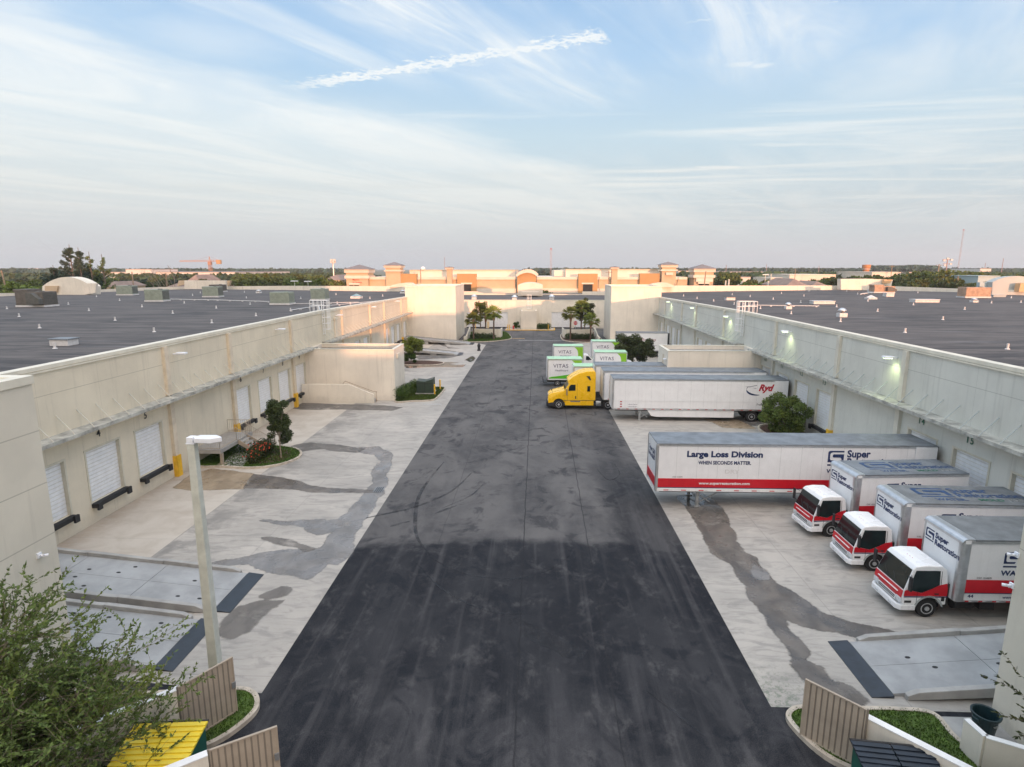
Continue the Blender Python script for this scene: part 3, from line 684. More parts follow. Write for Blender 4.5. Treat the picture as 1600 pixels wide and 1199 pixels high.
def warehouse(side):
    nm = 'left' if side < 0 else 'right'
    x0 = LX if side < 0 else RX; s = 1 if side < 0 else -1
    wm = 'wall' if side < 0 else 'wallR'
    def X(d): return x0+s*d
    def bx(mb, d0, d1, y0, y1, z0, z1, m=0):
        a, b = sorted((X(d0), X(d1))); return mb.box(a, b, y0, y1, z0, z1, m)
    lab = ('long cream warehouse on the left with dark flat roof and doors numbered 3 to 9' if side < 0 else
           'long grey-cream warehouse on the right with lit wall lamps and doors numbered 10 to 16')
    t = thing('warehouse', lab, 'warehouse', (x0, 60, 0), group=None, world=True)
    mb = MB()
    ends = sorted(DOORS); y = -8.0
    for c in ends:
        bx(mb, 0, -.35, y, c-1.36, 0, 4.22); bx(mb, 0, -.35, c-1.36, c+1.36, 0, 1.16); y = c+1.36
    bx(mb, 0, -.35, y, 150, 0, 4.22)
    a, b = sorted((X(0), X(-.35)))
    mb.front([(-8, 4.22), (150, 4.22), (150, ztop(150)-.2), (119, ztop(119)-.2), (70, ztop(70)-.2), (-8, ztop(0)-.2)], a, b)
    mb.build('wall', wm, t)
    a, b = sorted((X(.06), X(-.50)))
    mb = MB().front([(17.6, ztop(0)-.2), (70, ztop(70)-.2), (117.0, ztop(117)-.2), (117.0, ztop(117)), (70, ztop(70)), (17.6, ztop(0))], a, b)
    a, b = sorted((X(.10), X(.0)))
    mb.front([(17.6, ztop(0)-.32), (70, ztop(70)-.32), (117.0, ztop(117)-.32), (117.0, ztop(117)-.24), (70, ztop(70)-.24), (17.6, ztop(0)-.24)], a, b)
    mb.build('parapet_cap', 'cap', t)
    for p in PILS:
        mb = MB(); bx(mb, 0, .22, p-.22, p+.22, 5.78, ztop(p)-.34); bx(mb, 0, .22, p-.22, p+.22, 0, 5.60)
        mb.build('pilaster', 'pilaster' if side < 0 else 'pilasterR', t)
        g = MB(); bx(g, .225, .30, p-.25, p+.25, 0, 1.5); bx(g, 0, .30, p-.27, p-.225, 0, 1.5); g.build('yellow_guard', 'yellow', t)
    for i, c in enumerate(DOORS):
        o = link('roll_up_door', SHUT, t); o.matrix_parent_inverse = Matrix()
        def put(o):
            o.matrix_parent_inverse = Matrix(); o.location = (X(-.22)-x0, c-60, 0); o.rotation_euler = (0, 0, 0 if s > 0 else math.pi)
        put(o)
        for nme, me in (('door_frame', FR), ('dock_leveller', LEV)):
            q = bpy.data.objects.new(nme, me); COL.objects.link(q); q.parent = o; q.location = (.22, 0, 0)
    for i in range(7):
        n = str(3+i) if side < 0 else str(16-i)
        [lettering(ch, .62 if side < 0 else .56, 'black' if side < 0 else 'greentx', t, (X(.03), DOORS[i]-.2*s+s*(ci-(len(n)-1)/2)*.34, 4.98), '+X' if side < 0 else '-X', .02, name='door_number') for ci, ch in enumerate(n)]
    for (y0, y1) in ((24.5, 64.6), (69.0, 117.0)):
        mb = MB(); bx(mb, 0, 1.0, y0, y1, 5.62, 5.72); bx(mb, 1.0, 1.08, y0, y1, 5.56, 5.76); bx(mb, 0, 1.0, y0-.02, y0+.06, 5.56, 5.78)
        c = mb.build('canopy', 'canopy', t)
        k = y0+.6; rod = MB().tube((0, 0, 6.72), (s*.98, -.1, 5.74), .026, n=6).mesh('tie_rod', 'rod' if side < 0 else 'fargrey')
        while k < y1-.2:
            r = link('tie_rod', rod, c); r.location = (X(0), k, 0); k += 1.43
    for i, y in enumerate(LAMPS):
        mb = MB(); bx(mb, 0, .3, y-.05, y+.05, 8.42, 8.50)
        mb2 = MB(); bx(mb2, .28, .95, y-.2, y+.2, 8.45, 8.58)
        o = mb2.build('wall_lamp', 'lampw', t, .04)
        a = mb.build('bracket', 'lampw', o); a.matrix_parent_inverse = Matrix()
        g = MB(); bx(g, .38, .85, y-.14, y+.14, 8.425, 8.449)
        l = g.build('lens', 'lamp_on' if side > 0 else 'lens', o); l.matrix_parent_inverse = Matrix()
        if side > 0:
            pl = bpy.data.lights.new('lamp_light', 'SPOT'); pl.energy = 110; pl.color = (.86, 1, .52); pl.spot_size = R(140); pl.spot_blend = 1; pl.shadow_soft_size = .12
            po = bpy.data.objects.new('lamp_light', pl); COL.objects.link(po); po.location = (X(.5), y, 8.36)
    # roof deck and back parapet
    if side < 0:
        bk = [(640, 455.8), (560, 455), (440, 453), (300, 451.6), (250, 453), (214, 454.6), (152, 457.2), (145, 461), (62, 461.5), (0, 464.5), (-260, 472)]
        tops = [447.5, 447.2, 447, 448.2, 448.8, 450.4, 453, 453, 457.5, 458.5, 461]
    else:
        bk = [(1028, 457.5), (1100, 455.6), (1272, 453.2), (1313, 452.6), (1393, 454.2), (1504, 456.8), (1560, 461), (1640, 463), (1900, 470)]
        tops = [446.5, 446.5, 446.5, 446.5, 447.5, 451.6, 452.5, 455, 458]
    P = [at(u, v, 8.6) for u, v in bk]
    H_ = [atY(bk[i][0], tops[i], P[i][1])[1] for i in range(len(P))]
    out = [(X(-.3), -8)]+[(X(-.3), P[0][1])]+P+[(P[-1][0], -8)]
    mb = MB(); mb.prism([(x, y) for x, y in out], lambda x, y: zr(y)-.3, lambda x, y: zr(y)); mb.build('roof', 'roof', t)
    mb = MB()
    Q = [(X(0), P[0][1])]+P; HH = [H_[0]]+H_
    for i in range(len(Q)-1):
        (ax, ay), (bx_, by) = Q[i], Q[i+1]; d = Vector((bx_-ax, by-ay)); n = Vector((-d.y, d.x)).normalized()*.3
        if d.length < .01: continue
        if n.y < 0: n = -n
        pts = [(ax, ay), (bx_, by), (bx_+n.x, by+n.y), (ax+n.x, ay+n.y)]
        lo = 0.0
        k = len(mb.v); mb.v += [(x, y, lo) for x, y in pts]+[(ax, ay, HH[i]), (bx_, by, HH[i+1]), (bx_+n.x, by+n.y, HH[i+1]), (ax+n.x, ay+n.y, HH[i])]
        for q in ((4, 5, 6, 7), (0, 1, 5, 4), (1, 2, 6, 5), (2, 3, 7, 6), (3, 0, 4, 7)): mb.f.append(tuple(k+z for z in q)); mb.m.append(0)
    mb.build('back_parapet', 'wallpl', t)
    return t, P
WL, PL = warehouse(-1); WR, PR = warehouse(1)

def pxslab(mb, pts, Y, depth, m=0):      # outline in the upright plane at distance Y, real depth behind it
    return mb.side([atY(u, v, Y) for u, v in pts], Y, Y+depth, m)
def arch(u0, u1, vb, vt, n=12):
    return [(u0+(u1-u0)*k/n, vb-(vb-vt)*math.sin(math.pi*(.5-abs(k/n-.5)))**.8) for k in range(n+1)]
# raised gables that belong to the back parapets
Yg = at(100, 461, 8.6)[1]
pxslab(MB(), [(66, 461.2)]+arch(66, 142, 448, 433)+[(142, 461.2)], Yg-1.5, 3).build('curved_gable', 'wallpl', WL)
pxslab(MB(), [(131, 461), (131, 443), (150, 443), (149, 458)], Yg-2.2, .6).build('gable_wing', 'wallbox', WL)
pxslab(MB(), [(70, 457), (70, 447), (90, 447), (88, 457)], Yg-2.0, .45).build('gable_wing', 'tan', WL)
Yg = at(320, 452, 8.6)[1]
pxslab(MB(), [(288, 452), (288, 438.6), (352, 438.6), (353, 451.5)], Yg-4, 1.2).build('raised_parapet', 'wallbox', WL)
pxslab(MB(), [(277, 447.5), (279, 438.6), (290, 438.4), (290, 444)], Yg-3.0, 1.0).build('gable_wing', 'tan', WL)
pxslab(MB(), [(352.3, 443), (352.3, 438.6), (360, 438.6), (357, 447)], Yg-3.0, 1.0).build('gable_wing', 'tan', WL)
pxslab(MB(), [(608, 449)]+[(612, 446), (622, 443.3), (633, 442), (643, 442), (648, 445), (654, 449)], at(640, 455.8, 8.6)[1]+.4, 1.5).build('curved_gable', 'pink', WL)
pxslab(MB(), [(1008, 449)]+[(1013, 446), (1022, 443), (1032, 441.6), (1042, 442), (1050, 445), (1056, 449)], at(1028, 457.5, 8.6)[1]+.4, 1.5).build('curved_gable', 'pink', WR)
pxslab(MB(), [(1314, 453), (1314, 436.2), (1360, 436), (1395, 437.4), (1391, 454)], at(1340, 453, 8.6)[1]-2, 2).build('raised_parapet', 'wallpl', WR)
pxslab(MB(), [(1381, 443), (1382, 437.2), (1394.5, 437.2), (1391, 443)], at(1340, 453, 8.6)[1]-3.2, 1).build('gable_wing', 'orangef', WR)
Yg = at(1550, 461, 8.6)[1]
pxslab(MB(), [(1550, 461)]+[(1551, 441), (1560, 436.5), (1570, 433.5), (1582, 431.8), (1594, 431.6), (1606, 433), (1620, 437), (1640, 446), (1640, 464)], Yg-1, 2).build('curved_gable', 'fargrey', WR)
pxslab(MB(), [(1530, 459), (1531, 441.5), (1551, 441.5), (1551, 460.5)], Yg+.5, 1).build('gable_wing', 'farteal', WR)
pxslab(MB(), [(1592, 456), (1595, 443), (1612, 442), (1612, 457)], Yg-3, 1.4).build('gable_wing', 'orangef', WR)

# tall wings at both ends of each warehouse, reaching in to frame the court
def wing(x0, x1, y0, y1, z, t, m='wallp', z0=0.0):
    MB().box(x0, x1, y0, y1, z0, z-.25).build('end_wing', m, t)
    mb = MB(); w = .35
    mb.box(x0-.05, x1+.05, y0-.05, y0+w, z-.25, z); mb.box(x0-.05, x1+.05, y1-w, y1+.05, z-.25, z)
    mb.box(x0-.05, x0+w, y0+w, y1-w, z-.25, z); mb.box(x1-w, x1+.05, y0+w, y1-w, z-.25, z)
    mb.build('wing_cap', 'cap', t)
wing(-30.5, -15.5, -8, 17.5, 11.05, WL); wing(14.85, 30.5, -8, 17.5, 11.05, WR)
wing(-25.36, -15.45, 117.0, 131, 10.9, WL, 'wallbox'); wing(14.75, 24.36, 117.0, 128, 10.9, WR, 'wallbox')
# small cameras and floodlights on the near wings
def wing_camera(x, y, z, s, t, m='lampw'):
    mb = MB().box(min(x, x+s*.05), max(x, x+s*.05), y-.08, y+.08, z-.08, z+.08).tube((x+s*.05, y, z), (x+s*.2, y, z+.03), .025, n=6).tube((x+s*.10, y-.02, z), (x+s*.24, y+.10, z-.03), .045, .05, 10)
    mb.build('wall_camera', m, t)
def wallpt(u, v, X_):
    d = ray(u, v); k = X_/d[0]; return d[1]*k, HC+d[2]*k
yy, zz = wallpt(60, 868, -15.5); wing_camera(-15.5, yy, zz, 1, WL)
yy, zz = wallpt(1590, 867, 14.85); wing_camera(14.85, yy, zz, -1, WR)
yy, zz = wallpt(1582, 915, 14.85); wing_camera(14.85, yy, zz, -1, WR)

# ladder cages over the parapets
def cage(y, side):
    x0 = LX if side < 0 else RX; s = 1 if side < 0 else -1; t = WL if side < 0 else WR
    z1 = ztop(y)+1.15; mb = MB(); X = lambda d: x0+s*d
    for dy in (-.32, .32):
        mb.tube((X(.15), y+dy, 6.6), (X(.15), y+dy, z1), .035, n=6)
    k = 6.7
    while k < z1: mb.tube((X(.15), y-.32, k), (X(.15), y+.32, k), .02, n=5); k += .30
    for a in (-.5, -.17, .17, .5): mb.tube((X(.80), y+a, 7.2), (X(.80), y+a, z1), .03, n=5)
    for a in (-.5, .5):
        mb.tube((X(.45), y+a, 7.2), (X(.45), y+a, z1), .03, n=5)
    for z in (7.2, 7.9, 8.6, z1-.6, z1):
        mb.tube((X(.15), y-.5, z), (X(.80), y-.5, z), .03, n=5); mb.tube((X(.15), y+.5, z), (X(.80), y+.5, z), .03, n=5); mb.tube((X(.80), y-.5, z), (X(.80), y+.5, z), .03, n=5)
    for a in (-.5, .5):                   # handrail frames standing on the roof
        for d in (-.2, -.7, -1.2): mb.tube((X(d), y+a, zr(y)), (X(d), y+a, z1), .03, n=5)
        for z in (z1, z1-.55): mb.tube((X(.15), y+a, z), (X(-1.2), y+a, z), .03, n=5)
    for z in (z1, z1-.55): mb.tube((X(-1.2), y-.5, z), (X(-1.2), y+.5, z), .03, n=5)
    mb.build('ladder_cage', 'white', t)
cage(69.5, -1); cage(69.5, 1)
MB().box(-24.98, -24.85, 73.6, 73.9, 5.8, 8.2).box(-24.99, -24.72, 73.4, 74.1, 8.0, 8.25).build('downpipe', 'cap', WL)

# annexes between the dock bays
def annex(side):
    t = thing('dock_annex', 'low cream flat-roofed annex with a stair parapet, jutting from the left warehouse' if side < 0 else 'low cream flat-roofed annex jutting from the right warehouse behind the trailers', 'annex',
              ((-20, 65.8, 0) if side < 0 else (19, 66, 0)), world=True)
    a, b = (LX+.002, -15.2) if side < 0 else (14.2, RX-.002)
    y0, y1, z = 63.45, 68.4, 5.62
    MB().box(a, b, y0, y1, 0, z-.55).build('wall', 'wallbox', t)
    mb = MB(); w = .3
    mb.box(a, b, y0, y0+w, z-.55, z); mb.box(a, b, y1-w, y1, z-.55, z)
    mb.box(a, a+w, y0+w, y1-w, z-.55, z); mb.box(b-w, b, y0+w, y1-w, z-.55, z)
    mb.build('parapet', 'wallbox', t)
    MB().box(a+w, b-w, y0+w, y1-w, z-.54, z-.42).build('roof', 'roof' if side < 0 else 'alumroof', t)
    MB().box(a-.0, b+.04, y0-.05, y0+w+.02, z, z+.06).box(a, b+.04, y1-w-.02, y1+.05, z, z+.06).box(b-w, b+.04, y0+w+.02, y1-w-.02, z, z+.06).build('parapet_cap', 'cap', t) if side < 0 else \
        MB().box(a-.04, b, y0-.05, y0+w+.02, z, z+.06).box(a-.04, b, y1-w-.02, y1+.05, z, z+.06).box(a-.04, a+w, y0+w+.02, y1-w-.02, z, z+.06).build('parapet_cap', 'cap', t)
    if side < 0:
        mb = MB().side([(LX+.01, 0), (-17.2, 0), (-17.2, .95), (-19.9, 2.05), (LX+.01, 2.05)], 62.0, 62.2)
        mb.build('stair_parapet', 'wallpl', t)
        MB().side([(LX+.01, 0), (-17.3, 0), (-17.3, .2), (-19.8, 1.2), (LX+.01, 1.2)], 62.2, 63.44).build('stair', 'conc', t)
        mb = MB(); mb.tube((-20.3, 62.3, 2.35), (-17.3, 62.3, 1.25), .03, n=6); mb.tube((-17.3, 62.3, 1.25), (-16.9, 62.3, 1.2), .03, n=6); mb.tube((-17.0, 62.3, 1.2), (-17.0, 62.3, .1), .03, n=6)
        mb.tube((-20.3, 62.3, 2.35), (-20.6, 62.3, 2.05), .03, n=6); mb.build('handrail', 'wood', t)
        MB().box(-15.2, -15.06, 64.6, 65.8, 4.5, 5.0).build('door_hood', 'cap', t)
    else:
        MB().box(14.12, 14.2, 65.6, 65.75, 0, 5.0).build('downpipe', 'pilaster', t)
        MB().box(13.9, 14.2, 64.0, 64.4, 4.6, 4.75).build('wall_lamp', 'lampw', t, .03)
        MB().box(14.13, 14.198, 66.3, 67.4, 0, 2.2).build('door', 'fargrey', t)
annex(-1); annex(1)

# ------------------------------------------------------------------ roof-top plant
def ac(u, v, w, d, h, m1, m2, label, rz=0.0, style=0):
    x, y = at(u, v, zr(95)); y = at(u, v, zr(y))[1]; x = at(u, v, zr(y))[0]; z = zr(y)
    h += .25; t = thing('rooftop_unit', label, 'air conditioner', (x, y+d/2, z), rz)
    MB().box(-w/2-.1, w/2+.1, -d/2-.05, d/2+.05, .03, .28).build('kerb_base', 'pvc', t)
    mb = MB().box(-w/2, w/2, -d/2, d/2, .28, h); 
    b = mb.build('casing', m1, t, .03)
    mb = MB()
    for k in range(3): mb.box(-w/2+.12+k*w*.22, -w/2+.12+k*w*.22+w*.17, -d/2-.025, -d/2-.002, .5, h-.2)
    mb.build('access_panel', m1, t)
    mb = MB()
    for k in range(7): mb.box(w/2+.002, w/2+.03, -d/2+.1, d/2-.1, .45+k*(h-.6)/7, .45+(k+.6)*(h-.6)/7)
    mb.build('louvre', m2, t)
    MB().lathe([(.35, h), (.38, h+.08), (.3, h+.1)], w*.22, 0, 14).build('fan_guard', m2, t)
    if style:
        MB().side([(w*.05, .45), (w*.5, .45), (w*.5, h*.55), (w*.25, h-.15), (w*.05, h-.15)], -d/2-.8, -d/2-.03).build('intake_hood', m2, t)
        MB().box(-w/2-.2, -w/2+w*.45, -d/2, d/2, h, h+.35).build('duct', m1, t, .03)
    return t
ac(47, 480.5, 4.0, 2.6, 1.9, 'acbrown', 'acdark', 'large dark brown rooftop unit with intake hood at the far left of the roof', style=1)
ac(195, 462, 3.2, 2.2, 1.75, 'acgreen', 'acdark', 'grey-green rooftop unit nearest the curved gable on the left roof', .1)
ac(240, 472, 2.9, 2.2, 1.75, 'acgreen', 'acdark', 'grey-green rooftop unit, second nearest the curved gable, with dark louvred end', .06)
ac(329, 465, 3.0, 2.2, 1.8, 'acgreen', 'acdark', 'grey-green rooftop unit in front of a small brown one on the left roof', .06)
ac(339, 456.5, 3.2, 2.2, 1.5, 'acbrown', 'acdark', 'small brown rooftop unit beside the raised parapet of the left roof')
ac(437, 477, 2.9, 2.2, 1.65, 'acgreen', 'acgreen', 'grey-green rooftop unit alone between two others, tapered sides, left roof')
ac(497, 470, 2.5, 2.2, 1.75, 'acgreen', 'acgreen', 'grey-green rooftop unit right behind the white ladder cage')
ac(1527, 466, 4.6, 2.4, 1.75, 'rust', 'acdark', 'rusty tan rooftop unit near the right edge of the right roof', style=0)
ac(1380, 458, 4.6, 2.4, 1.3, 'rust', 'acdark', 'brown rooftop unit by the raised parapet on the right roof', style=1)
def hatch(u, v, w, d, h, label, lid='alumroof', m='pvc'):
    x, y = at(u, v, 8.9); z = zr(y); x, y = at(u, v, z)
    t = thing('roof_hatch', label, 'roof hatch', (x, y+d/2, z))
    MB().box(-w/2, w/2, -d/2, d/2, .0, h).build('kerb_base', m, t, .02)
    MB().prism([(-w/2-.08, -d/2-.08), (w/2+.08, -d/2-.08), (w/2+.08, d/2+.08), (-w/2-.08, d/2+.08)], h+.003, h+.08).build('lid', lid, t, .02)
hatch(92, 541, 1.3, 1.0, .42, 'low square roof hatch with pale base nearest the left parapet')
hatch(1142, 469.5, 1.5, 1.2, .5, 'small hatch with dark lid left of the ladder cage, right roof', 'acdark')
hatch(1288, 475.5, 3.2, 1.5, .40, 'long low kerbed hatch in the middle of the right roof', 'pvc')
hatch(1449, 473, 3.8, 1.6, .42, 'longest low kerbed hatch right of centre on the right roof', 'pvc')
hatch(1391, 464, 1.5, 1.3, .7, 'square upright hatch behind the long kerbs, right roof', 'pvc')
hatch(1372, 456.5, 4.0, 1.2, .5, 'pale kerb in front of the brown unit, right roof', 'pvc')
hatch(1562, 464.5, 2.4, 1.2, .35, 'grey kerb beside the rusty unit, right roof', 'fargrey', 'fargrey')
def mushroom(u, v, h, r, label, cone=False, m='pvc'):
    x, y = at(u, v, 8.9); z = zr(y); x, y = at(u, v, z)
    t = thing('roof_ventilator', label, 'roof ventilator', (x, y+r, z))
    MB().box(-r, r, -r, r, 0, h*.45).build('kerb_base', 'pvc', t, .02)
    pr = [(r*1.25, h*.45+.003), (0.02, h)] if cone else [(r*.5, h*.45+.003), (r*.5, h*.62), (r*1.05, h*.66), (r*1.1, h*.74), (r*.8, h*.9), (r*.3, h)]
    MB().lathe(pr, n=4 if cone else 18).build('hood', 'alum' if not cone else m, t, smooth=not cone)
mushroom(1318, 496, 1.0, .42, 'largest round-hooded roof ventilator on the right roof, nearest the ladder cage side')
mushroom(1233, 483.5, .9, .38, 'smaller round-hooded roof ventilator just behind the larger one')
mushroom(1364, 468.5, .8, .75, 'pyramid-capped roof vent on the right roof', True)
mushroom(1525, 473, .7, .45, 'low domed white vent in front of the rusty unit')
mushroom(555, 467, .9, .9, 'low teal pyramid-capped vent far along the left roof', True, 'tealvent')
mushroom(629, 459, .8, .6, 'round vent next to the far end wing of the left roof')
mushroom(403, 458.5, .8, .5, 'small upright vent near the back parapet of the left roof')
PIPE = MB().tube((0, 0, 0), (0, 0, .37), .075, n=8).tube((0, 0, 0), (0, 0, .06), .16, .1, n=8).mesh('vent_pipe', 'pvc')
PIPES = [[(86, 468), (107, 476), (139, 486), (30, 495), (62, 513), (86, 545), (151, 464), (187, 470), (222, 480), (180, 501), (241, 519), (270, 490), (288, 474), (331, 505), (338, 482), (391, 476), (385, 466), (301, 462), (400, 494), (470, 467), (525, 461), (527, 475), (578, 467), (598, 463), (454, 486), (11, 483), (262, 459), (313, 458), (382, 457)],
         [(1068, 463), (1089, 467), (1115, 471), (1147, 476), (1172, 464), (1188, 483), (1208, 468), (1221, 459), (1236, 491), (1256, 463), (1251, 473), (1144, 461), (1264, 455), (1313, 503), (1371, 487), (1356, 471), (1414, 520), (1427, 477), (1473, 500), (1507, 484), (1549, 474), (1574, 546), (1595, 473), (1434, 458), (1499, 462), (1340, 460), (1307, 480), (1580, 466), (1323, 455)]]
for k, L in enumerate(PIPES):
    for (u, v) in L:
        x, y = at(u, v, 8.9); x, y = at(u, v, zr(y))
        o = link('vent_pipe', PIPE, loc=(x, y, zr(y)))
        tag(o, ('short pale vent pipe sticking up from the dark roof of the left warehouse' if k == 0 else 'short pale vent pipe sticking up from the dark roof of the right warehouse'), 'vent pipe', 'vent pipes on the left roof' if k == 0 else 'vent pipes on the right roof')
def conduit(pts, label, r=.06, m='pvc'):
    mb = MB(); q = []
    for u, v in pts:
        x, y = at(u, v, 8.85); x, y = at(u, v, zr(y)+.15); q.append((x, y, zr(y)+.15))
    for a, b in zip(q, q[1:]):
        mb.tube(a, b, r, n=6)
        L = (Vector(b)-Vector(a)).length
        for k in range(int(L/3)+1):
            p = Vector(a).lerp(Vector(b), k*3/max(L, .1)); mb.box(p.x-.12, p.x+.12, p.y-.08, p.y+.08, p.z-.15, p.z-.05)
    tag(mb.build('roof_conduit', m), label, 'conduit')
conduit([(262, 467.5), (340, 469), (420, 471.5)], 'pale conduit run linking the grey-green units across the left roof')
conduit([(453, 475), (560, 472.5)], 'pale conduit running right from the lone grey-green unit', .05)
conduit([(455, 485), (498, 478), (500, 486)], 'bent pale conduit beside the ladder cage on the left roof', .06)
conduit([(512, 478), (590, 470.5)], 'thin pale conduit far along the left roof', .05)
conduit([(1170, 477), (1280, 478.5)], 'thin conduit lying right of the ladder cage on the right roof', .05)
conduit([(1345, 459.5), (1385, 455)], 'short conduit climbing to the brown unit on the right roof', .12)

# ------------------------------------------------------------------ block that closes the far end of the lane
EB = thing('dock_block', 'low cream block closing the far end of the lane, with wide white doors', 'warehouse', (0, 150, 0), world=True)
YE, ZE = 144.4, 6.62
mb = MB(); ds = [(-16.4, -11.9), (-10.9, -6.5), (4.05, 8.4), (9.6, 13.9)]; x = -31.0
for a, b in ds: mb.box(x, a, YE, YE+.35, 0, 3.86); x = b
mb.box(x, 31, YE, YE+.35, 0, 3.86).box(-31, 31, YE, YE+.35, 3.86, ZE); mb.build('wall', 'wallpl', EB)
MB().box(-31, 31, YE-.06, YE+.55, ZE+.002, ZE+.16).build('parapet_cap', 'cap', EB)
MB().box(-31, 31, YE+.36, 196, 6.1, 6.3).build('roof', 'roof', EB)
for a, b in ds:
    mb = MB()
    for k in range(12): mb.box(a, b, YE+.15, YE+.2, .25+k*.3, .25+k*.3+.285)
    mb.build('roll_up_door', 'doorw', EB)
    MB().box(a-.1, b+.1, YE-.2, YE-.01, .0, .25).build('base_strip', 'rubber', EB)  # dark strip along the foot of each wide door
mb = MB().box(-3.2, .45, 140.6, YE-.003, 0, 4.15).box(-3.2, .45, 140.6, 140.9, 4.15, 4.4).box(-3.2, -2.95, 140.9, YE-.003, 4.15, 4.4).box(.2, .45, 140.9, YE-.003, 4.15, 4.4)
mb.build('entrance_box', 'wallbox', EB)
pxslab(MB(), [(809, 463), (809, 448)]+arch(809, 848, 446, 441.5)[0:]+[(848, 463)], 172, 6).build('curved_gable', 'pink', EB)
pxslab(MB(), [(815, 462), (815, 456.5), (842, 456.5), (842, 462)], 168, 3.5).build('low_parapet', 'pink', EB)
pxslab(MB(), [(700, 462), (700, 455.5), (747, 455.5), (747, 457), (756, 458.5), (945, 460), (945, 463)], 182, .4).build('back_parapet', 'pink', EB)
pxslab(MB(), [(910, 461), (910, 455.8), (960, 455.8), (960, 462)], 180, .4).build('back_parapet', 'wallpl', EB)
for (u, v) in ((741, 468), (804, 469), (862, 468)):
    x, y = at(u, v, 6.3); t = thing('roof_ventilator', 'small square roof ventilator on the far end block, one of three alike', 'roof ventilator', (x, y, 6.3), group='ventilators on the far end block')
    MB().box(-.6, .6, -.6, .6, 0, .6).build('kerb_base', 'pvc', t); MB().lathe([(.35, .6), (.8, .75), (.3, 1.3)], n=12).build('hood', 'alum', t)
mb = MB(); x, y = at(827, 470, 6.62)
for a in (-.5, -.2, .2, .5): mb.tube((x+a, YE-.5, 4.6), (x+a, YE-.5, 8.0), .04, n=5)
for z in (4.8, 5.6, 6.4, 7.2, 8.0): mb.tube((x-.5, YE-.5, z), (x+.5, YE-.5, z), .04, n=5); mb.tube((x-.5, YE-.5, z), (x-.5, YE-.02, z), .03, n=5); mb.tube((x+.5, YE-.5, z), (x+.5, YE-.02, z), .03, n=5)
mb.build('ladder_cage', 'white', EB)
pl = bpy.data.lights.new('lamp_light', 'POINT'); pl.energy = 60; pl.color = (.7, 1, .4); pl.shadow_soft_size = .15
po = bpy.data.objects.new('lamp_light', pl); COL.objects.link(po); po.location = (11.6, YE-.5, 5.5)
MB().box(11.3, 11.9, YE-.35, YE-.01, 5.55, 5.75).build('wall_lamp', 'lampw', EB)
MB().box(11.4, 11.8, YE-.33, YE-.05, 5.52, 5.549).build('lamp_lens', 'lamp_on', EB)
class Pair(list):
    """the same part on both sides of a vehicle, each its own mesh"""
    def build(s, *a, **k): return [m.build(*a, **k) for m in s]
# ------------------------------------------------------------------ vehicles (nose at x = 0 pointing to -x, near side at y = 0)
def wheel_set(t, x, y0, y1, r=.5, w=.28, rimcol='rim', name='wheel', dual=False):
    for y, sgn in ((y0, -1), (y1, 1)):
        a = y; b = y-sgn*(w*(2.1 if dual else 1))
        lo, hi = sorted((a, b))
        ty = MB(); prof = [(r*.55, lo), (r*.9, lo), (r, lo+.04), (r, hi-.04), (r*.9, hi), (r*.55, hi)]
        ty.lathe(prof, x, r, 28, 'y')
        wl = link(name, ty.mesh('tyre', 'tyre'), t)
        rm = MB(); f = a+sgn*.004
        if sgn < 0: pr = [(r*.60, f+.02), (r*.60, f-.004), (r*.52, f-.006), (r*.42, f+.07), (r*.24, f+.05), (r*.22, f-.03), (.02, f-.035)]
        else: pr = [(r*.60, f-.02), (r*.60, f+.004), (r*.52, f+.006), (r*.42, f-.07), (r*.24, f-.05), (r*.22, f+.03), (.02, f+.035)]
        rm.lathe(pr, x, r, 24, 'y')
        for k in range(6):                  # hand holes
            an = 2*math.pi*k/6; cx, cz = x+math.cos(an)*r*.34, r+math.sin(an)*r*.34
            rm.tube((cx, a+sgn*(-.052), cz), (cx, a+sgn*(-.02), cz), r*.06, n=8, m=1)
        q = link('rim', rm.mesh('rim', [rimcol, 'dark']), wl)
def logo(t, x, z, s, y=-.006, face='side', m='navy', nm='company_emblem'):
    """the angular S mark: navy block cut by a white S channel, thin bar below"""
    def q(pts):
        return [(x+a*s, z+b*s) for a, b in pts]
    import math as mm
    rc = [(0.0, .28), (0.0, .86)]+[(.14-.14*mm.cos(R(k*22.5)), .86+.14*mm.sin(R(k*22.5))) for k in range(1, 4)]+[(.14, 1.0)]
    P = [rc+[(1.0, 1.0), (1.0, .90), (.30, .90), (.19, .86), (.13, .78), (.13, .46), (.19, .36), (.13, .28)],
         [(1.0, .76), (.34, .76), (.27, .72), (.27, .60), (.34, .56), (.86, .56), (.86, .28), (.80, .20), (.0, .20), (.0, .14), (1.0, .14)][:0] or [(.36, .77), (.30, .71), (.30, .60), (.36, .55), (.78, .55), (.86, .47), (.86, .20), (1.0, .20), (1.0, .77)],
         [(.0, .28), (.19, .36), (.70, .36), (.70, .30), (.64, .24), (0, .24)],
         [(0, .0), (1.0, .0), (1.0, .10), (0, .10)]]
    mb = MB()
    for p in P:
        if face == 'side': mb.side(q(p), y, y+.004)
        elif face == 'front': mb.front([(x-(a-x), z) if False else (a, b) for a, b in q(p)], y, y+.004)
        elif face == 'top': mb.prism(q(p), y, y+.004)
    return mb
def striped_tape(t, x0, x1, z, y=-.007, step=.9, h=.05, name='reflective_tape', cols=('red', 'tape')):
    mb = MB(); x = x0; k = 0
    while x < x1-step*.5:
        mb.box(x, x+step*.28, y, y+.005, z, z+h, 0); mb.box(x+step*.28+.01, x+step*.5, y, y+.005, z, z+h, 1); x += step
    return mb.build(name, list(cols), t)

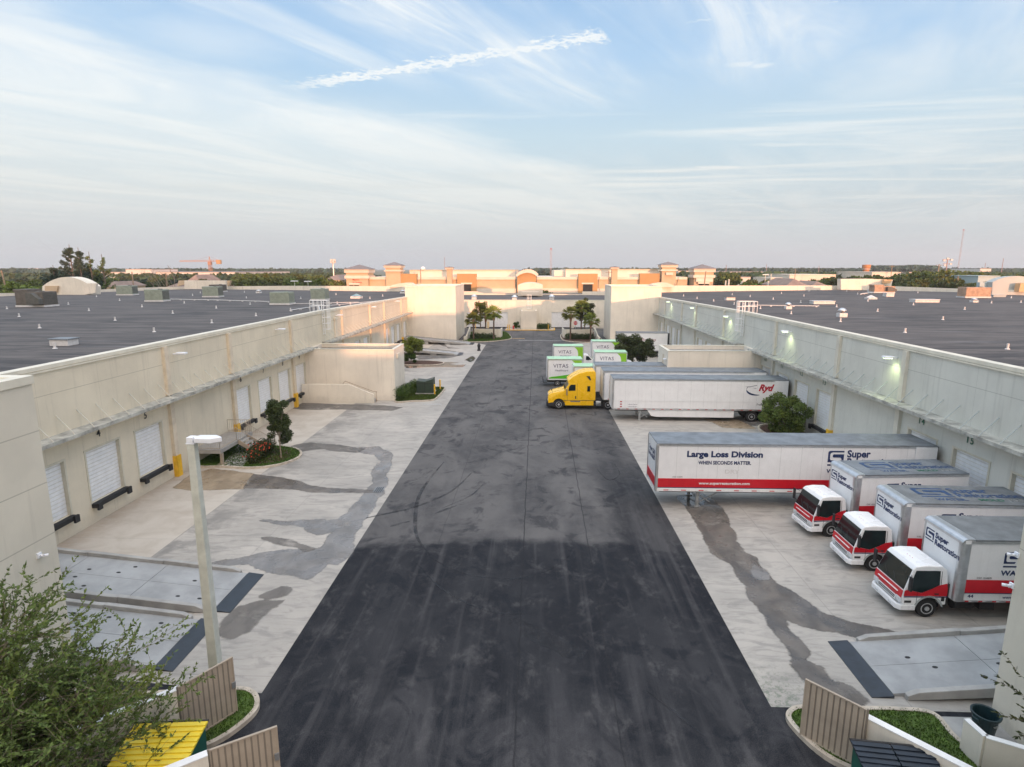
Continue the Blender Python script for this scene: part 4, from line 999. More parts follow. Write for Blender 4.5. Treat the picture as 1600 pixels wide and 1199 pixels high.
def semi_trailer(label, loc, rz, L=16.2, W=2.6, z0=1.10, z1=4.08, livery=None, skirt=False, roofm='alumroof', opendoor=True, full=True):
    t = thing('semi_trailer', label, 'semi trailer', loc, rz)
    MB().box(.12, L, .02, W-.02, z0+.1, z1-.06).build('cargo_body', 'boxwhite', t)
    MB().box(0, L+.02, 0, W, z1-.055, z1).build('roof', roofm, t, .02)
    mb = MB().box(0, L, -.012, .06, z1-.16, z1-.056).box(0, L, W-.06, W+.012, z1-.16, z1-.056)
    mb.build('top_rail', 'alum', t)
    MB().box(.1, L, -.012, .05, z0, z0+.16).box(.1, L, W-.05, W+.012, z0, z0+.16).build('bottom_rail', 'white' if livery != 'rent' else 'alum', t)
    MB().box(-.03, .14, -.015, .16, z0, z1-.056).build('corner_post', 'alum', t, .04); MB().box(-.03, .14, W-.16, W+.015, z0, z1-.056).build('corner_post', 'alum', t, .04)
    MB().box(0.0, .119, .16, W-.16, z0, z1-.056).build('front_panel', 'boxwhite', t)
    mb = MB()
    k = 1.2
    while k < L-.2: mb.box(k-.004, k+.004, .0135, .0195, z0+.17, z1-.17); k += 1.22
    mb.build('panel_seam', 'fargrey', t)
    MB().box(.3, L-.1, .25, W-.25, z0-.14, z0+.09).build('floor_frame', 'chassis', t)
    if opendoor:
        MB().box(L-1.25, L-.03, -.085, -.03, z0+.08, z1-.10).build('open_rear_door', 'boxwhite', t, .01)
    MB().box(L, L+.05, 0, W, z0, z1-.056).box(L+.05, L+.06, .1, W-.1, z0+.1, z1-.2).build('rear_frame', 'dark', t)
    for xx in (L-3.1, L-1.85):
        wheel_set(t, xx, .10, W-.10, .51, .27, dual=True)
    MB().box(L-3.8, L-1.2, .6, W-.6, .62, z0-.14).build('bogie', 'chassis', t)
    for y in (.35, W-.35):
        g = MB().box(2.55, 2.72, y-.08, y+.08, .06, z0-.14).box(2.44, 2.83, y-.14, y+.14, .0, .07); o = g.build('landing_leg', 'steel', t)
    MB().bar((2.63, .35, .5), (2.63, W-.35, .5), .06, .06).bar((2.66, .35, .25), (3.9, .35, z0-.15), .05, .05).bar((2.66, W-.35, .25), (3.9, W-.35, z0-.15), .05, .05).bar((2.7, .36, .8), (3.4, .36, .3), .05, .05).build('landing_brace', 'steel', t)
    if skirt:
        MB().side([(3.3, z0-.01), (3.7, .52), (4.2, .42), (11.4, .42), (11.4, z0-.01)], .06, .09).build('side_skirt', 'boxwhite', t)
    striped_tape(t, .5, L-1.5, z0+.05, -.019, 1.05 if livery != 'rent' else .82)
    if livery == 'restore':
        MB().box(.145, L-1.27, -.004, .018, z0+.26, z0+.80).box(-.034, .0, .17, W-.17, z0+.26, z0+.80).build('red_stripe', 'red', t)
        MB().box(.145, L-1.27, -.004, .017, z0+.215, z0+.255).build('navy_stripe', 'navy', t)
        lettering('Large Loss Division', .50, 'navy', t, (4.02, .008, 3.42), '-Y', .042, sx=1.14)
        lettering('WHEN SECONDS MATTER.', .30, 'navy', t, (4.05, .008, 2.90), '-Y', .03, sx=.86)
        lettering('www.superrestoration.com', .235, 'boxwhite', t, (4.1, -.010, z0+.52), '-Y', .025, sx=1.15)
        lettering('CGC 1516676', .10, 'black', t, (1.3, .008, 2.0), '-Y', .0)
        lettering('DRY', .34, 'tape', t, (4.5, .012, 2.35), '-Y', .03, sx=1.3)
        logo(t, 10.05, 2.80, .92, .008).build('company_emblem', 'navy', t)
        lettering('Super', .60, 'navy', t, (11.15, .008, 3.52), '-Y', .034, ax='LEFT', sx=.95)
        lettering('Restoration', .60, 'navy', t, (11.15, .008, 3.03), '-Y', .034, ax='LEFT', sx=.95)
        lettering('WATER  FIRE  MOLD', .34, 'navy', t, (10.05, .008, 2.45), '-Y', .03, ax='LEFT', sx=1.05)
        mb = logo(t, .0, 2.9, .6, 0, 'side')
        mb.v = [(-.034+(y-0)*.5, .4+x, z) for x, y, z in mb.v]; mb.build('company_emblem', 'navy', t)
        lettering('Super', .40, 'navy', t, (-.036, 1.05+.55, 3.35), '-X', .018, ax='CENTER')
        lettering('Restoration', .36, 'navy', t, (-.036, 1.4, 2.95), '-X', .018, ax='CENTER', sx=.9)
    if livery == 'rent':
        lettering('Ryd', .84, 'wine', t, (L-2.70, .008, 3.30), '-Y', .045, .35, ax='LEFT', sx=.95)
        mb = MB(); P = [(-.0+1.05*math.cos(R(a)), .52*math.sin(R(a))) for a in range(150, 281, 10)]
        n = len(P)
        for k in range(n-1):
            w0 = .02+.075*math.sin(math.pi*k/(n-1)); w1 = .02+.075*math.sin(math.pi*(k+1)/(n-1))
            (a, b), (c, d) = P[k], P[k+1]
            mb.side([(a, b-w0), (c, d-w1), (c, d+w1), (a, b+w0)], -.0, .004)
        mb.side([(-1.25, .27), (-.72, .23), (-.50, .33), (-.72, .29)], 0, .004).side([(-.62, .27), (-.1, .40), (-.1, .44), (-.62, .31)], 0, .004).side([(-.5, .12), (-.15, .10), (-.15, .14)], 0, .004)
        mb.shift(L-2.75, .012, 3.15); mb.build('logo_swoosh', 'navy', t)
        lettering('Trailer Rental & Leasing'[:16], .235, 'black', t, (L-1.30, .008, z0+.62), '-Y', .012, .3, ax='RIGHT')
        MB().box(.15, L-1.27, -.002, .018, z0+.85, z0+.865).build('belt_line', 'tape', t)
        for k, s_ in enumerate(('1-800-RY-TRUCK', 'www.ryder.com')):
            lettering(s_, .12, 'purple', t, (1.9, .010, z0+.50-k*.2), '-Y', .005, ax='CENTER')
        mb = MB()
        for k in range(3): mb.box(.72, .90, .004, .012, z0+.24+k*.24, z0+.34+k*.24)
        mb.build('side_decal', 'wine', t)
    return t
E1 = Vector(at(1027, 693, 4.08)); E2 = Vector(at(1453, 697, 4.08)); d = E2-E1
T1 = semi_trailer('long white semi trailer with red stripe reading Large Loss Division', (E1.x, E1.y, 0), math.atan2(d.y, d.x), L=16.3, livery='restore')
T2 = semi_trailer('long white rental trailer with red and navy swoosh logo and side skirt', (7.42, 55.5, 0), R(-.6), L=16.2, livery='rent', skirt=True, roofm='alumroof')
T3 = semi_trailer('long white trailer hitched to the yellow tractor, half hidden behind the rental trailer', (7.0, 59.75, 0), R(.3), L=16.3, livery=None, skirt=False)
T4 = semi_trailer('pale grey trailer third in the row, mostly hidden behind the leafy tree', (6.55, 63.9-.05, 0), R(-.2), L=7.6, z1=4.0, opendoor=False)

# --- small cab-over box trucks
def cab_truck(label, loc, rz, num=None, roofart=0, box_roof='truckroof'):
    t = thing('box_truck', label, 'box truck', loc, rz)
    cw = 2.0; y0 = .25                                    # cab between y0 and y0+cw
    yc = y0+cw/2; wx = 1.14; r = .41
    lower = [(.06, .52), (.06, .98), (.10, 1.28)]
    notch = [(wx+.52*math.cos(R(a)), r+.02+.52*math.sin(R(a))) for a in range(0, 181, 20)]
    prof = [(.08, .50), (.04, .92), (.08, 1.22), (.40, 2.14), (.52, 2.26), (.95, 2.32), (1.58, 2.29), (1.78, 2.12), (1.84, 1.60), (1.84, .62)]+[p for p in notch if p[1] > .5]
    mb = MB().side(prof, y0, y0+cw)
    # lean the upper sides inwards a little
    mb.v = [(x, y+(1 if y < yc else -1)*max(0, z-1.28)*.09, z) for x, y, z in mb.v]
    mb.build('cab', 'cabwhite', t, .05, 3, fix=True)
    inn = lambda z: max(0, z-1.28)*.09
    def onside(pts, m, name, lab=None, parent=t):
        two = Pair()
        for (yy, o) in ((y0, -.006), (y0+cw, .006)):
            mb = MB(); two.append(mb)
            p0 = [(x, yy+o+(inn(z) if yy == y0 else -inn(z)), z) for x, z in pts]; mb.poly(p0 if o < 0 else p0[::-1]); q = [(x, y-(o*1.5), z) for x, y, z in p0]
            n = len(p0)
            for k in range(n): mb.poly([p0[k], p0[(k+1) % n], q[(k+1) % n], q[k]])
        return two
    onside([(.22, 1.28), (.36, 1.60), (.52, 2.10), (1.50, 2.10), (1.50, 1.50), (1.20, 1.34), (.80, 1.16)], 'glass', 'side_window').build('side_window', 'glass', t)
    onside([(.09, 1.0), (.11, 1.24), (.21, 1.27), (.80, 1.15), (1.2, 1.33), (1.50, 1.49), (1.80, 1.56), (1.835, 1.36), (1.835, 1.02)], 'red', 'red_band').build('red_band', 'red', t)
    onside([(.10, .94), (.10, .985), (1.855, 1.005), (1.855, .955)], 'navy', 'navy_band').build('navy_band', 'navy', t)
    mb = MB().side([(.040, .86), (.032, .94), (.072, 1.22), (.055, 1.225), (.012, .94), (.020, .86)], y0+.04, y0+cw-.04); mb.build('front_band', 'red', t)
    mb = MB()                              # windscreen lies on the sloping front
    a = Vector((.093, 0, 1.26)); b = Vector((.388, 0, 2.11)); n = Vector((-.94, 0, .33)).normalized()*.012
    P = [(a.x, y0+.06, a.z), (a.x, y0+cw-.06, a.z), (b.x, y0+cw-.13, b.z), (b.x, y0+.13, b.z)]
    P = [Vector(p) for p in P]; mb.poly([p+n for p in P]); 
    for k in range(4): mb.poly([P[k]+n, P[(k+1) % 4]+n, P[(k+1) % 4]-n, P[k]-n])
    mb.build('windscreen', 'glass', t)
    mb = MB(); 
    for yy in (.55, 1.15): mb.bar((.075, y0+yy, 1.28), (.20, y0+yy+.45, 1.62), .015, .015)
    mb.build('wiper', 'rubber', t)
    MB().box(-.005, .045, y0+.30, y0+cw-.30, 1.06, 1.09).build('front_nameplate', 'cabwhite', t)
    MB().side([(-.02, .66), (.01, .84), (.045, .84), (.045, .66)], y0+.38, y0+cw-.38).box(-.025, .03, y0+.42, y0+cw-.42, .70, .73, 1).box(-.018, .03, y0+.42, y0+cw-.42, .77, .80, 1).build('grille', ['cabwhite', 'rubber'], t)
    mb = MB().prism([(-.12, y0+.15), (.02, y0-.02), (.62, y0-.02), (.62, y0+.05), (.14, y0+.06), (.0, y0+.2), (0, y0+cw-.2), (.14, y0+cw-.06), (.62, y0+cw-.05), (.62, y0+cw+.02), (.02, y0+cw+.02), (-.12, y0+cw-.15)], .36, .60)
    mb.build('bumper', 'cabwhite', t, .03)
    for yy in (y0+.02, y0+cw-.36):
        MB().side([(-.005, .66), (.0, .90), (.30, .93), (.32, .70)], yy, yy+.34).build('headlight', 'lens', t, .03)
    for yy, s_ in ((y0, -1), (y0+cw, 1)):
        mb = MB().tube((.30, yy, 1.95), (.16, yy+s_*.26, 1.95), .014, n=6).tube((.30, yy, 1.25), (.16, yy+s_*.26, 1.45), .014, n=6).box(.10, .17, yy+s_*.26-.09, yy+s_*.26+.09, 1.38, 1.98)
        mb.build('wing_mirror', 'rubber', t, .01)
        MB().side([(1.62, .80), (1.62, 1.0), (1.74, 1.0), (1.74, .80)], yy+s_*.012-.01, yy+s_*.012+.01).build('side_vent', 'rubber', t)
    for k in range(3): MB().box(.78, .84, yc-.05+(k-1)*.17, yc+.03+(k-1)*.17, 2.262, 2.30).build('marker_light', 'wine', t, .01)
    MB().box(.80, .86, y0+.22, y0+.28, 2.24, 2.29).build('marker_light', 'rubber', t)
    onside([(.62, .62), (.62, 1.22), (.635, 1.22), (.635, .62)], 'dark', 'x').build('door_gap', 'dark', t)
    onside([(1.56, .96), (1.56, 2.08), (1.575, 2.08), (1.575, .96)], 'dark', 'x').build('door_gap', 'dark', t)
    onside([(1.32, 1.08), (1.32, 1.14), (1.50, 1.14), (1.50, 1.08)], 'rubber', 'x').build('door_handle', 'rubber', t)
    onside([(.14, .70), (.14, .80), (.42, .80), (.42, .70)], 'rubber', 'x').build('corner_lamp', 'chassis', t)
    arc = [(wx+.60*math.cos(R(q)), r+.02+.60*math.sin(R(q))) for q in range(8, 173, 12)]; arc2 = [(wx+.515*math.cos(R(q)), r+.02+.515*math.sin(R(q))) for q in range(172, 7, -12)]
    onside(arc+arc2, 'fargrey', 'x').build('wheel_arch_trim', 'fargrey', t)
    MB().box(.62, 1.70, y0+.22, y0+cw-.22, .40, .96).build('engine', 'dark', t)
    MB().box(1.88, 1.97, y0+.1, y0+cw-.1, .55, 1.5).build('cab_gap_panel', 'chassis', t)
    for yy in (y0+.42, y0+cw-.62): MB().box(-.135, -.10, yy, yy+.2, .42, .50).build('fog_lamp', 'lens', t)
    MB().box(.1, 8.0, yc-.42, yc-.30, .52, .72).box(.1, 8.0, yc+.30, yc+.42, .52, .72).box(1.0, 7.9, yc-.3, yc+.3, .56, .66).build('chassis_frame', 'chassis', t)
    MB().tube((2.3, y0+.35, .55), (3.1, y0+.35, .55), .24, n=14).box(3.3, 3.9, y0+.1, y0+.5, .38, .78).build('fuel_tank', 'chassis', t)
    wheel_set(t, wx, y0+.06, y0+cw-.06, r, .22)
    wheel_set(t, 6.0, y0+.02, y0+cw-.02, r, .22, dual=True)
    # box
    bx0, bx1, W, b0, b1 = 1.98, 8.1, 2.42, .92, 3.62
    MB().box(bx0+.12, bx1, .02, W-.02, b0+.08, b1-.05).build('cargo_box', 'boxwhite', t)
    MB().box(bx0, bx0+.119, .17, W-.17, b0, b1-.16).build('front_panel', 'boxwhite', t)
    pr = [(bx0-.005, b1-.17)]+[(bx0-.005+.22-.22*math.cos(R(a)), b1-.20+.22*math.sin(R(a))) for a in (0, 22, 45, 67, 90)]+[(bx0+.5, b1+.02), (bx0+.5, b1-.049), (bx0+.13, b1-.049), (bx0+.13, b1-.19)]
    MB().side(pr, .03, W-.03).build('roof_nose', 'alum', t, .03)
    MB().box(bx0+.501, bx1+.02, -.005, W+.005, b1-.049, b1+.01).build('roof', box_roof, t)
    for yy in (0, W):
        q = [(0, 0), (.0, .18), (.30, .18), (.30, 0)]
        s_ = 1 if yy == 0 else -1
        c = [(bx0-.01+.16-.16*math.cos(R(a)), yy-.012*s_+s_*(.16-.16*math.sin(R(a)))) for a in (0, 22, 45, 67, 90)]
        mb = MB().prism([(bx0-.01, yy+s_*.2)]+c+[(bx0+.34, yy-.012*s_), (bx0+.34, yy+.0195*s_), (bx0+.121, yy+.0195*s_), (bx0+.121, yy+s_*.2)], b0, b1-.17)
        mb.build('corner_post', 'alum', t, fix=True)
    MB().box(bx0+.34, bx1, -.012, .03, b1-.15, b1-.05).box(bx0+.34, bx1, W-.03, W+.012, b1-.15, b1-.05).build('top_rail', 'alum', t)
    MB().box(bx0+.345, bx1, -.006, .0, b0+.42, b0+.98).box(bx0+.345, bx1, W+.0, W+.006, b0+.42, b0+.98).build('red_stripe', 'red', t)
    MB().box(bx0+.345, bx1, -.006, .0, b0+.385, b0+.418).build('navy_stripe', 'navy', t)
    MB().box(bx0+.34, bx1, -.012, .03, b0+.0, b0+.079).build('bottom_rail', 'alum', t)
    striped_tape(t, bx0+.4, bx1-.2, b0+.015, -.018, .55, .05)
    MB().box(bx1, bx1+.05, .0, W, b0, b1-.05).build('rear_door', 'boxwhite', t)
    # writing on the side
    logo(t, bx0+1.72, 2.46, .66, .010).build('company_emblem', 'navy', t)
    lettering('Super', .46, 'navy', t, (bx0+2.5, .010, 3.0), '-Y', .034, ax='LEFT')
    lettering('Restoration', .46, 'navy', t, (bx0+2.5, .010, 2.60), '-Y', .034, ax='LEFT')
    lettering('WATER', .30, 'navy', t, (bx0+1.68, .010, 2.20), '-Y', .03, ax='LEFT', sx=1.15)
    lettering('CGC 1516676', .10, 'black', t, (bx0+1.05, .010, b0+1.06), '-Y', .0)
    if num: lettering(num, .19, 'navy', t, (bx0+.62, .010, b0+.25), '-Y', .02, sx=1.2)
    lettering('www.superrestoration.com', .17, 'navy', t, (bx0+1.9, .010, b0+.22), '-Y', .015, ax='LEFT', sx=1.1)
    lettering('1-800', .26, 'boxwhite', t, (bx0+2.0, -.010, b0+.74), '-Y', .02, ax='LEFT', sx=1.1)
    # writing on the nose of the box (reads from the front: left is +y)
    f = logo(t, 0, 0, .52, 0, 'side'); f.v = [(bx0-.006+y, W-.25-x, 2.72+z) for x, y, z in f.v]; f.build('company_emblem', 'navy', t)
    lettering('Super', .34, 'navy', t, (bx0-.008, W-.85, 3.10), '-X', .032, ax='LEFT')
    lettering('Restoration', .34, 'navy', t, (bx0-.008, W-.85, 2.80), '-X', .032, ax='LEFT', sx=.92)
    if roofart:
        m = 'navyfade'
        f = logo(t, 0, 0, 1.15, 0, 'side'); f.v = [(bx0+1.3+x*1.35, .85+z, b1+.012+y) for x, y, z in f.v]; f.build('roof_emblem', m, t)
        lettering('Super', .78, m, t, (bx0+3.0, 1.72, b1+.014), '+Z', .02, ax='LEFT')
        lettering('Restoration', .72, m, t, (bx0+3.0, 1.12, b1+.014), '+Z', .02, ax='LEFT', sx=.88)
        lettering('WATER.', .36, m, t, (bx0+1.75, .55, b1+.014), '+Z', .03, ax='LEFT', sx=1.1)
        lettering('MOLD', .36, 'greentx', t, (bx0+3.7, .55, b1+.014), '+Z', .03, ax='LEFT', sx=1.1)
        lettering('FIRE', .36, 'alum', t, (bx0+5.0, .55, b1+.014), '+Z', .03, ax='LEFT', sx=1.1)
    return t
cab_truck('white and red box truck nearest the camera, numbered 44 on its side', (15.22, 22.86, 0), R(.6), num='44')
cab_truck('white and red box truck in the middle of the three, crisp blue roof writing', (15.18, 26.72, 0), R(-.8), roofart=1)
cab_truck('white and red box truck farthest of the three, beside the long red-striped trailer', (14.95, 30.32, 0), R(4.5), roofart=1, box_roof='alumroof')

# --- yellow sleeper tractor
def tractor(loc, rz):
    t = thing('tractor_unit', 'yellow sleeper-cab tractor unit with its nose out in the lane', 'truck', loc, rz)
    W = 2.46
    # bonnet, narrowing to the grille
    prof = [(.10, .62), (.04, 1.05), (.10, 1.42), (.35, 1.62), (1.0, 1.78), (1.72, 1.95), (1.78, 1.9), (1.78, .62)]
    notch = [(1.16+.60*math.cos(R(a)), .52+.60*math.sin(R(a))) for a in range(0, 181, 20)]
    prof = prof+[p for p in notch if p[1] > .62]
    mb = MB().side(prof, .05, W-.05)
    mb.v = [(x, W/2+(y-W/2)*(.80+.2*min(1, max(0, x)/1.7) if z > 1.2 else .94+.06*min(1, x/1.7)), z) for x, y, z in mb.v]
    mb.build('bonnet', 'cabyellow', t, .07, 3, fix=True)
    cab = [(1.62, .95), (1.70, 1.96), (2.18, 2.66), (2.06, 2.82), (2.10, 3.0), (2.55, 3.38), (3.2, 3.74), (3.9, 3.94), (4.65, 3.98), (4.86, 3.90), (4.9, 3.7), (4.9, 1.0), (4.9, .95)]
    mb = MB().side(cab, 0, W)
    mb.v = [(x, W/2+(y-W/2)*(1-max(0, z-2.5)*.07), z) for x, y, z in mb.v]
    mb.build('cab', 'cabyellow', t, .08, 3, fix=True)
    MB().side([(1.80, .42), (1.80, .93), (4.72, .93), (4.72, .42)], .0, W).build('side_fairing', 'cabyellow', t, .04)
    MB().box(2.35, 3.35, -.02, .0, .80, .90).build('step_plate', 'chrome', t)
    mb = MB(); a = Vector((1.765, 0, 2.03)); b = Vector((2.15, 0, 2.60)); n = Vector((-.83, 0, .56))*.015
    P = [Vector((a.x, .10, a.z)), Vector((a.x, W-.10, a.z)), Vector((b.x, W-.16, b.z)), Vector((b.x, .16, b.z))]
    mb.poly([p+n for p in P])
    for k in range(4): mb.poly([P[k]+n, P[(k+1) % 4]+n, P[(k+1) % 4]-n, P[k]-n])
    mb.build('windscreen', 'glass', t)
    def sides(pts, m, name):
        two = Pair()
        for yy, o in ((0, -.008), (W, .008)):
            mb = MB(); two.append(mb)
            p0 = [(x, (W/2+(yy-W/2)*(1-max(0, z-2.5)*.07))+o, z) for x, z in pts]; mb.poly(p0)
            q = [(x, y-2*o, z) for x, y, z in p0]; n_ = len(pts)
            for k in range(n_): mb.poly([p0[k], p0[(k+1) % n_], q[(k+1) % n_], q[k]])
        return two.build(name, m, t)
    sides([(2.12, 1.95), (2.20, 2.40), (2.36, 2.60), (2.85, 2.60), (2.85, 1.98)], 'glass', 'side_window')
    sides([(4.05, 1.90), (4.05, 2.46), (4.34, 2.46), (4.34, 1.90)], 'glass', 'sleeper_window')
    sides([(3.92, 3.48), (4.28, 3.48), (4.42, 3.10), (4.30, 3.05), (4.12, 3.25)], 'rubber', 'roof_vent')
    sides([(2.82, 1.12), (2.82, 1.42), (2.93, 1.42), (2.93, 1.12)], 'rubber', 'door_handle')
    sides([(3.02, .98), (3.02, 2.72), (3.035, 2.72), (3.035, .98)], 'dark', 'door_gap')
    sides([(2.02, .98), (2.02, 1.95), (2.035, 1.95), (2.035, .98)], 'dark', 'door_gap')
    sides([(1.62, .935), (4.88, .935), (4.88, .965), (1.62, .965)], 'dark', 'sill_gap')
    MB().prism([(-.10, .5), (.0, .18), (.75, .06), (.75, .2), (.2, .3), (.2, W-.3), (.75, W-.2), (.75, W-.06), (0, W-.18), (-.10, W-.5)], .28, .70).build('bumper', 'chassis', t, .04)
    MB().side([(-.04, .74), (.01, 1.42), (.10, 1.50), (.12, .74)], .70, W-.70).build('grille', 'chrome', t, .03)
    for y in (.22, W-.50):
        MB().side([(.02, .82), (.05, 1.12), (.42, 1.22), (.30, .84)], y, y+.28).build('headlight', 'lens', t, .04)
    for y, s_ in ((0, -1), (W, 1)):
        MB().box(1.90, 2.0, y+s_*.26-.07, y+s_*.26+.07, 1.55, 2.25).tube((2.0, y, 2.2), (1.95, y+s_*.26, 2.2), .02, n=6).tube((2.0, y, 1.6), (1.95, y+s_*.26, 1.6), .02, n=6).build('wing_mirror', 'chrome', t, .02)
        MB().tube((.55, y-s_*.25, 1.6), (.45, y-s_*.12, 2.0), .012, n=5).box(.38, .46, y-s_*.2-.06, y-s_*.2+.06, 1.95, 2.1).build('bonnet_mirror', 'rubber', t)
    MB().box(1.0, 7.5, W/2-.5, W/2-.38, .55, .85).box(1.0, 7.5, W/2+.38, W/2+.5, .55, .85).box(4.95, 5.7, W/2-.5, W/2+.5, .6, .9).build('chassis_frame', 'chassis', t)
    MB().tube((5.0, .5, .62), (5.5, .5, .62), .2, n=10).box(5.0, 5.5, .2, .8, .38, .44).build('side_tank', 'steel', t)
    wheel_set(t, 1.16, .06, W-.06, .50, .28)
    for xx in (6.2, 7.5): wheel_set(t, xx, .0, W, .50, .27, dual=True)
tractor((1.38, 59.95, 0), R(.5))

# --- healthcare box vans, tails towards the lane (nose towards +x, so they are built nose at -x and turned)
def box_van(label, loc, rz, art=True, L=4.25, cab=True):
    """built with its tail at x=0 and cab at +x"""
    t = thing('box_van', label, 'box van', loc, rz, 'green and white healthcare box vans')
    W, b0, b1 = 2.25, .82, 3.42
    MB().box(.02, L, .02, W-.02, b0, b1-.05).build('cargo_box', 'boxwhite', t)
    MB().box(0, L+.02, 0, W, b1-.049, b1+.02).build('roof', 'paleroof', t, .03)
    MB().box(-.02, .08, -.012, .08, b0, b1-.05).box(-.02, .08, W-.08, W+.012, b0, b1-.05).build('corner_post', 'alum', t); MB().box(L-.06, L+.02, -.012, .08, b0, b1-.05).build('corner_post', 'alum', t)
    MB().box(.08, L-.06, -.01, .05, b1-.14, b1-.05).build('top_rail', 'alum', t)
    MB().box(-.03, .0199, .15, W-.15, b0+.1, b1-.2).build('rear_door', 'boxwhite', t)
    MB().box(-.55, .0, .3, W-.3, .42, .50).tube((-.5, .3, .46), (-.5, .3, .9), .03, n=6).tube((-.5, W-.3, .46), (-.5, W-.3, .9), .03, n=6).build('rear_step', 'chassis', t)
    MB().box(0, L+1.2, .55, W-.55, .45, b0-.01).build('chassis_frame', 'chassis', t)
    lettering('VITAS', .66, 'purple', t, (1.62, .010, b0+1.72), '-Y', .004, sx=1.02, space=1.08)
    lettering('Healthcare', .34, 'purple', t, (1.72, .012, b0+1.18), '-Y', .0, sx=1.1)
    n = 10
    P = [(.18+(L-1.1)*k/n, b0+.38+.42*(k/n)**1.4) for k in range(n+1)]
    MB().side([(.18, b0+.16)]+[(.18, b0+.30)]+P[1:]+[(L-.92, b0+.16)], .004, .018).build('green_swoosh', 'green2', t)
    c = [(L-1.25+.5*math.sin(R(a)), b0+1.35-.95*math.cos(R(a))) for a in range(30, 161, 10)]
    MB().side([(L-1.3, b1-.16)]+c[::-1]+[(L-.7, b0+.05), (L-.08, b0+.05), (L-.08, b1-.16)], .004, .018).build('lime_panel', 'lime', t)
    if cab:
        y0 = .18; w = 1.9
        pr = [(L+.02, .45), (L+.02, 2.12), (L+.35, 2.16), (L+.75, 2.05), (L+1.45, 1.40), (L+2.05, 1.20), (L+2.25, .95), (L+2.25, .45)]
        mb = MB().side(pr, y0, y0+w); mb.build('cab', 'cabwhite', t, .06, 3, fix=True)
        MB().side([(L+.40, 1.38), (L+.40, 1.95), (L+.74, 1.95), (L+1.22, 1.42)], y0-.012, y0+.01).build('side_window', 'glass', t)
        a = Vector((L+.80, 0, 2.0)); b = Vector((L+1.44, 0, 1.42)); nn = Vector((.67, 0, .74))*.012
        q = [Vector((a.x, y0+.12, a.z)), Vector((a.x, y0+w-.12, a.z)), Vector((b.x, y0+w-.06, b.z)), Vector((b.x, y0+.06, b.z))]
        mb = MB().poly([p+nn for p in q])
        for k in range(4): mb.poly([q[k]+nn, q[(k+1) % 4]+nn, q[(k+1) % 4]-nn, q[k]-nn])
        mb.build('windscreen', 'glass', t)
        MB().box(L+2.2, L+2.33, y0+.05, y0+w-.05, .42, .66).build('bumper', 'chassis', t, .03)
        MB().box(L+.62, L+.75, y0-.26, y0-.08, 1.4, 1.75).build('wing_mirror', 'rubber', t, .02)
        wheel_set(t, L+1.55, y0-.01, y0+w+.01, .38, .22)
    wheel_set(t, 1.25 if L > 4 else 1.1, .12, W-.12, .38, .22, dual=True)
    return t
v1 = box_van('green and white healthcare box van nearest the yellow tractor, tail farthest out', (1.62, 72.0, 0), R(2))
dup(v1, (2.72, 84.4, 0), R(1), 'green and white healthcare box van just behind the nearest, white cab visible')
dup(v1, (7.95, 78.4, 0), R(-1), 'green and white healthcare box van next to the leafy tree, its lettering half hidden')
dup(v1, (8.7, 90.2, 0), R(0), 'green and white healthcare box van backmost of the group, mostly hidden')
dup(v1, (4.45, 66.6, 0), R(1), 'pale green-roofed box van directly behind the yellow tractor')
# the panel van glimpsed past the annex
def panel_van(label, loc, rz):
    t = thing('panel_van', label, 'van', loc, rz)
    pr = [(.05, .35), (.0, .8), (.15, 1.05), (.95, 1.28), (1.65, 2.0), (1.9, 2.1), (5.1, 2.12), (5.25, 1.9), (5.3, .35)]
    MB().side(pr, 0, 1.95).build('body', 'cabwhite', t, .08, 3, fix=True)
    a = Vector((1.05, 0, 1.36)); b = Vector((1.60, 0, 1.92)); nn = Vector((-.7, 0, .7))*.014
    q = [Vector((a.x, .1, a.z)), Vector((a.x, 1.85, a.z)), Vector((b.x, 1.78, b.z)), Vector((b.x, .17, b.z))]
    mb = MB().poly([p+nn for p in q])
    for k in range(4): mb.poly([q[k]+nn, q[(k+1) % 4]+nn, q[(k+1) % 4]-nn, q[k]-nn])
    mb.build('windscreen', 'glass', t)
    MB().side([(1.35, 1.38), (1.78, 1.85), (2.5, 1.85), (2.5, 1.35)], -.012, .01).build('side_window', 'glass', t)
    MB().box(-.06, .06, .1, 1.85, .3, .6).build('bumper', 'chassis', t, .03)
    wheel_set(t, .95, .0, 1.95, .35, .22); wheel_set(t, 4.2, .0, 1.95, .35, .22)
panel_van('white van tucked between the leafy tree and the right annex', (11.9, 74.6, 0), R(-4))
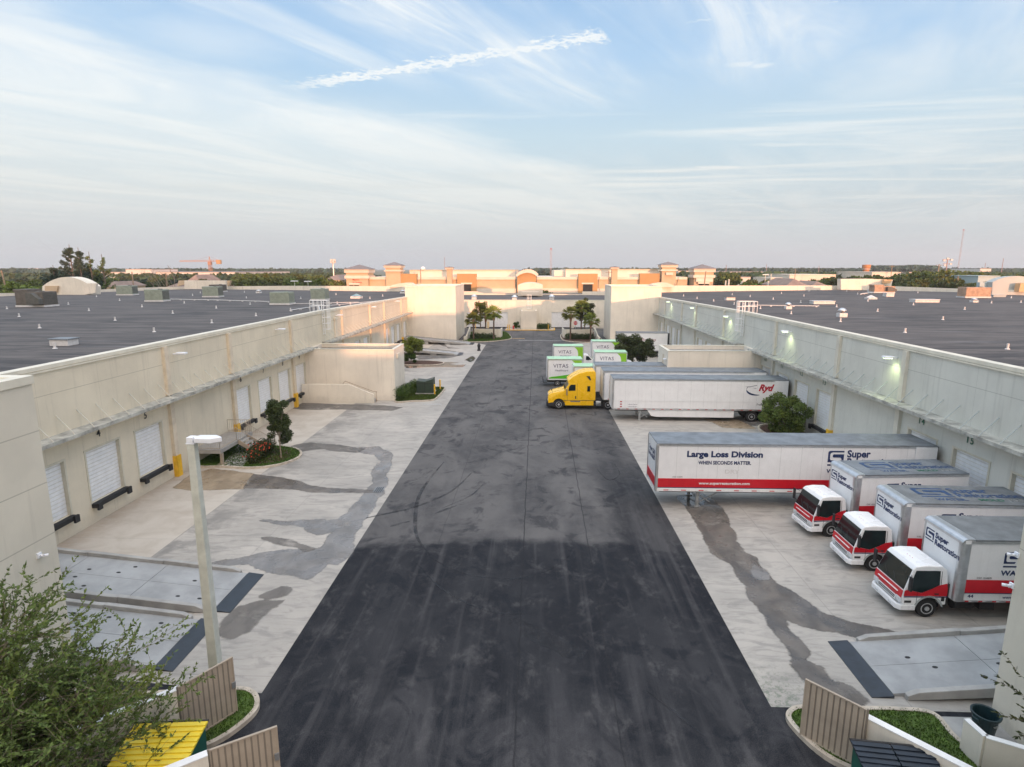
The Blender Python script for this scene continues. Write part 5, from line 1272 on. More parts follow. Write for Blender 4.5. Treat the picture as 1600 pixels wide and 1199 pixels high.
# far white box truck beside the end wing
def office_truck():
    t = thing('box_truck', 'white box truck docked by the far end wing, with black figure and rose lettering', 'box truck', (13.45, 97.3, 0), R(-1))
    L, W, b0, b1 = 8.2, 2.5, 1.1, 3.95
    MB().box(.1, L, .02, W-.02, b0+.05, b1-.05).build('cargo_box', 'boxwhite', t)
    MB().box(0, L, 0, W, b1-.049, b1+.02).build('roof', 'truckroof', t)
    MB().box(-.03, .25, -.012, .15, b0, b1-.05).box(-.03, .25, W-.15, W+.012, b0, b1-.05).box(-.03, .0999, .15, W-.15, b0, b1-.05).build('corner_post', 'alum', t, .03)
    MB().box(L-.1, L+.2, -.03, .1, b0, b1).build('rear_frame', 'dark', t)
    MB().box(.2, L, -.01, .04, b0-.1, b0+.049).build('bottom_rail', 'alum', t)
    lettering('The Office Pros', .62, 'rose', t, (4.25, .008, b0+1.75), '-Y', .012, .1)
    MB().box(1.4, 3.2, .004, .018, b0+.82, b0+.86).box(5.2, 6.4, .004, .018, b0+.82, b0+.86).build('fine_print_line', 'purple', t)
    mb = MB().side([(1.55, b0+1.2), (1.72, b0+1.2), (1.78, b0+1.85), (1.62, b0+2.0), (1.50, b0+1.75)], .004, .018).side([(1.66, b0+1.96), (1.9, b0+2.25), (1.86, b0+2.32), (1.6, b0+2.06)], .004, .018).lathe([(.09, .004), (.09, .018)], 1.66, b0+2.15, 10, 'y')
    mb.build('figure_mark', 'black', t)
    pr = [(-.25, .5), (-.25, 2.3), (-.5, 2.35), (-1.2, 2.3), (-1.7, 1.4), (-1.75, .5)]
    MB().side(pr, .25, 2.25).build('cab', 'cabwhite', t, .06, 3, fix=True)
    MB().side([(-.6, 1.5), (-.6, 2.1), (-1.2, 2.1), (-1.5, 1.5)], .238, .26).build('side_window', 'glass', t)
    MB().box(-1.5, L-.5, .8, 1.7, .5, b0-.01).build('chassis_frame', 'chassis', t)
    wheel_set(t, -.95, .25, 2.25, .42, .24); wheel_set(t, 6.2, .1, 2.4, .45, .24, dual=True)
office_truck()
# ------------------------------------------------------------------ yard furniture
t = thing('light_pole', 'tall square concrete light pole with white shoebox head, left foreground', 'light pole', (-11.0, 18.1, 0), 0)
mb = MB(); w0, w1 = .17, .12; mb.v = [(a*w0, b*w0, 0) for a, b in ((-1, -1), (1, -1), (1, 1), (-1, 1))]+[(a*w1, b*w1, 8.75) for a, b in ((-1, -1), (1, -1), (1, 1), (-1, 1))]
mb.f = [(0, 3, 2, 1), (4, 5, 6, 7), (0, 1, 5, 4), (1, 2, 6, 5), (2, 3, 7, 6), (3, 0, 4, 7)]; mb.m = [0]*6
mb.build('pole', 'pole', t, .015)
MB().box(-.14, .14, -.14, .14, 8.751, 8.80).box(-.11, .10, -.13, .13, 8.81, 8.98).build('pole_cap', 'lampw', t, .01)
MB().prism([(.10, -.02), (.18, -.20), (.70, -.24), (.98, -.02), (.98, .02), (.70, .24), (.18, .20), (.10, .02)], 8.82, 8.98).build('lamp_head', 'lampw', t, .03)
MB().prism([(.22, -.14), (.68, -.17), (.86, 0), (.68, .17), (.22, .14)], 8.805, 8.819).build('lens', 'lens', t)

def ramp(name_l, xw, x0, y0, y1, top=1.2, plate=.75, s=-1, dx=0.0):
    """xw: wall end, x0: toe; y0<y1; a precast deck sloping from the dock down to a steel toe plate"""
    t = thing('loading_ramp', name_l, 'loading ramp', ((xw+x0)/2, (y0+y1)/2, 0), world=True)
    L = abs(x0-xw)-plate; xe = xw+(L if x0 > xw else -L)
    sg = 1 if x0 > xw else -1
    zt = lambda x, y=0: .10+(top-.10)*abs(x-xe)/L
    mb = MB()
    n = 3
    for k in range(n):                      # three deck lengths, two slabs wide
        a = xw+(xe-xw)*k/n+sg*.012; b = xw+(xe-xw)*(k+1)/n-sg*.012
        for (c, d) in ((y0+.22, (y0+y1)/2-.008), ((y0+y1)/2+.008, y1-.22)):
            mb.prism([(a, c), (b, c), (b, d), (a, d)], lambda x, y: zt(x)-.16, lambda x, y: zt(x))
    mb.build('deck', 'ramp_deck', t)
    MB().poly([(xw, y0+.22, zt(xw)-.165), (xe, y0+.22, zt(xe)-.165+.08), (xe, y1-.22, zt(xe)-.165+.08), (xw, y1-.22, zt(xw)-.165)]).build('underside', 'dark', t)
    MB().prism([(xe+sg*.01, y0+.1), (x0, y0+.1-dx), (x0, y1-.1-dx), (xe+sg*.01, y1-.1)], lambda x, y: .012, lambda x, y: .03+.07*abs(x-x0)/plate).build('toe_plate', 'plate', t)
    for (c, d) in ((y0, y0+.215), (y1-.215, y1)):
        mb = MB(); 
        for k in range(3):
            a = xw+(xe-xw-sg*.35)*k/3; b = xw+(xe-xw-sg*.35)*(k+1)/3-sg*.02
            mb.side([(a, zt(a)-.22), (b, max(.01, zt(b)-.22)), (b, zt(b)+(.17 if k < 2 else .04)), (b-sg*.35, zt(b)+.19), (a, zt(a)+.19)], c, d)
        mb.build('kerb_rail', 'conc', t, .02)
    for k in (1, 2):                        # legs under the joints
        a = xw+(xe-xw)*k/3
        if zt(a) > .35: MB().prism([(a-.5, y0+.06), (a+.5, y0+.06), (a+.5, y1-.06), (a-.5, y1-.06)], .0, lambda x, y: zt(a)-.30).build('leg', 'conc', t)
    rnd = random.Random(int(abs(y0)*10))
    for k in range(9):
        mb = MB()
        xx = xw+(xe-xw)*rnd.uniform(.35, .97); yy = rnd.choice((y0+.8, y0+1.4, y1-1.3, y1-.7))
        mb.prism([(xx+.10*math.cos(q*.785), yy+.07*math.sin(q*.785)) for q in range(8)], lambda x, y: zt(x)-.005, lambda x, y: zt(x)+.004)
        mb.build('lifting_socket', 'dark', t)
    return t
ramp('pale precast loading ramp with dark toe plate, farther of the two beside the pole', -24.9, -12.75, 22.35, 25.75, dx=.05)
ramp('pale precast loading ramp with dark toe plate, nearest on the left, behind the leafy shrub', -24.9, -12.95, 18.6, 21.95, dx=.05)
ramp('pale precast loading ramp with dark toe plate, behind the teal bin on the right', 23.9, 11.5, 18.15, 21.45)
ramp('precast loading ramp sloping down beside the far left end wing', -24.9, -11.6, 112.0, 115.4)
ramp('precast loading ramp in front of the farther one by the left end wing', -24.9, -12.1, 98.0, 101.3)

# --- dumpster corners at the near end
def corrug_gate(label, a, b, z0, z1, ribs=9, hinge='b'):
    a = Vector((*a, 0)); b = Vector((*b, 0)); d = b-a; L = d.length; rz = math.atan2(d.y, d.x)
    t = thing('gate', label, 'gate', (a.x, a.y, 0), rz)
    mb = MB(); n = ribs; w = L/n
    for k in range(n):
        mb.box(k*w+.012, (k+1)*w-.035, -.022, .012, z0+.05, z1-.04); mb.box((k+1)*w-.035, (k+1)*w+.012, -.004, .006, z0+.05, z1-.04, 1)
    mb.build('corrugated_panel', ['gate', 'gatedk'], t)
    MB().box(-.03, L+.03, -.035, .03, z1-.04, z1).box(-.03, L+.03, -.03, .03, z0, z0+.05).box(-.03, .012, -.03, .03, z0+.05, z1-.04).box(L-.0, L+.03, -.03, .03, z0+.05, z1-.04).build('frame', 'gate', t)
    MB().box(-.02, .10, .031, .07, z0+.9, z0+1.1).build('latch', 'steel', t)
    MB().tube((L+.05, 0, z0-.1), (L+.05, 0, z1+.02), .03, n=8).build('hinge_post', 'gatedk', t)
    return t
corrug_gate('open taupe corrugated gate by the left kerb island, below the light pole', (-9.62, 16.72), (-10.50, 15.32), .12, 2.08, 10)
corrug_gate('open taupe corrugated gate with pale top rail, lowest at the left of the lane', (-6.98, 13.95), (-8.34, 13.10), .12, 2.02, 10)
corrug_gate('open taupe corrugated gate at the right of the lane, beside the black dumpster', (8.32, 16.38), (9.45, 15.18), .12, 2.06, 10)
def low_wall(label, pts, h, th=.2, m='wallpl', cap='white', hh=None):
    t = thing('enclosure_wall', label, 'wall', (pts[0][0], pts[0][1], 0), world=True)
    mb = MB(); mc = MB()
    for i in range(len(pts)-1):
        a = Vector(pts[i]); b = Vector(pts[i+1]); d = (b-a).normalized(); n = Vector((-d.y, d.x))*th/2; e = n*1.12
        h0 = hh[i] if hh else h; h1 = hh[i+1] if hh else h
        ff = lambda x, y: h0+(h1-h0)*min(1, max(0, (Vector((x, y))-a).dot(d)/(b-a).length))
        mb.prism([tuple(a-n), tuple(b-n), tuple(b+n), tuple(a+n)], -.02, lambda x, y: ff(x, y)-.03)
        mc.prism([tuple(a-e), tuple(b-e), tuple(b+e), tuple(a+e)], lambda x, y: ff(x, y)-.028, ff)
    mb.build('wall', m, t); mc.build('coping', cap, t); return t
low_wall('cream dumpster enclosure wall running out of frame behind the leafy shrub, left foreground', [(-10.56, 15.38), (-12.5, 13.62), (-15.3, 11.05)], 2.0)
low_wall('cream wall end beside the lowest left gate, bottom edge', [(-8.38, 13.02), (-10.6, 11.4)], 2.0)
low_wall('long white-topped enclosure wall beside the black dumpster, right foreground', [(9.56, 15.36), (12.1, 12.62), (14.0, 10.5)], 1.72)
low_wall('low white-topped angled wall in front of the teal bin', [(12.92, 16.02), (13.0, 15.35), (14.2, 14.75), (16.0, 13.5)], 1.15, .16)
def dumpster(label, loc, rz, lid, body):
    t = thing('dumpster', label, 'dumpster', loc, rz)
    mb = MB().side([(-.85, .12), (.85, .12), (.95, 1.15), (.95, 1.50), (-.95, 1.28), (-.95, 1.0)], -.95, .95); mb.build('body', body, t, .02)
    mb = MB(); n = 12                       # ribbed lid sloping down to the front
    zf = lambda x: 1.44+.11*x
    for k in range(n):
        a = -1.02+2.04*k/n; b = a+2.04/n*.55; c = a+2.04/n
        for (x0, x1, dz) in ((a, b, .045), (b, c, .012)):
            for (ya, yb) in ((-1.0, -.02), (.02, 1.0)):
                mb.side([(x0, zf(x0)), (x1, zf(x1)), (x1, zf(x1)+dz+.03), (x0, zf(x0)+dz+.03)], ya, yb)
    mb.build('lid', lid, t)
    MB().tube((1.05, -1.0, zf(1.05)+.03), (1.05, 1.0, zf(1.05)+.03), .035, n=8).build('hinge_rod', 'chassis', t)
    MB().box(-.5, .5, -1.08, -.96, .7, .9).build('lift_pocket', body, t)
    return t
dumpster('dumpster with bright yellow ribbed lids half hidden by the leafy shrub', (-10.15, 13.45, .0), R(95), 'dumpy', 'dumpg')
dumpster('green steel dumpster with black ribbed lids, bottom right', (9.62, 13.42, 0), R(84), 'dumpb', 'dumpg')
t = thing('bin', 'dark teal round plastic bin between the low wall and the right end wing', 'bin', (13.9, 16.55, 0), .3)
MB().lathe([(.25, 0), (.34, .86), (.39, .87), (.40, .94), (.37, .95), (.335, .93), (.24, .05)], n=24).build('body', 'bin', t, smooth=False)
for s in (-1, 1): MB().box(s*.39-.06, s*.39+.06, -.1, .1, .76, .86).build('handle', 'bin', t, .02)
MB().box(-.10, .08, -.338, -.325, .70, .715).box(-.06, .11, -.336, -.322, .66, .67).build('faded_print', 'alum', t)

# --- kerb islands
def kerb_line(pts, closed=False, w=.16, h=.15, name='kerb', z0=0.0, m='kerb'):
    P = [Vector(p) for p in pts]
    if not closed: P = [P[0]]+P+[P[-1]]
    L = []
    n = len(P)
    rng = range(n) if closed else range(1, n-2)
    for i in rng:                           # smooth curve
        a, b, c, d = P[(i-1) % n], P[i % n], P[(i+1) % n], P[(i+2) % n]
        for k in range(6):
            q = k/6; L.append(.5*((2*b)+(c-a)*q+(2*a-5*b+4*c-d)*q*q+(3*b-a-3*c+d)*q**3))
    if not closed: L.append(P[-1])
    inner, outer = [], []
    m_ = len(L)
    for i in range(m_):
        a = L[(i-1) % m_] if (closed or i > 0) else L[i]; b = L[(i+1) % m_] if (closed or i < m_-1) else L[i]
        d = (b-a).normalized(); nn = Vector((-d.y, d.x))*w/2; inner.append(L[i]+nn); outer.append(L[i]-nn)
    mb = MB()
    for i in range(m_ if closed else m_-1):
        j = (i+1) % m_
        mb.prism([tuple(inner[i]), tuple(inner[j]), tuple(outer[j]), tuple(outer[i])], z0, z0+h)
    return struct(mb.build(name, m)), L
def island(pts, fill='grass', z=.12, name='grass_bed', closed=True, w=.16, line=None):
    o, L = kerb_line(pts if line is None else line, closed, w)
    q = [(p.x, p.y) for p in (L if line is None else [Vector(x) for x in pts])]
    from mathutils.geometry import tessellate_polygon
    tri = tessellate_polygon([[Vector((x, y, 0)) for x, y in q]])
    me = bpy.data.meshes.new(name); me.from_pydata([(x, y, z) for x, y in q], [], [tuple(t) for t in tri]); me.materials.append(MT[fill])
    struct(link(name, me)); return q
def tufts(name, poly, n, h, m, z=.1, seed=1, wdt=.02, label=None, lean=.4):
    """short blades growing over an area nobody could count"""
    rnd = random.Random(seed); xs = [p[0] for p in poly]; ys = [p[1] for p in poly]; V = []; F = []
    def inside(x, y):
        c = False; j = len(poly)-1
        for i in range(len(poly)):
            if ((poly[i][1] > y) != (poly[j][1] > y)) and (x < (poly[j][0]-poly[i][0])*(y-poly[i][1])/(poly[j][1]-poly[i][1])+poly[i][0]): c = not c
            j = i
        return c
    while len(F) < n:
        x = rnd.uniform(min(xs), max(xs)); y = rnd.uniform(min(ys), max(ys))
        if not inside(x, y): continue
        a = rnd.uniform(0, 6.28); l = rnd.uniform(0, lean)*h; hh = h*rnd.uniform(.5, 1.1); i = len(V)
        V += [(x-wdt*math.cos(a), y-wdt*math.sin(a), z), (x+wdt*math.cos(a), y+wdt*math.sin(a), z), (x+l*math.cos(a*3), y+l*math.sin(a*3), z+hh)]; F.append((i, i+1, i+2))
    me = bpy.data.meshes.new(name); me.from_pydata(V, [], F); me.materials.append(MT[m]); o = link(name, me)
    tag(o, label or 'short green grass growing in the kerbed beds', 'grass', kind='stuff'); return o
# near left island and hedge strip
isl = island([(-16.0, 16.9), (-14.6, 17.35), (-12.8, 17.45), (-10.3, 17.75), (-9.55, 17.62), (-9.12, 17.1), (-9.1, 16.5), (-9.55, 15.6), (-10.4, 14.9), (-12.2, 13.5), (-15.0, 11.4), (-16.5, 13)], 'grass')
tufts('grass', isl, 16000, .07, 'hedge', .12, 3)
isr = island([(8.25, 16.9), (8.5, 17.45), (9.15, 17.62), (10.6, 17.6), (12.0, 17.62), (13.0, 17.45), (13.05, 16.4), (13.6, 15.0), (15.5, 12.5), (13.2, 11.4), (11.5, 13.0), (9.9, 14.7), (8.75, 15.6)], 'grass')
tufts('grass', isr, 14000, .07, 'hedge', .12, 4)
sheet('footpath', [(13.05, 15.2), (14.86, 13.2), (14.86, 17.42), (13.15, 17.42)], .05, 'conc')
# island with the dock stair
st = island([(-24.95, 46.6), (-22.6, 46.3), (-20.6, 45.9), (-19.0, 45.2), (-18.1, 43.9), (-18.1, 42.5), (-18.9, 41.2), (-20.4, 40.55), (-22.5, 40.75), (-24.95, 41.15)], 'grass', closed=True)
tufts('grass', st, 9000, .10, 'hedge', .12, 5, .03)
sheet('mulch_bed', [(-21.0, 41.2), (-19.2, 41.7), (-18.6, 43.0), (-19.2, 44.6), (-21.2, 45.6), (-21.6, 43.6)], .125, 'mulch')
sheet('footpath', [(-22.9, 40.8), (-21.2, 40.65), (-21.6, 43.0), (-22.6, 46.2), (-24.2, 46.3), (-23.3, 43.0)], .13, 'conc')
# island beside the annex with the transformer
bx_ = island([(-15.15, 62.9), (-13.2, 63.0), (-11.5, 63.3), (-10.9, 64.4), (-10.75, 68.6), (-10.9, 70.3), (-12.2, 70.7), (-15.15, 70.7)], 'grass')
tufts('grass', bx_, 9000, .12, 'hedge', .12, 6, .04)
island([(-24.9, 88.0), (-20.5, 87.6), (-15.6, 87.4), (-14.0, 88.5), (-14.1, 90.2), (-16.5, 91.4), (-20.0, 91.6), (-24.9, 91.6)], 'mulch', name='mulch_bed')
il = island([(-14.15, 116.2), (-12.4, 116.1), (-9.4, 116.6), (-6.9, 118.4), (-4.9, 121.7), (-5.2, 127), (-6.4, 134), (-8.4, 136.6), (-12, 136.8), (-14.1, 136.5)], 'grass')
tufts('grass', il, 5000, .25, 'hedge', .12, 7, .08)
ir = island([(13.4, 116.2), (11.4, 116.1), (8.4, 116.6), (6.2, 118.6), (5.6, 121.7), (5.6, 128), (6.6, 134), (8.4, 136.4), (12, 136.8), (13.4, 136.5)], 'mulch', name='mulch_bed')
kr, _ = kerb_line([(23.9, 53.9), (21.4, 54.3), (20.3, 53.0), (20.4, 50.5), (21.6, 49.3), (23.9, 49.6)]); sheet('mulch_bed', [(23.9, 53.9), (21.4, 54.2), (20.35, 53.0), (20.45, 50.5), (21.6, 49.4), (23.9, 49.6)], .10, 'mulch')
kerb_line([(-6.9, 139.2), (-2, 139.1), (3, 139.2), (4.6, 139.5), (4.7, 144.2)], m='yellow', w=.22); sheet('mulch_bed', [(-6.9, 139.3), (4.6, 139.4), (4.6, 144.3), (-6.9, 144.3)], .10, 'kerb')
kerb_line([(11.6, 83.6), (13.2, 82.4), (15.5, 82.4), (16.6, 83.8), (16.2, 86.4), (13.6, 87.2), (11.8, 86.2)], True); sheet('mulch_bed', [(11.6, 83.6), (13.2, 82.4), (15.5, 82.4), (16.6, 83.8), (16.2, 86.4), (13.6, 87.2), (11.8, 86.2)], .10, 'mulch')
sheet('stop_line', [(-3.2, 119.4), (5.9, 119.4), (5.9, 119.0), (-3.2, 119.0)], .008, 'lot')
sheet('stop_line', [(-4.6, 122.8), (-2.0, 122.9), (-2.0, 122.6), (-4.6, 122.5)], .008, 'yellow')
sheet('curb_paint', [(-11.0, 61.9), (-9.9, 63.2), (-10.1, 64.2), (-11.0, 62.5)][:0] or [(-11.9, 61.6), (-9.9, 61.7), (-9.9, 61.95), (-11.9, 61.85)], .013, 'lot')

# --- dock stair on the left
S = thing('dock_stair', 'taupe steel dock stair with railings rising to the left dock', 'stairs', (-23.5, 41.8, 0), world=True)
MB().box(-24.9, -22.9, 41.0, 45.9, 1.16, 1.26).box(-22.9, -22.8, 41.0, 45.9, 1.0, 1.28).box(-24.9, -22.8, 40.9, 41.0, 1.0, 1.28).build('platform', 'conc', S)
mb = MB()
for k in range(6): mb.box(-22.85+k*.30, -22.5+k*.30, 43.6, 44.9, 1.05-k*.19, 1.10-k*.19)
mb.build('tread', 'conc', S)
mb = MB()
for yy in (43.5, 45.0): mb.bar((-22.8, yy, 1.15), (-20.9, yy, .02), .09, .28)
mb.build('stringer', 'gate', S)
MB().box(-23.0, -22.82, 41.1, 41.3, .1, 1.0).box(-23.2, -22.6, 40.95, 41.45, .1, .16).build('post', 'gate', S)
def rail(mb, a, b, h=1.0, n=8):
    a = Vector(a); b = Vector(b)
    for z in (h, h*.12): mb.tube(a+Vector((0, 0, z)), b+Vector((0, 0, z)), .024, n=5)
    for k in range(n+1):
        p = a.lerp(b, k/n); mb.tube(p, p+Vector((0, 0, h)), .022 if k in (0, n) else .011, n=5)
for q in (((-24.8, 41.0, 1.26), (-22.9, 41.0, 1.26), 14), ((-22.9, 41.0, 1.26), (-22.9, 43.5, 1.26), 14), ((-22.9, 43.5, 1.26), (-20.95, 43.5, .1), 12), ((-22.9, 45.0, 1.26), (-20.95, 45.0, .1), 12), ((-24.8, 45.9, 1.26), (-22.9, 45.9, 1.26), 12), ((-22.9, 45.0, 1.26), (-22.9, 45.9, 1.26), 5)):
    mb = MB(); rail(mb, q[0], q[1], 1.0, q[2]); mb.build('railing', 'gate', S)
# --- transformer, bollards, hydrant, stop sign
t = thing('transformer', 'dark green pad-mounted transformer on the lawn beside the yellow bollards', 'transformer', (-12.5, 67.2, .12), .02)
MB().box(-1.1, 1.05, -.95, 1.0, 0, .12).build('pad', 'conc', t)
MB().side([(-.95, .12), (.95, .12), (.95, 1.75), (-.0, 1.45), (-.95, 1.55)], -.8, .8).build('cabinet', 'transf', t, .03)
MB().box(-.02, .02, -.82, -.801, .15, 1.45).box(-.95, .95, -.83, -.801, 1.2, 1.24).build('door_seam', 'dark', t)
def bollard(x, y, z=0, h=1.15, label='yellow steel bollard guarding the transformer on the lawn corner', g='bollards by the transformer'):
    t = thing('bollard', label, 'bollard', (x, y, z), group=g)
    MB().lathe([(.09, 0), (.09, h-.04), (.07, h), (.02, h+.02)], n=12).build('post', 'yellow', t); MB().lathe([(.14, 0), (.12, .04)], n=12).build('base_collar', 'kerb', t)
bollard(-11.35, 66.3, .12); bollard(-11.2, 69.3, .12)
for x in (-6.3, -5.9, 3.2): bollard(x, 139.8, 0, 1.3, 'yellow steel bollard on the kerb in front of the far entrance box', 'bollards before the far entrance')
for x in (-14.2, -11.2): bollard(x, 143.2, 0, 1.6, 'yellow steel bollard beside the far left white doors', 'bollards by the far left doors')
t = thing('fire_hydrant', 'small red fire hydrant on the kerbed strip at the far end', 'hydrant', (-5.0, 140.6, .1)); MB().lathe([(.2, 0), (.14, .1), (.14, .6), (.2, .65), (.1, .85)], n=12).build('barrel', 'stopred', t); MB().box(-.25, .25, -.06, .06, .45, .58).build('outlet', 'stopred', t)
t = thing('stop_sign', 'red octagonal stop sign beside the far right enclosure wall', 'stop sign', (8.6, 126.3, 0))
MB().tube((0, 0, 0), (0, 0, 3.3), .05, n=8).build('post', 'steel', t)
oc = [(.46*math.cos(R(22.5+45*k)), 2.9+.46*math.sin(R(22.5+45*k))) for k in range(8)]; oc2 = [(x*.93, 2.9+(z-2.9)*.93) for x, z in oc]
MB().side(oc, -.08, -.06).build('sign_back', 'white', t); MB().side(oc2, -.085, -.0805).build('sign_face', 'stopred', t)
lettering('STOP', .30, 'white', t, (0, -.09, 2.9), '-Y', .02)
t = thing('vent_mast', 'black drum-shaped drain riser standing near the far ramp toes', 'drain riser', at(1, 1, 0) if False else (-9.75, 103.8, 0)); MB().lathe([(.35, 0), (.3, .1), (.22, .5), (.3, 1.0), (.12, 1.3)], n=14).build('body', 'rubber', t)
sheet('storm_drain', [at(583, 770), at(597, 770), at(601, 762), at(588, 762)], .016, 'dark')
mb = MB(); p = at(583, 770); q = at(601, 762)
for k in range(5):
    x = p[0]+(q[0]-p[0])*k/4; mb.box(x-.02, x+.02, p[1], q[1], .017, .03)
tag(mb.build('drain_grate', 'steel'), 'small rectangular drain grate in the wet left apron', 'drain grate')
def encl(label, pts, h):
    low_wall(label, pts, h, .2, 'wallpl', 'cap')
encl('curved cream enclosure wall on the far left palm island', [(-12.9, 124.4), (-11.5, 123.5), (-9.5, 123.0), (-7.6, 122.9), (-7.0, 123.2), (-6.9, 126)], 1.9)
encl('curved cream enclosure wall on the far right palm island', [(5.9, 127), (6.0, 123.4), (6.6, 122.9), (8.6, 122.9), (10.5, 123.3), (12.0, 124.3)], 1.9)
low_wall('slanting cream stair wall next to the far left end wing', [(-14.0, 117.9), (-13.6, 118.6), (-13.4, 123)], 2.0, .22, 'wallpl', 'cap', [.9, 1.0, 2.3])
low_wall('slanting cream stair wall next to the far right end wing', [(12.7, 117.4), (12.6, 118.4), (12.3, 123)], 2.0, .22, 'wallpl', 'cap', [.9, 1.0, 2.3])
# ------------------------------------------------------------------ trees and plants
def leaf_mesh(name, centres, n, size, m, seed, flat=.0, asp=.45, jitter=1.0):
    """many small leaf quads scattered over clumps: centres = [(x, y, z, r)]"""
    rnd = random.Random(seed); V = []; F = []
    tot = sum(c[3]**2 for c in centres)
    for (cx, cy, cz, r) in centres:
        k = max(3, int(n*r*r/tot))
        for _ in range(k):
            u = Vector((rnd.gauss(0, 1), rnd.gauss(0, 1), rnd.gauss(0, 1))).normalized()*r*(rnd.random()**.42)*jitter
            p = Vector((cx+u.x, cy+u.y, cz+u.z*.8))
            a = Vector((rnd.gauss(0, 1), rnd.gauss(0, 1), rnd.gauss(0, .7))).normalized(); b = a.orthogonal().normalized()
            b = (Matrix.Rotation(rnd.uniform(0, 6.28), 3, a) @ b); s = size*rnd.uniform(.6, 1.35)
            c = a*s; d = b*s*asp; i = len(V)
            V += [tuple(p-c), tuple(p+d), tuple(p+c), tuple(p-d)]; F.append((i, i+1, i+2, i+3))
    me = bpy.data.meshes.new(name); me.from_pydata(V, [], F); me.materials.append(MT[m]); return me
def limbs(mb, base, tips, r0, rnd, split=.35):
    b = Vector(base)
    for tp in tips:
        t = Vector(tp); f = b.lerp(t, split)+Vector((rnd.uniform(-.1, .1), rnd.uniform(-.1, .1), 0))*(t-b).length*.4
        mb.tube(b, f, r0*.7, r0*.45, 6, caps=False); mb.tube(f, t, r0*.45, r0*.12, 5, caps=False)
def make_tree(label, cat, loc, h, crown, n, size, m, seed, trunk_r=.14, th=.35, bark='bark', group=None, name='tree', clumps=22, asp=.45, rz=0.0, lean=(0, 0)):
    """crown = (rx, ry, rz) half sizes; th = share of bare trunk"""
    rnd = random.Random(seed); t = thing(name, label, cat, loc, rz, group)
    cz = h-crown[2]; C = []
    for k in range(clumps):
        u = Vector((rnd.gauss(0, 1), rnd.gauss(0, 1), rnd.gauss(0, 1))).normalized()*(rnd.random()**.4)
        r = rnd.uniform(.24, .44)*min(crown)
        C.append((u.x*(crown[0]-r*.6)+lean[0], u.y*(crown[1]-r*.6)+lean[1], max(cz+u.z*(crown[2]-r*.5), r*.7), r))
    link('crown', leaf_mesh('crown', C, n, size, m, seed, asp=asp), t)
    mb = MB(); top = (lean[0]*.5, lean[1]*.5, max(cz-crown[2]*.4, h*th)); mb.tube((0, 0, 0), top, trunk_r, trunk_r*.7, 8, caps=False)
    limbs(mb, top, [(c[0], c[1], c[2]) for c in C[::2]], trunk_r, rnd)
    mb.build('trunk', bark, t); return t

# twiggy bushes close to the drone: real branching twigs with leaves along them
def twiggy(label, loc, height, spread, nb, m, seed, leafs=.045, dirs=None, group=None, per=26, mult=5):
    rnd = random.Random(seed); t = thing('shrub_tree', label, 'tree', loc, 0, group)
    wood = MB(); V = []; F = []
    def leaf(p, d):
        a = (d+Vector((rnd.gauss(0, .6), rnd.gauss(0, .6), rnd.gauss(0, .5)))).normalized(); b = a.cross(Vector((rnd.gauss(0, 1), rnd.gauss(0, 1), rnd.gauss(0, 1)))).normalized()
        s = leafs*rnd.uniform(.6, 1.4); i = len(V); q = p+a*s
        V.extend([tuple(p), tuple(q+b*s*.42), tuple(p+a*s*2), tuple(q-b*s*.42)]); F.append((i, i+1, i+2, i+3))
    def twig(p, d, L, r, lev):
        n = max(3, int(L/.16)); q = p
        for k in range(n):
            d = (d+Vector((rnd.gauss(0, .11), rnd.gauss(0, .11), rnd.gauss(0, .09)-(.012 if lev else 0)))).normalized(); e = q+d*(L/n)
            wood.tube(q, e, r*(1-k/n*.75), r*(1-(k+1)/n*.75), 4 if lev else 6, caps=False)
            if lev >= 1 and rnd.random() < .9:
                for _ in range(mult if lev == 2 else 2): leaf(q.lerp(e, rnd.random()), d)
            if lev < 2 and k > n*.22:
                for _ in range(2 if lev == 0 else 1):
                    if rnd.random() < (.95 if lev == 0 else .62):
                        dd = (d+Vector((rnd.gauss(0, .75), rnd.gauss(0, .75), rnd.gauss(0.1, .5)))).normalized()
                        twig(e, dd, L*rnd.uniform(.32, .55), r*.45, lev+1)
            q = e
    for k in range(nb):
        if dirs: d = Vector(dirs[k % len(dirs)]); d = (d+Vector((rnd.gauss(0, .14), rnd.gauss(0, .14), rnd.gauss(0, .10)))).normalized()
        else: d = Vector((rnd.gauss(0, spread), rnd.gauss(0, spread), 1)).normalized()
        twig(Vector((rnd.uniform(-.2, .2), rnd.uniform(-.2, .2), height*rnd.uniform(.10, .42))), d, height*rnd.uniform(.6, .95), .03, 0)
    me = bpy.data.meshes.new('crown'); me.from_pydata(V, [], F); me.materials.append(MT[m]); link('crown', me, t)
    wood.tube((0, 0, 0), (0, 0, height*.42), .09, .05, 8, caps=False)
    wood.build('branches', 'barkpale', t); return t
twiggy('airy leafy tree with thin pale twigs filling the lower left corner', (-13.5, 11.1, 0), 4.5, .6, 26, 'leafgr', 5, .050, mult=8,
       dirs=[(.1, .3, 1), (-.4, .2, 1), (.45, .2, .9), (.6, .1, .45), (.3, .5, .8), (.7, 0, .2), (.5, -.4, .45), (-.2, 0, 1), (.4, .5, .35), (-.6, -.2, .8), (.4, -.6, .8)])
twiggy('airy leafy tree whose thin twigs reach in at the right edge', (14.3, 11.6, 0), 4.7, .5, 6, 'leafdk', 9, .055, mult=6,
       dirs=[(-.65, .35, .95), (-.5, .5, .85), (.3, -.5, 1), (.5, 0, 1), (-.5, .35, 1.0), (.4, -.3, .9)])
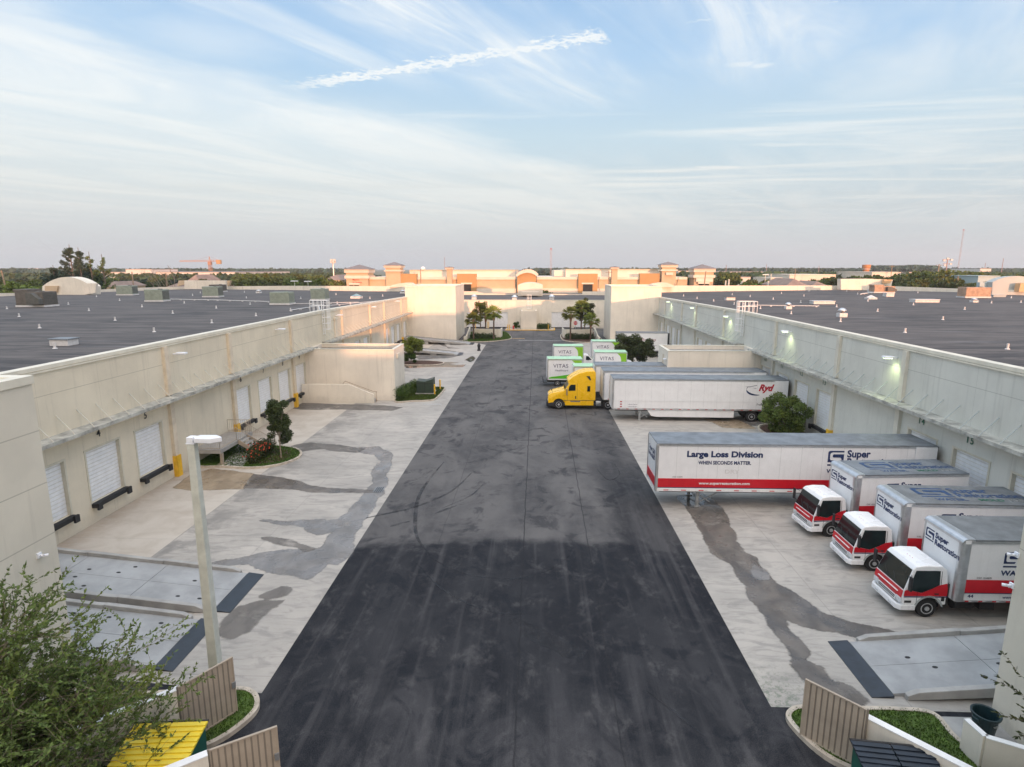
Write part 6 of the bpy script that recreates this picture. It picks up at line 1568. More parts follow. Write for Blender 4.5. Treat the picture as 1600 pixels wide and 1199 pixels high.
def hedge(label, poly, h, n, size, m, seed, cat='hedge', name='hedge', group=None, r=.35):
    rnd = random.Random(seed); cx = sum(p[0] for p in poly)/len(poly); cy = sum(p[1] for p in poly)/len(poly)
    t = thing(name, label, cat, (cx, cy, 0), 0, group); C = []
    for i in range(len(poly)-1):
        a = Vector(poly[i]); b = Vector(poly[i+1]); k = max(2, int((b-a).length/(r*.6)))
        for j in range(k):
            p = a.lerp(b, j/k)
            for z in (h*.35, h-r*.75): C.append((p.x-cx+rnd.uniform(-.1, .1), p.y-cy+rnd.uniform(-.1, .1), z+rnd.uniform(-.06, .06), r*rnd.uniform(.85, 1.15)))
    link('foliage', leaf_mesh('foliage', C, n, size, m, seed), t)
    mb = MB()
    for c in C[::3]: mb.tube((c[0], c[1], .05), (c[0]+.05, c[1], c[2]), .015, .008, 5, caps=False)
    mb.build('stem', 'bark', t); return t
hedge('clipped low hedge behind the left enclosure wall', [(-10.75, 16.5), (-12.2, 15.5), (-13.6, 14.4), (-15.4, 13.2)], .75, 15000, .035, 'hedge', 3, r=.5)
hedge('clipped low hedge behind the long right enclosure wall', [(10.2, 16.0), (11.0, 15.0), (12.4, 13.6), (13.6, 12.4)], .55, 13000, .033, 'hedge', 4, r=.36)
hedge('rounded clipped hedge against the left annex corner', [(-14.7, 63.6), (-14.5, 65.2), (-14.0, 67.4), (-13.9, 69.0)], 1.5, 9000, .07, 'hedge', 6, r=.75)
hedge('red-flowered dark bush beside the small dock tree', [(-20.7, 41.6), (-20.9, 42.8), (-20.6, 44.4)], 1.35, 9000, .06, 'leafdk', 7, cat='bush', name='bush', r=.62)
fl = MB(); rnd = random.Random(5)
for k in range(60):
    x = rnd.uniform(-21.3, -20.1); y = rnd.uniform(41.0, 43.2); z = rnd.uniform(.6, 1.4); s = .05
    fl.poly([(x-s, y, z), (x, y-.03, z-s), (x+s, y, z), (x, y+.02, z+s)])
tag(fl.build('flowers', 'flower'), 'tiny red blossoms scattered over the bush by the dock stair', 'flowers', kind='stuff')
# the small tree standing in the stair island
make_tree('small leaning dark-leaved tree in the stair island of the left apron', 'tree', (-19.2, 42.8, .1), 4.7, (1.25, 1.15, 2.05), 10000, .085, 'leafdk', 11, .06, .1, 'barkpale', clumps=34, lean=(-.25, .4))
make_tree('round bright green bushy tree beyond the left annex', 'tree', (-18.3, 89.3, .1), 4.2, (2.1, 2.0, 1.7), 8000, .11, 'leafbr', 12, .08, .25, clumps=26)
make_tree('low dark round bush at the foot of the bright tree beyond the annex', 'bush', (-18.6, 88.6, .1), 1.9, (1.25, 1.1, .95), 5000, .08, 'hedge', 13, .04, .1, name='bush')
make_tree('big dark leafy tree standing between the healthcare vans and the right annex', 'tree', (14.0, 84.6, .0), 5.3, (3.5, 3.2, 2.4), 16000, .15, 'leafdk', 21, .16, .2, clumps=34)
make_tree('dense rounded green bush against the right dock wall behind the red-striped trailer', 'bush', (21.8, 51.2, 0), 3.8, (2.2, 2.0, 1.9), 17000, .095, 'leaf', 22, .08, .1, name='bush', clumps=34)
make_tree('dark round shrub left of the far entrance box', 'bush', (-4.3, 141.6, .1), 1.8, (.95, .8, .9), 2500, .10, 'hedge', 31, .04, .1, name='bush')
hedge('clipped box hedge right of the far entrance box', [(1.2, 141.4), (3.6, 141.4)], 1.5, 4000, .11, 'hedge', 32, r=.75)
hedge('dark hedge under the far left palms', [(-12.6, 120.6), (-8.0, 121.4)], 1.3, 5000, .12, 'leafdk', 33, r=.75)
hedge('dark hedge under the far right palms', [(6.8, 121.2), (12.0, 121.0)], 1.3, 5000, .12, 'leafdk', 34, r=.8)
def palm(label, loc, h, seed, r=1.65):
    rnd = random.Random(seed); t = thing('palm_tree', label, 'palm tree', loc, rnd.uniform(0, 6))
    mb = MB(); b = Vector((0, 0, 0)); top = Vector((rnd.uniform(-.2, .2), rnd.uniform(-.2, .2), h-r*.75))
    for k in range(5): mb.tube(b.lerp(top, k/5), b.lerp(top, (k+1)/5), .17-.01*k, .17-.01*(k+1), 8, caps=False)
    mb.build('trunk', 'palmbark', t)
    MB().lathe([(.16, top.z-1.5), (.30, top.z-.8), (.32, top.z-.2), (.2, top.z+.1)], top.x, top.y, 9).build('leaf_bases', 'boot', t)
    V = []; F = []
    for k in range(52):
        az = rnd.uniform(0, 6.28); el = rnd.uniform(-.55, 1.35); L = r*rnd.uniform(.55, .72)
        d = Vector((math.cos(az)*math.cos(el), math.sin(az)*math.cos(el), math.sin(el))); p = top+d*L; sd = d.cross(Vector((0, 0, 1))).normalized(); up = sd.cross(d)
        n = 14
        for j in range(n):                  # fan of blades, drooping at the tips
            a = (j/(n-1)-.5)*3.6; e = (d*math.cos(a)+sd*math.sin(a)).normalized(); ln = r*rnd.uniform(.42, .60)
            q = p+e*ln*.6; s = p+e*ln-Vector((0, 0, ln*.28)); w = (e.cross(up)).normalized()*.045; i = len(V)
            V += [tuple(p-w*.4), tuple(p+w*.4), tuple(q+w), tuple(s), tuple(q-w)]; F.append((i, i+1, i+2, i+3, i+4))
        i = len(V); w = sd*.02; V += [tuple(top-w), tuple(top+w), tuple(p+w), tuple(p-w)]; F.append((i, i+1, i+2, i+3))
    me = bpy.data.meshes.new('fronds'); me.from_pydata(V, [], F); me.materials.append(MT['palm']); link('fronds', me, t)
palm('short fan palm at the left end of the far left island', (-12.3, 119.6, .1), 5.2, 1)
palm('tall fan palm nearest the lane on the far left island', (-8.2, 119.3, .1), 6.6, 2)
palm('middle fan palm at the back of the far left island', (-10.4, 126.0, .1), 5.6, 3)
palm('fan palm beside the stop sign on the far right island', (7.15, 119.3, .1), 6.4, 4)
palm('shorter fan palm nearest the far right end wing', (11.2, 119.6, .1), 5.1, 5)
palm('fan palm half hidden behind the oak on the far right island', (9.8, 126.0, .1), 7.4, 6)
make_tree('dry-topped leafy tree among the far left palms', 'tree', (-11.6, 127.5, .1), 7.6, (2.2, 2.0, 1.9), 3500, .14, 'leaf', 41, .12, .3)
make_tree('dense leafy tree between the two far right palms', 'tree', (10.6, 126.8, .1), 8.2, (2.6, 2.2, 2.7), 6000, .15, 'leafdk', 42, .14, .25)
# ------------------------------------------------------------------ beyond the warehouses
def zat(v, Y): return atY(800, v, Y)[1]
def xat(u, Y, v=430): return atY(u, v, Y)[0]
def pbox(mb, u0, v0, u1, v1, Y, depth, m=0, z0=None):
    x0, za = atY(u0, v0, Y); x1, _ = atY(u1, v0, Y); zb = atY(u0, v1, Y)[1] if z0 is None else z0
    return mb.box(x0, x1, Y, Y+depth, zb, za, m)
def hiproof(mb, x0, x1, y0, y1, z, h, m=0, ov=.6):
    x0 -= ov; x1 += ov; y0 -= ov; y1 += ov; cx, cy = (x0+x1)/2, (y0+y1)/2; dx = max(0, (x1-x0)-(y1-y0))/2; dy = max(0, (y1-y0)-(x1-x0))/2
    a, b = (cx-dx, cy-dy, z+h), (cx+dx, cy+dy, z+h); c = [(x0, y0, z), (x1, y0, z), (x1, y1, z), (x0, y1, z)]
    mb.poly([c[0], c[1], b, a] if dx else [c[0], c[1], a], m); mb.poly([c[2], c[3], a, b] if dx else [c[2], c[3], b], m)
    if dx: mb.poly([c[1], c[2], b], m); mb.poly([c[3], c[0], a], m)
    else: mb.poly([c[1], c[2], b, a], m); mb.poly([c[3], c[0], a, b], m)
    mb.poly(c[::-1], m); return mb
YP = 230
PZ = thing('retail_plaza', 'wide tan and cream plaza building with orange panels, arched centre and hip-roofed towers', 'building', (0, 240, 0), world=True)
mb = MB()
pbox(mb, 576, 437, 806, 460, YP, 40, z0=0); pbox(mb, 839, 437, 1074, 460, YP, 40, z0=0); mb.build('tan_wall', 'tan', PZ)
mb = MB(); pbox(mb, 576, 433, 806, 437, YP-.4, 40); pbox(mb, 839, 433, 1074, 437, YP-.4, 40); mb.build('cornice', 'pink', PZ)
mb = MB(); pbox(mb, 640, 423, 805, 433, YP+6, 50); pbox(mb, 884, 421.5, 1046, 433, YP+6, 50); pbox(mb, 866, 422.5, 885, 432, YP+9, 40); mb.build('upper_storey', 'pink', PZ)
mb = MB(); pbox(mb, 640, 422, 805, 423, YP+5.6, 50); pbox(mb, 884, 420.8, 1046, 421.5, YP+5.6, 50); mb.build('upper_coping', 'tan', PZ)
mb = MB(); pbox(mb, 652, 451, 806, 459, YP-1, 1); pbox(mb, 839, 451, 1000, 459, YP-1, 1); mb.build('plinth', 'pink', PZ)
for (a, b, top) in ((620, 650.5, 428), (714, 744, 428), (904, 934, 428), (1000, 1031, 427.5)):
    mb = MB(); pbox(mb, a, top, b, 459, YP-1.6, 3, z0=0); mb.build('orange_panel', 'orange', PZ)
for (a, b) in ((722, 736), (911, 926)):
    mb = MB(); pbox(mb, a, 444.5, b, 456, YP-1.75, .1); mb.build('dark_opening', 'dark', PZ)
    mb = MB(); pbox(mb, a-2, 442, b+1.5, 444.3, YP-2.0, .5); mb.build('lintel', 'pink', PZ)
mb = MB(); pbox(mb, 1006, 446.5, 1026, 449, YP-1.9, .3); mb.build('lintel', 'pink', PZ)
pxslab(MB(), [(808, 460), (808, 432)]+[(812, 429), (818, 427), (824, 426.4), (830, 427), (835, 429), (838, 432)]+[(838, 460)], YP-2.5, 6).build('arched_panel', 'orange', PZ)
o = [(805.5, 430), (811, 425), (817, 422), (824, 420.6), (831, 421.6), (837, 424.5), (841.5, 429)]; i_ = [(838.5, 432), (835, 429.4), (830, 427.2), (824, 426.5), (818, 427.2), (812, 429.6), (808, 432.4)]
pxslab(MB(), o+i_, YP-3.2, 7).build('arch_cornice', 'pink', PZ)
def tower(u0, u1, ve, va, bands, uend=None, dep=None, lab=None):
    x0, z = atY(u0, ve, YP-3); x1, _ = atY(u1, ve, YP-3); dep = dep or (x1-x0)
    MB().box(x0+.6, x1-.6, YP-2.4, YP-3+dep-.6, 0, z-.4).build('tower_wall', 'tan', PZ)
    mb = MB()
    for a, b in bands: za = atY(u0, a, YP-3)[1]; zb = atY(u0, b, YP-3)[1]; mb.box(x0+.1, x1-.1, YP-2.9, YP-3+dep-.1, zb, za)
    mb.build('tower_band', 'pink', PZ)
    mb = MB(); hiproof(mb, x0, x1, YP-3, YP-3+dep, z, atY(u0, va, YP-3)[1]-z, 0, .5); mb.build('hip_roof', 'slate', PZ)
    return x0, x1
tower(537, 576, 421, 413.5, [(421.2, 426.5), (431, 435.5)]); tower(599, 627, 415, 409.5, [(415.2, 418.6), (422.4, 424.4)])
tower(1033, 1060, 414, 409, [(414.2, 418), (421.4, 423.8)]); tower(1084, 1119, 420, 413, [(420.2, 425.6), (430, 434.2)])
tower(695, 708, 418.2, 416.6, [(418.3, 421)]); tower(954, 968, 417.8, 416, [(417.9, 420.6)])
mb = MB(); pbox(mb, 546, 446, 551.5, 449.5, YP-3.2, .3); pbox(mb, 553.5, 446, 560.5, 449.5, YP-3.2, .3); pbox(mb, 1093, 444, 1108, 447, YP-3.2, .3); mb.build('shop_window', 'glass', PZ)
for q in ((545, 442.5, 561.5, 445.2, YP-3.6, .8), (1088, 435, 1114, 440.5, YP-3.2, .4), (1091, 441, 1109, 443.6, YP-3.6, .8), (1041, 426, 1052, 430, YP-3.2, .4)): pbox(MB(), *q).build('sign_board', 'pink', PZ)
x, z = atY(554, 437.0, YP-3.05); 
lettering('Masonry', .75, 'rust' if False else 'wine', PZ, (x+.5, YP-3.02, z-.1), '-Y', .02, ax='CENTER'); lettering('& Ceramics', .75, 'wine', PZ, (x+1.0, YP-3.02, z-1.1), '-Y', .02, ax='CENTER')
# rooftop dome and masts on the plaza
x, z = atY(661, 421, 246); t = thing('satellite_dome', 'small white dome antenna on the plaza roof', 'antenna', (x, 246, z-.6)); MB().lathe([(.3, 0), (.3, .3), (.8, .5), (.95, 1.0), (.6, 1.5), (.1, 1.7)], n=14).build('dome', 'white', t, smooth=True)
def pole(u, vt, vb, Y, r, label, m='wood', cat='utility pole', name='utility_pole', arm=0, lean=0, z0=0.0, head=None):
    x, zt = atY(u, vt, Y); t = thing(name, label, cat, (x, Y, z0))
    MB().tube((lean, 0, 0), (0, 0, zt-z0), r, r*.75, 8).build('shaft', m, t)
    if arm: 
        mb = MB()
        for k in range(arm): mb.box(-1.3, 1.3, -.1, .1, zt-z0-.5-k*1.2, zt-z0-.35-k*1.2)
        mb.build('crossarm', m, t)
    if head == 'lamp': MB().box(-1.1, 1.1, -.4, .4, zt-z0, zt-z0+.25).build('lamp_head', 'lampw', t)
    if head == 'cell':
        mb = MB()
        for k in range(6): a = k*math.pi/3; mb.box(1.2*math.cos(a)-.3, 1.2*math.cos(a)+.3, 1.2*math.sin(a)-.3, 1.2*math.sin(a)+.3, zt-z0-2.2, zt-z0)
        mb.build('antenna_panel', 'farwhite', t); MB().lathe([(1.5, zt-z0-1.4), (1.5, zt-z0-1.2)], n=12).build('platform', 'steel', t)
    if head == 'flood':
        for k, (dx, dz) in enumerate(((-1.6, -1.0), (1.8, -.6), (-1.0, -3.2), (1.6, -2.6), (0, 0))): MB().box(dx-.5, dx+.5, -.4, .4, zt-z0+dz-.7, zt-z0+dz).build('floodlight', 'farwhite', t)
        MB().box(-2.4, 2.4, -.1, .1, zt-z0-.9, zt-z0-.7).box(-2.0, 2.0, -.1, .1, zt-z0-2.9, zt-z0-2.7).build('crossarm', 'mast', t)
    return t
pole(657, 421, 450, 222, .22, 'slim utility pole before the left half of the plaza', arm=1)
pole(951.5, 424, 452, 222, .22, 'slim utility pole before the right half of the plaza', arm=1)
pole(1103, 424, 452, 214, .25, 'leaning utility pole in front of the rightmost hip-roofed tower', lean=-.8)
pole(694.5, 402, 420, 300, .12, 'thin whip antenna rising over the plaza roof', 'mast', 'antenna', 'antenna')
pole(520, 405, 432, 330, .5, 'cell tower with a ring of panels left of the plaza', 'steel', 'cell tower', 'cell_tower', head='cell')
pole(460, 440, 452, 190, .12, 'short car park lamp post by the left tree line', 'pole', 'lamp post', 'lamp_post', head='lamp')
pole(481, 440.5, 452, 190, .12, 'second short lamp post, nearer the plaza, by the left tree line', 'pole', 'lamp post', 'lamp_post', head='lamp')
pole(2, 423, 450, 175, .25, 'leaning wooden pole at the far left edge', lean=1.4)
pole(206, 425, 447, 185, .22, 'wooden pole in front of the long white warehouse, left of the bare trees')
pole(259, 427, 449, 190, .2, 'broken bare trunk-like pole between the bare trees')
pole(1205, 428, 447, 230, .25, 'pale concrete pole beyond the right roof', 'pole')
pole(1196, 430, 447, 235, .18, 'thin lamp post next to the pale concrete pole', 'pole', 'lamp post', 'lamp_post', head='lamp')
pole(1134, 438.5, 447, 200, .3, 'short pale square post beyond the right parapet, left of its taller twin', 'pole', 'post', 'post')
pole(1139, 436.5, 447, 200, .35, 'taller pale square post beyond the right parapet', 'pole', 'post', 'post')
pole(1200.5, 439, 447, 200, .35, 'short pale square post by the thin lamp post', 'pole', 'post', 'post')
pole(1243, 421, 440, 300, .2, 'distant utility pole before the dark hip roof')
pole(1497, 432, 455, 185, .28, 'stout pale utility pole before the dense right-hand trees', 'barkpale')
pole(1490, 440, 455, 186, .3, 'short sawn-off pole beside the stout one', 'barkpale')
pole(1467.5, 413, 440, 260, .22, 'thin pole rising from the dense right-hand trees', arm=1)
pole(1481, 403, 432, 300, .3, 'floodlight mast with white lamps above the right-hand trees', 'mast', 'floodlight mast', 'floodlight_mast', head='flood')
pole(1394, 415, 440, 300, .2, 'slim pole left of the dense right-hand trees', arm=1)
pole(1135, 414, 430, 500, .25, 'thin far pole right of the plaza towers', 'mast', 'antenna', 'antenna')
pole(1198, 413, 428, 500, .25, 'thin far pole above the long white roofs', 'mast', 'antenna', 'antenna')
pole(1280, 415, 428, 500, .25, 'thin far pole in front of the orange water tower', 'mast', 'antenna', 'antenna')
pole(1568, 404, 424, 500, .3, 'thin far mast near the right edge', 'mast', 'antenna', 'antenna')
pole(1540, 411, 424, 600, .3, 'short far mast on the pink building near the right edge', 'mast', 'antenna', 'antenna')
def lattice(u0, u1, vt, vb, Y, w, label, guys=False):
    x0, zt = atY(u1, vt, Y); xb, _ = atY(u0, vb, Y); t = thing('radio_mast', label, 'radio mast', (xb, Y, 0)); mb = MB(); dx = x0-xb
    for a, b in ((-w, -w), (w, -w), (0, w)): mb.tube((a, b, 0), (a+dx, b, zt), w*.16, n=4)
    k = 0; n = int(zt/(w*5))
    for k in range(n):
        za, zb = zt*k/n, zt*(k+1)/n; s = 1 if k % 2 else -1
        mb.tube((-w*s+dx*k/n, -w, za), (w*s+dx*(k+1)/n, -w, zb), w*.12, n=4)
    mb.build('lattice', 'mast', t); MB().box(dx-w, dx+w, -w, w, zt, zt+w*1.5).build('beacon', 'wine', t); return t
lattice(861, 861, 390, 432, 420, .5, 'red and white lattice mast behind the plaza arch')
lattice(1496, 1505.5, 360, 425, 700, .55, 'tall thin guyed radio mast leaning slightly, right background')

def block(label, u0, v0, u1, Y, depth, m='farwhite', cat='building', name='building', roof=None, extra=None, win=0, vb=None):
    x0, z = atY(u0, v0, Y); x1, _ = atY(u1, v0, Y); t = thing(name, label, cat, ((x0+x1)/2, Y+depth/2, 0), world=True)
    MB().box(x0, x1, Y, Y+depth, 0, z-.25).build('wall', m, t)
    if roof: mb = MB(); hiproof(mb, x0, x1, Y, Y+depth, z-.25, roof, 0, .5); mb.build('roof', 'brownroof', t)
    else: MB().box(x0-.2, x1+.2, Y-.2, Y+depth+.2, z-.248, z).build('roof_edge', m if m != 'farwhite' else 'slate', t)
    for k in range(win):
        w = (x1-x0)/win; MB().box(x0+k*w+w*.25, x0+k*w+w*.7, Y-.15, Y-.01, max(.5, z*.35), z*.65).build('window', 'fargrey', t)
    return t
block('very long white warehouse on the left horizon', 150, 425.0, 368, 400, 90, 'farwhite', win=9)
block('white gabled extension with cupola on the long far warehouse', 196, 420.5, 236, 395, 30, 'farwhite', win=2)
block('pale low industrial building beyond the left trees, with brown roof', 503, 437, 538, 285, 30, 'tan', roof=2.5, win=3)
block('pale distant white building above the left trees, widest one', -10, 421, 18, 800, 60, 'farwhite', win=3)
block('small distant white tower block left of the dark pines', 40, 419.5, 60, 800, 40, 'farwhite', win=2)
block('small distant white block behind the dark pines', 82, 420.5, 104, 820, 40, 'farwhite', win=2)
block('long low white far building right of the plaza', 1120, 424.5, 1192, 620, 80, 'farwhite', win=6)
block('short white far building beyond the long low one', 1203, 424.5, 1226, 640, 50, 'farwhite', win=2)
block('teal-walled small building beyond the right parapet', 1132, 433.5, 1144, 300, 30, 'farteal', win=1)
block('pinkish white building beyond the right parapet', 1143, 432.5, 1173, 305, 30, 'farwhite', win=3)
block('cream shed behind the right tree line', 1205, 434, 1222, 310, 25, 'pink', win=2)
block('long cream flat building below the orange water tower', 1234, 429, 1306, 330, 35, 'pink', win=7)
block('brown hip-roofed house beyond the right parapet', 1230, 446, 1262, 205, 22, 'tan', roof=2.4, win=2)
block('small dark hip-roofed house right of the brown one', 1270, 446, 1292, 215, 18, 'tan', roof=1.6, win=1)
block('wide beige low building left of the dense right-hand trees', 1363, 425.2, 1403, 330, 40, 'pink', win=5)
block('low white roof seen over the dense right-hand trees', 1404, 425, 1437, 380, 40, 'farwhite', win=3)
block('pink-white building on the right horizon', 1532, 419.5, 1549, 560, 40, 'farwhite', win=2)
block('grey-green shed behind the curved right gable', 1529, 431, 1562, 200, 20, 'farteal', win=2)
block('tan hip-roofed house left of the pines row', 162, 447, 182, 210, 16, 'tan', roof=1.8, win=1)
block('tan hip-roofed house behind the bare trees', 262, 447.5, 285, 205, 16, 'tan', roof=1.4, win=1)
block('brown peaked house in front of the long white warehouse', 295, 438, 310, 260, 18, 'tan', roof=2.6, win=1)
block('white far building right behind the first right tower', 1060, 423, 1069, 420, 30, 'farwhite', win=1)
block('white far building behind the second right tower', 1072, 423, 1082, 430, 30, 'farwhite', win=1)
x, z = atY(1354, 415, 420); t = thing('water_tower', 'orange brick water tower on the right horizon', 'tower', (x, 420, 0))
MB().lathe([(2.0, 0), (2.0, z-2), (2.6, z-1.5), (2.6, z+.5), (2.2, z+.5), (2.2, z-.2)], n=16).build('shaft', 'brick', t); MB().lathe([(2.65, z-2.6), (2.7, z-2.4), (2.65, z-2.2)], n=16).build('rim_band', 'pink', t)
t = thing('mound', 'low heap of sand and rubble left of the plaza', 'sand heap', (xat(515, 240), 240, 0)); 
mb = MB(); n = 16; mb.lathe([(14, 0), (12, 2.6), (9, 5.2), (5, 6.6), (1, 7.2)], n=n); rnd = random.Random(2); mb.v = [(x*1.5+rnd.uniform(-.8, .8), y+rnd.uniform(-.8, .8), max(0, z+rnd.uniform(-.5, .3))) for x, y, z in mb.v]; mb.build('heap', 'sand', t)
# tower crane
Y = 600; x, zt = atY(327, 401, Y); t = thing('tower_crane', 'orange tower crane behind the long white warehouse', 'crane', (x, Y, 0))
zj = zat(408.5, Y); mb = MB()
for a in (-1, 1): 
    for b in (-1, 1): mb.tube((a*1.1, b*1.1, 0), (a*1.1, b*1.1, zj), .28, n=4)
for k in range(14): mb.tube((-1.1, -1.1, zj*k/14), (1.1, -1.1, zj*(k+1)/14), .2, n=4)
mb.build('mast', 'crane', t)
mb = MB(); mb.tube((-.8, 0, zj), (0, 0, zt), .3, n=4).tube((.8, 0, zj), (0, 0, zt), .3, n=4); mb.build('apex', 'crane', t)
xl = xat(283, Y)-x; xr = xat(345, Y)-x; mb = MB()
for zz in (0, 1.4): mb.tube((xl, 0, zj+zz*.6-.2), (xr, 0, zj+zz), .28, n=4)
for k in range(18): mb.tube((xl+(xr-xl)*k/18, 0, zj), (xl+(xr-xl)*(k+.5)/18, 0, zj+1.1), .15, n=4)
mb.build('jib', 'crane', t)
MB().tube((0, 0, zt), (xl*.55, 0, zj+1), .1, n=4).tube((0, 0, zt), (xr*.9, 0, zj+1.2), .1, n=4).build('stay_cable', 'mast', t)
MB().box(xr-3, xr+1.5, -1.2, 1.2, zj-2.6, zj+1.4).build('counterweight', 'orange', t); MB().box(-1.5, 1.5, -1.6, 1.6, zj-3.5, zj-.4).build('cab', 'crane', t)

# --- trees beyond: a few prototypes, then copies, each its own thing
def proto(m, seed, crown, n=900, size=.55, h=8, clumps=16): 
    return make_tree('x', 'tree', (0, 0, -50), h, crown, n, size, m, seed, .25, .2, clumps=clumps, name='tree', asp=.6)
PR = [proto('leaf', 101, (4.2, 4, 3.6), 1500, .42), proto('leafdk', 102, (4.5, 4, 3.4), 1500, .42), proto('leaf', 103, (3.4, 3.4, 3.8), 1300, .40, 9), proto('leafbr', 104, (3.6, 3.2, 3.2), 1200, .40, 7), proto('leafblue', 105, (5.2, 4.5, 3.8), 1500, .48, 8.5)]
used = set()
def put(pi, u, vt, Y, label, group, wid=1.0, sink=0):
    p = PR[pi]; x, z = atY(u, vt, Y); h0 = {0: 8, 1: 8, 2: 9, 3: 7, 4: 8.5}[pi]; s = max(.35, z/h0)
    rz = random.uniform(0, 6.28)
    if pi not in used:
        used.add(pi); p.location = (x, Y, 0); p.rotation_euler = (0, 0, rz); p.scale = (s*wid, s*wid, s); p['label'] = label; p['group'] = group; return p
    return dup(p, (x, Y, 0), rz, label, group, (s*wid, s*wid, s))
random.seed(11)
def row(u0, u1, n, v0, v1, Y0, Y1, kinds, label, group, wid=1.0):
    for k in range(n):
        u = u0+(u1-u0)*(k+random.uniform(.2, .8))/n
        put(random.choice(kinds), u, random.uniform(v0, v1), random.uniform(Y0, Y1), label, group, wid*random.uniform(.85, 1.2))
row(-30, 80, 9, 432, 438, 190, 240, [0, 1], 'green tree in the belt at the far left, behind the roof', 'trees at the far left')
row(-20, 70, 7, 448, 453, 140, 160, [3], 'low bright green bush peeping over the left parapet', 'bushes over the left parapet', .9)
put(3, 37, 433, 170, 'bright yellow-green rounded tree in front of the far left belt', 'bright trees')
row(150, 290, 12, 431, 436, 230, 290, [0, 1, 4], 'green tree in the belt in front of the long white warehouse', 'trees before the white warehouse')
row(310, 345, 3, 434, 438, 250, 280, [1, 0], 'green tree in the belt beside the brown peaked house', 'trees by the peaked house')
row(368, 505, 15, 425, 429, 220, 270, [0, 1, 0, 2], 'bushy green tree in the thick belt left of the plaza', 'trees left of the plaza', .95)
row(375, 520, 12, 430, 436, 200, 220, [0, 2], 'shorter green tree at the front of the thick belt left of the plaza', 'shorter trees left of the plaza', .95)
row(505, 540, 3, 436, 440, 220, 240, [0, 3], 'small green tree beside the sand heap', 'trees by the sand heap')
row(575, 600, 3, 424, 426, 300, 330, [1], 'dark green tree seen between the two left plaza towers', 'trees between the left towers')
row(1118, 1150, 5, 424, 430, 240, 290, [0, 1], 'green tree just right of the plaza towers', 'trees right of the plaza')
row(1130, 1240, 12, 427.5, 430, 400, 480, [1, 4], 'dark green tree in the thin belt under the far white roofs', 'trees under the far white roofs', .9)
row(1162, 1300, 13, 432, 437, 230, 290, [0, 1, 3], 'green tree beyond the right parapet', 'trees beyond the right parapet', .9)
row(1290, 1375, 8, 427, 432, 240, 290, [0, 1], 'green tree behind the raised right parapet', 'trees behind the raised parapet')
row(1395, 1535, 15, 419, 426, 200, 250, [1, 2, 0], 'tall dense green tree in the right-hand grove', 'trees in the right-hand grove', .85)
row(1400, 1530, 12, 430, 436, 180, 200, [1, 0], 'lower green tree at the front of the right-hand grove', 'front trees of the right-hand grove', .9)
row(1535, 1620, 7, 424, 428, 260, 300, [1, 0], 'green tree behind the curved right gable', 'trees behind the curved right gable')
put(1, 1546, 436.5, 178, 'round dark tree between the grey-green shed and the curved gable', 'dark round trees')
row(800, 880, 4, 424, 426, 330, 380, [1, 4], 'dark tree behind the plaza arch', 'trees behind the plaza arch')
row(985, 1030, 4, 421, 423, 420, 480, [4], 'dark blue-green tree behind the right half of the plaza', 'trees behind the plaza')
for (u, v) in ((765, 458), (783, 458), (804, 458), (853, 452), (862, 456), (880, 458)):
    put(0, u, v, 205, 'small leafy palm-like bush in front of the plaza plinth', 'bushes before the plaza', .6)
# distant forest edge to the horizon: nobody could count it
def forest(name, label, u0, u1, v0, v1, Y0, Y1, n, size, m, seed):
    rnd = random.Random(seed); V = []; F = []
    for k in range(n):
        Y = rnd.uniform(Y0, Y1); u = rnd.uniform(u0, u1); x, zt = atY(u, v0+(v1-v0)*(.5+.5*mnoise.noise(Vector((u*.05, Y*.01, seed))))+rnd.uniform(-.2, .6), Y)
        for _ in range(16):
            p = Vector((x+rnd.gauss(0, size*2.2), Y+rnd.gauss(0, size*2), zt-abs(rnd.gauss(0, size*2.0)))); a = Vector((rnd.gauss(0, 1), rnd.gauss(0, 1), rnd.gauss(0, 1))).normalized()*size*rnd.uniform(.5, 1.2); b = a.orthogonal()*.7; i = len(V)
            V += [tuple(p-a), tuple(p+b), tuple(p+a), tuple(p-b)]; F.append((i, i+1, i+2, i+3))
    me = bpy.data.meshes.new(name); me.from_pydata(V, [], F); me.materials.append(MT[m]); tag(link(name, me), label, 'woodland', kind='stuff')
MT['forestfl'] = mat('woodland_floor', (.05, .075, .04), .95, .3, .02)
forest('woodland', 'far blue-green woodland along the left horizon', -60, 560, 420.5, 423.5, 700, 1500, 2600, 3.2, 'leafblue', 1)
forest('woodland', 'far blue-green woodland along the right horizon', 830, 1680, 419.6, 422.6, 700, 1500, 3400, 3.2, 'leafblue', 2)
forest('woodland', 'mid-distance green woodland beyond the left roof', -60, 540, 427, 432, 380, 640, 1700, 2.0, 'leafdk', 3)
forest('woodland', 'mid-distance green woodland beyond the right roof', 1060, 1680, 425.5, 430, 360, 640, 2000, 2.0, 'leafdk', 4)
forest('woodland', 'far bluish pines standing higher on the right horizon', 1368, 1455, 414.5, 418.5, 700, 800, 520, 2.2, 'leafblue', 5)
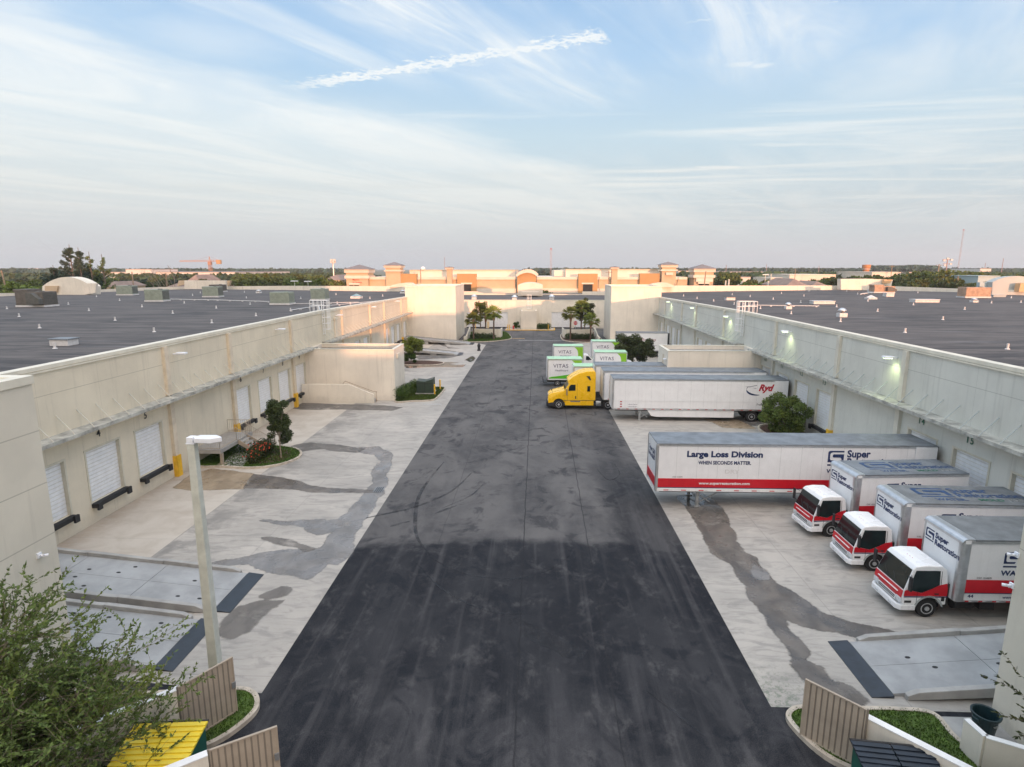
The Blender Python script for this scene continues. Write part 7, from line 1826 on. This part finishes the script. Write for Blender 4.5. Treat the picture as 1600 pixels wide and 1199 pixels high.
# dark feathery pines over the curved left gable
def pine(label, u, vt, Y, w, seed, m='leafblue', n=2600, lean=0, dense=1.0):
    rnd = random.Random(seed); x, h = atY(u, vt, Y); t = thing('pine_tree', label, 'tree', (x, Y, 0), 0)
    C = []; wood = MB(); wood.tube((-lean, 0, 0), (0, 0, h*.97), .35, .06, 7, caps=False)
    nb = int(26*dense)
    for k in range(nb):
        f = .28+.72*k/nb; z0 = h*f*.9; a = rnd.uniform(0, 6.28); L = w*(1.05-f)*rnd.uniform(.55, 1.25)+.5
        e = Vector((math.cos(a)*L, math.sin(a)*L*.8, z0+L*rnd.uniform(.3, .9))); s = Vector((-lean*(1-f), 0, z0)); wood.tube(s, e, .09, .03, 5, caps=False)
        for q in (.5, .75, 1.0):
            p = s.lerp(e, q); C.append((p.x, p.y, p.z, rnd.uniform(.35, .75)))
    link('foliage', leaf_mesh('foliage', C, n, .26, m, seed, asp=.4), t); wood.build('trunk', 'bark', t)
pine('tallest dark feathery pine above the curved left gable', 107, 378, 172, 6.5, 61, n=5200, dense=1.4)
pine('upright dark pine just right of the tallest one', 121, 383, 170, 3.4, 62, n=4200, dense=1.4)
pine('thin grey-green pine with open crown, right of the upright dark one', 138, 390, 172, 3.0, 63, 'leafgr', 1700)
pine('sparse pine at the right end of the dark pine group', 158, 394, 175, 3.6, 64, 'leafgr', 1500)
pine('low spreading dark pine at the left end of the pine group', 82, 412, 170, 6.0, 65, n=3600)
make_tree('broad dark tree mass at the foot of the pines', 'tree', (xat(120, 176), 176, 0), 15, (10, 6, 6), 5200, .42, 'leafblue', 66, .3, .2, clumps=30)
def bare(label, u, vt, Y, seed, group='bare trees before the white warehouse'):
    rnd = random.Random(seed); x, h = atY(u, vt, Y); t = thing('bare_tree', label, 'tree', (x, Y, 0), 0, group); mb = MB()
    def br(p, d, L, r, lev):
        e = p+d*L; mb.tube(p, e, r, r*.6, 5, caps=False)
        if lev < 4:
            for k in range(2 if lev else 3): br(p.lerp(e, rnd.uniform(.6, 1)), (d+Vector((rnd.gauss(0, .35), rnd.gauss(0, .3), rnd.gauss(.15, .15)))).normalized(), L*rnd.uniform(.5, .75), r*.55, lev+1)
    br(Vector((0, 0, 0)), Vector((rnd.uniform(-.12, .02), 0, 1)).normalized(), h*.42, .22, 0); mb.build('branches', 'barkpale', t)
bare('bare leafless tree with pale trunk, left of the bare group', 246, 402, 188, 71); bare('small bare leafless tree in the middle of the bare group', 256, 412, 190, 72); bare('slender bare leafless tree, right of the bare group', 270, 404, 192, 73)
# unseen tall block added behind the drone; keeps the near left roof and wall out of the low sun
SH = thing('shade_block', 'tall plain cream block added out of view behind the viewpoint to shade the left roof', 'building', (-150, -150, 0), world=True)
MB().box(-360, 50, -165, -130, 0, 29.5).build('wall', 'wallpl', SH); MB().box(-360.3, 50.3, -165.3, -129.7, 29.505, 30).build('roof_edge', 'cap', SH)
LB = thing('shade_block', 'low plain block added out of view behind the viewpoint to shade the yard', 'building', (40, -68, 0), world=True)  # second unseen block, added to stop low sun passing between the near wings
MB().box(-40, 130, -76, -60, 0, 11.6).build('wall', 'wallpl', LB); MB().box(-40.3, 130.3, -76.3, -59.7, 11.605, 12).build('roof_edge', 'cap', LB)
# thin morning-evening haze over the whole place
hz = bpy.data.materials.new('haze_air'); hz.use_nodes = True; ht = hz.node_tree; ht.nodes.clear()
ho = _n(ht, 'ShaderNodeOutputMaterial'); hv = _n(ht, 'ShaderNodeVolumePrincipled'); hv.inputs['Color'].default_value = (.90, .94, .98, 1); hv.inputs['Density'].default_value = (.00018); hv.inputs['Anisotropy'].default_value = .2
ht.links.new(hv.outputs[0], ho.inputs['Volume']); MT['haze'] = hz
H = MB().box(-3600, 3600, -650, 5300, -1.2, 130).build('haze', 'haze'); tag(H, 'thin pale haze lying over the yard and the far buildings', 'haze', kind='stuff')
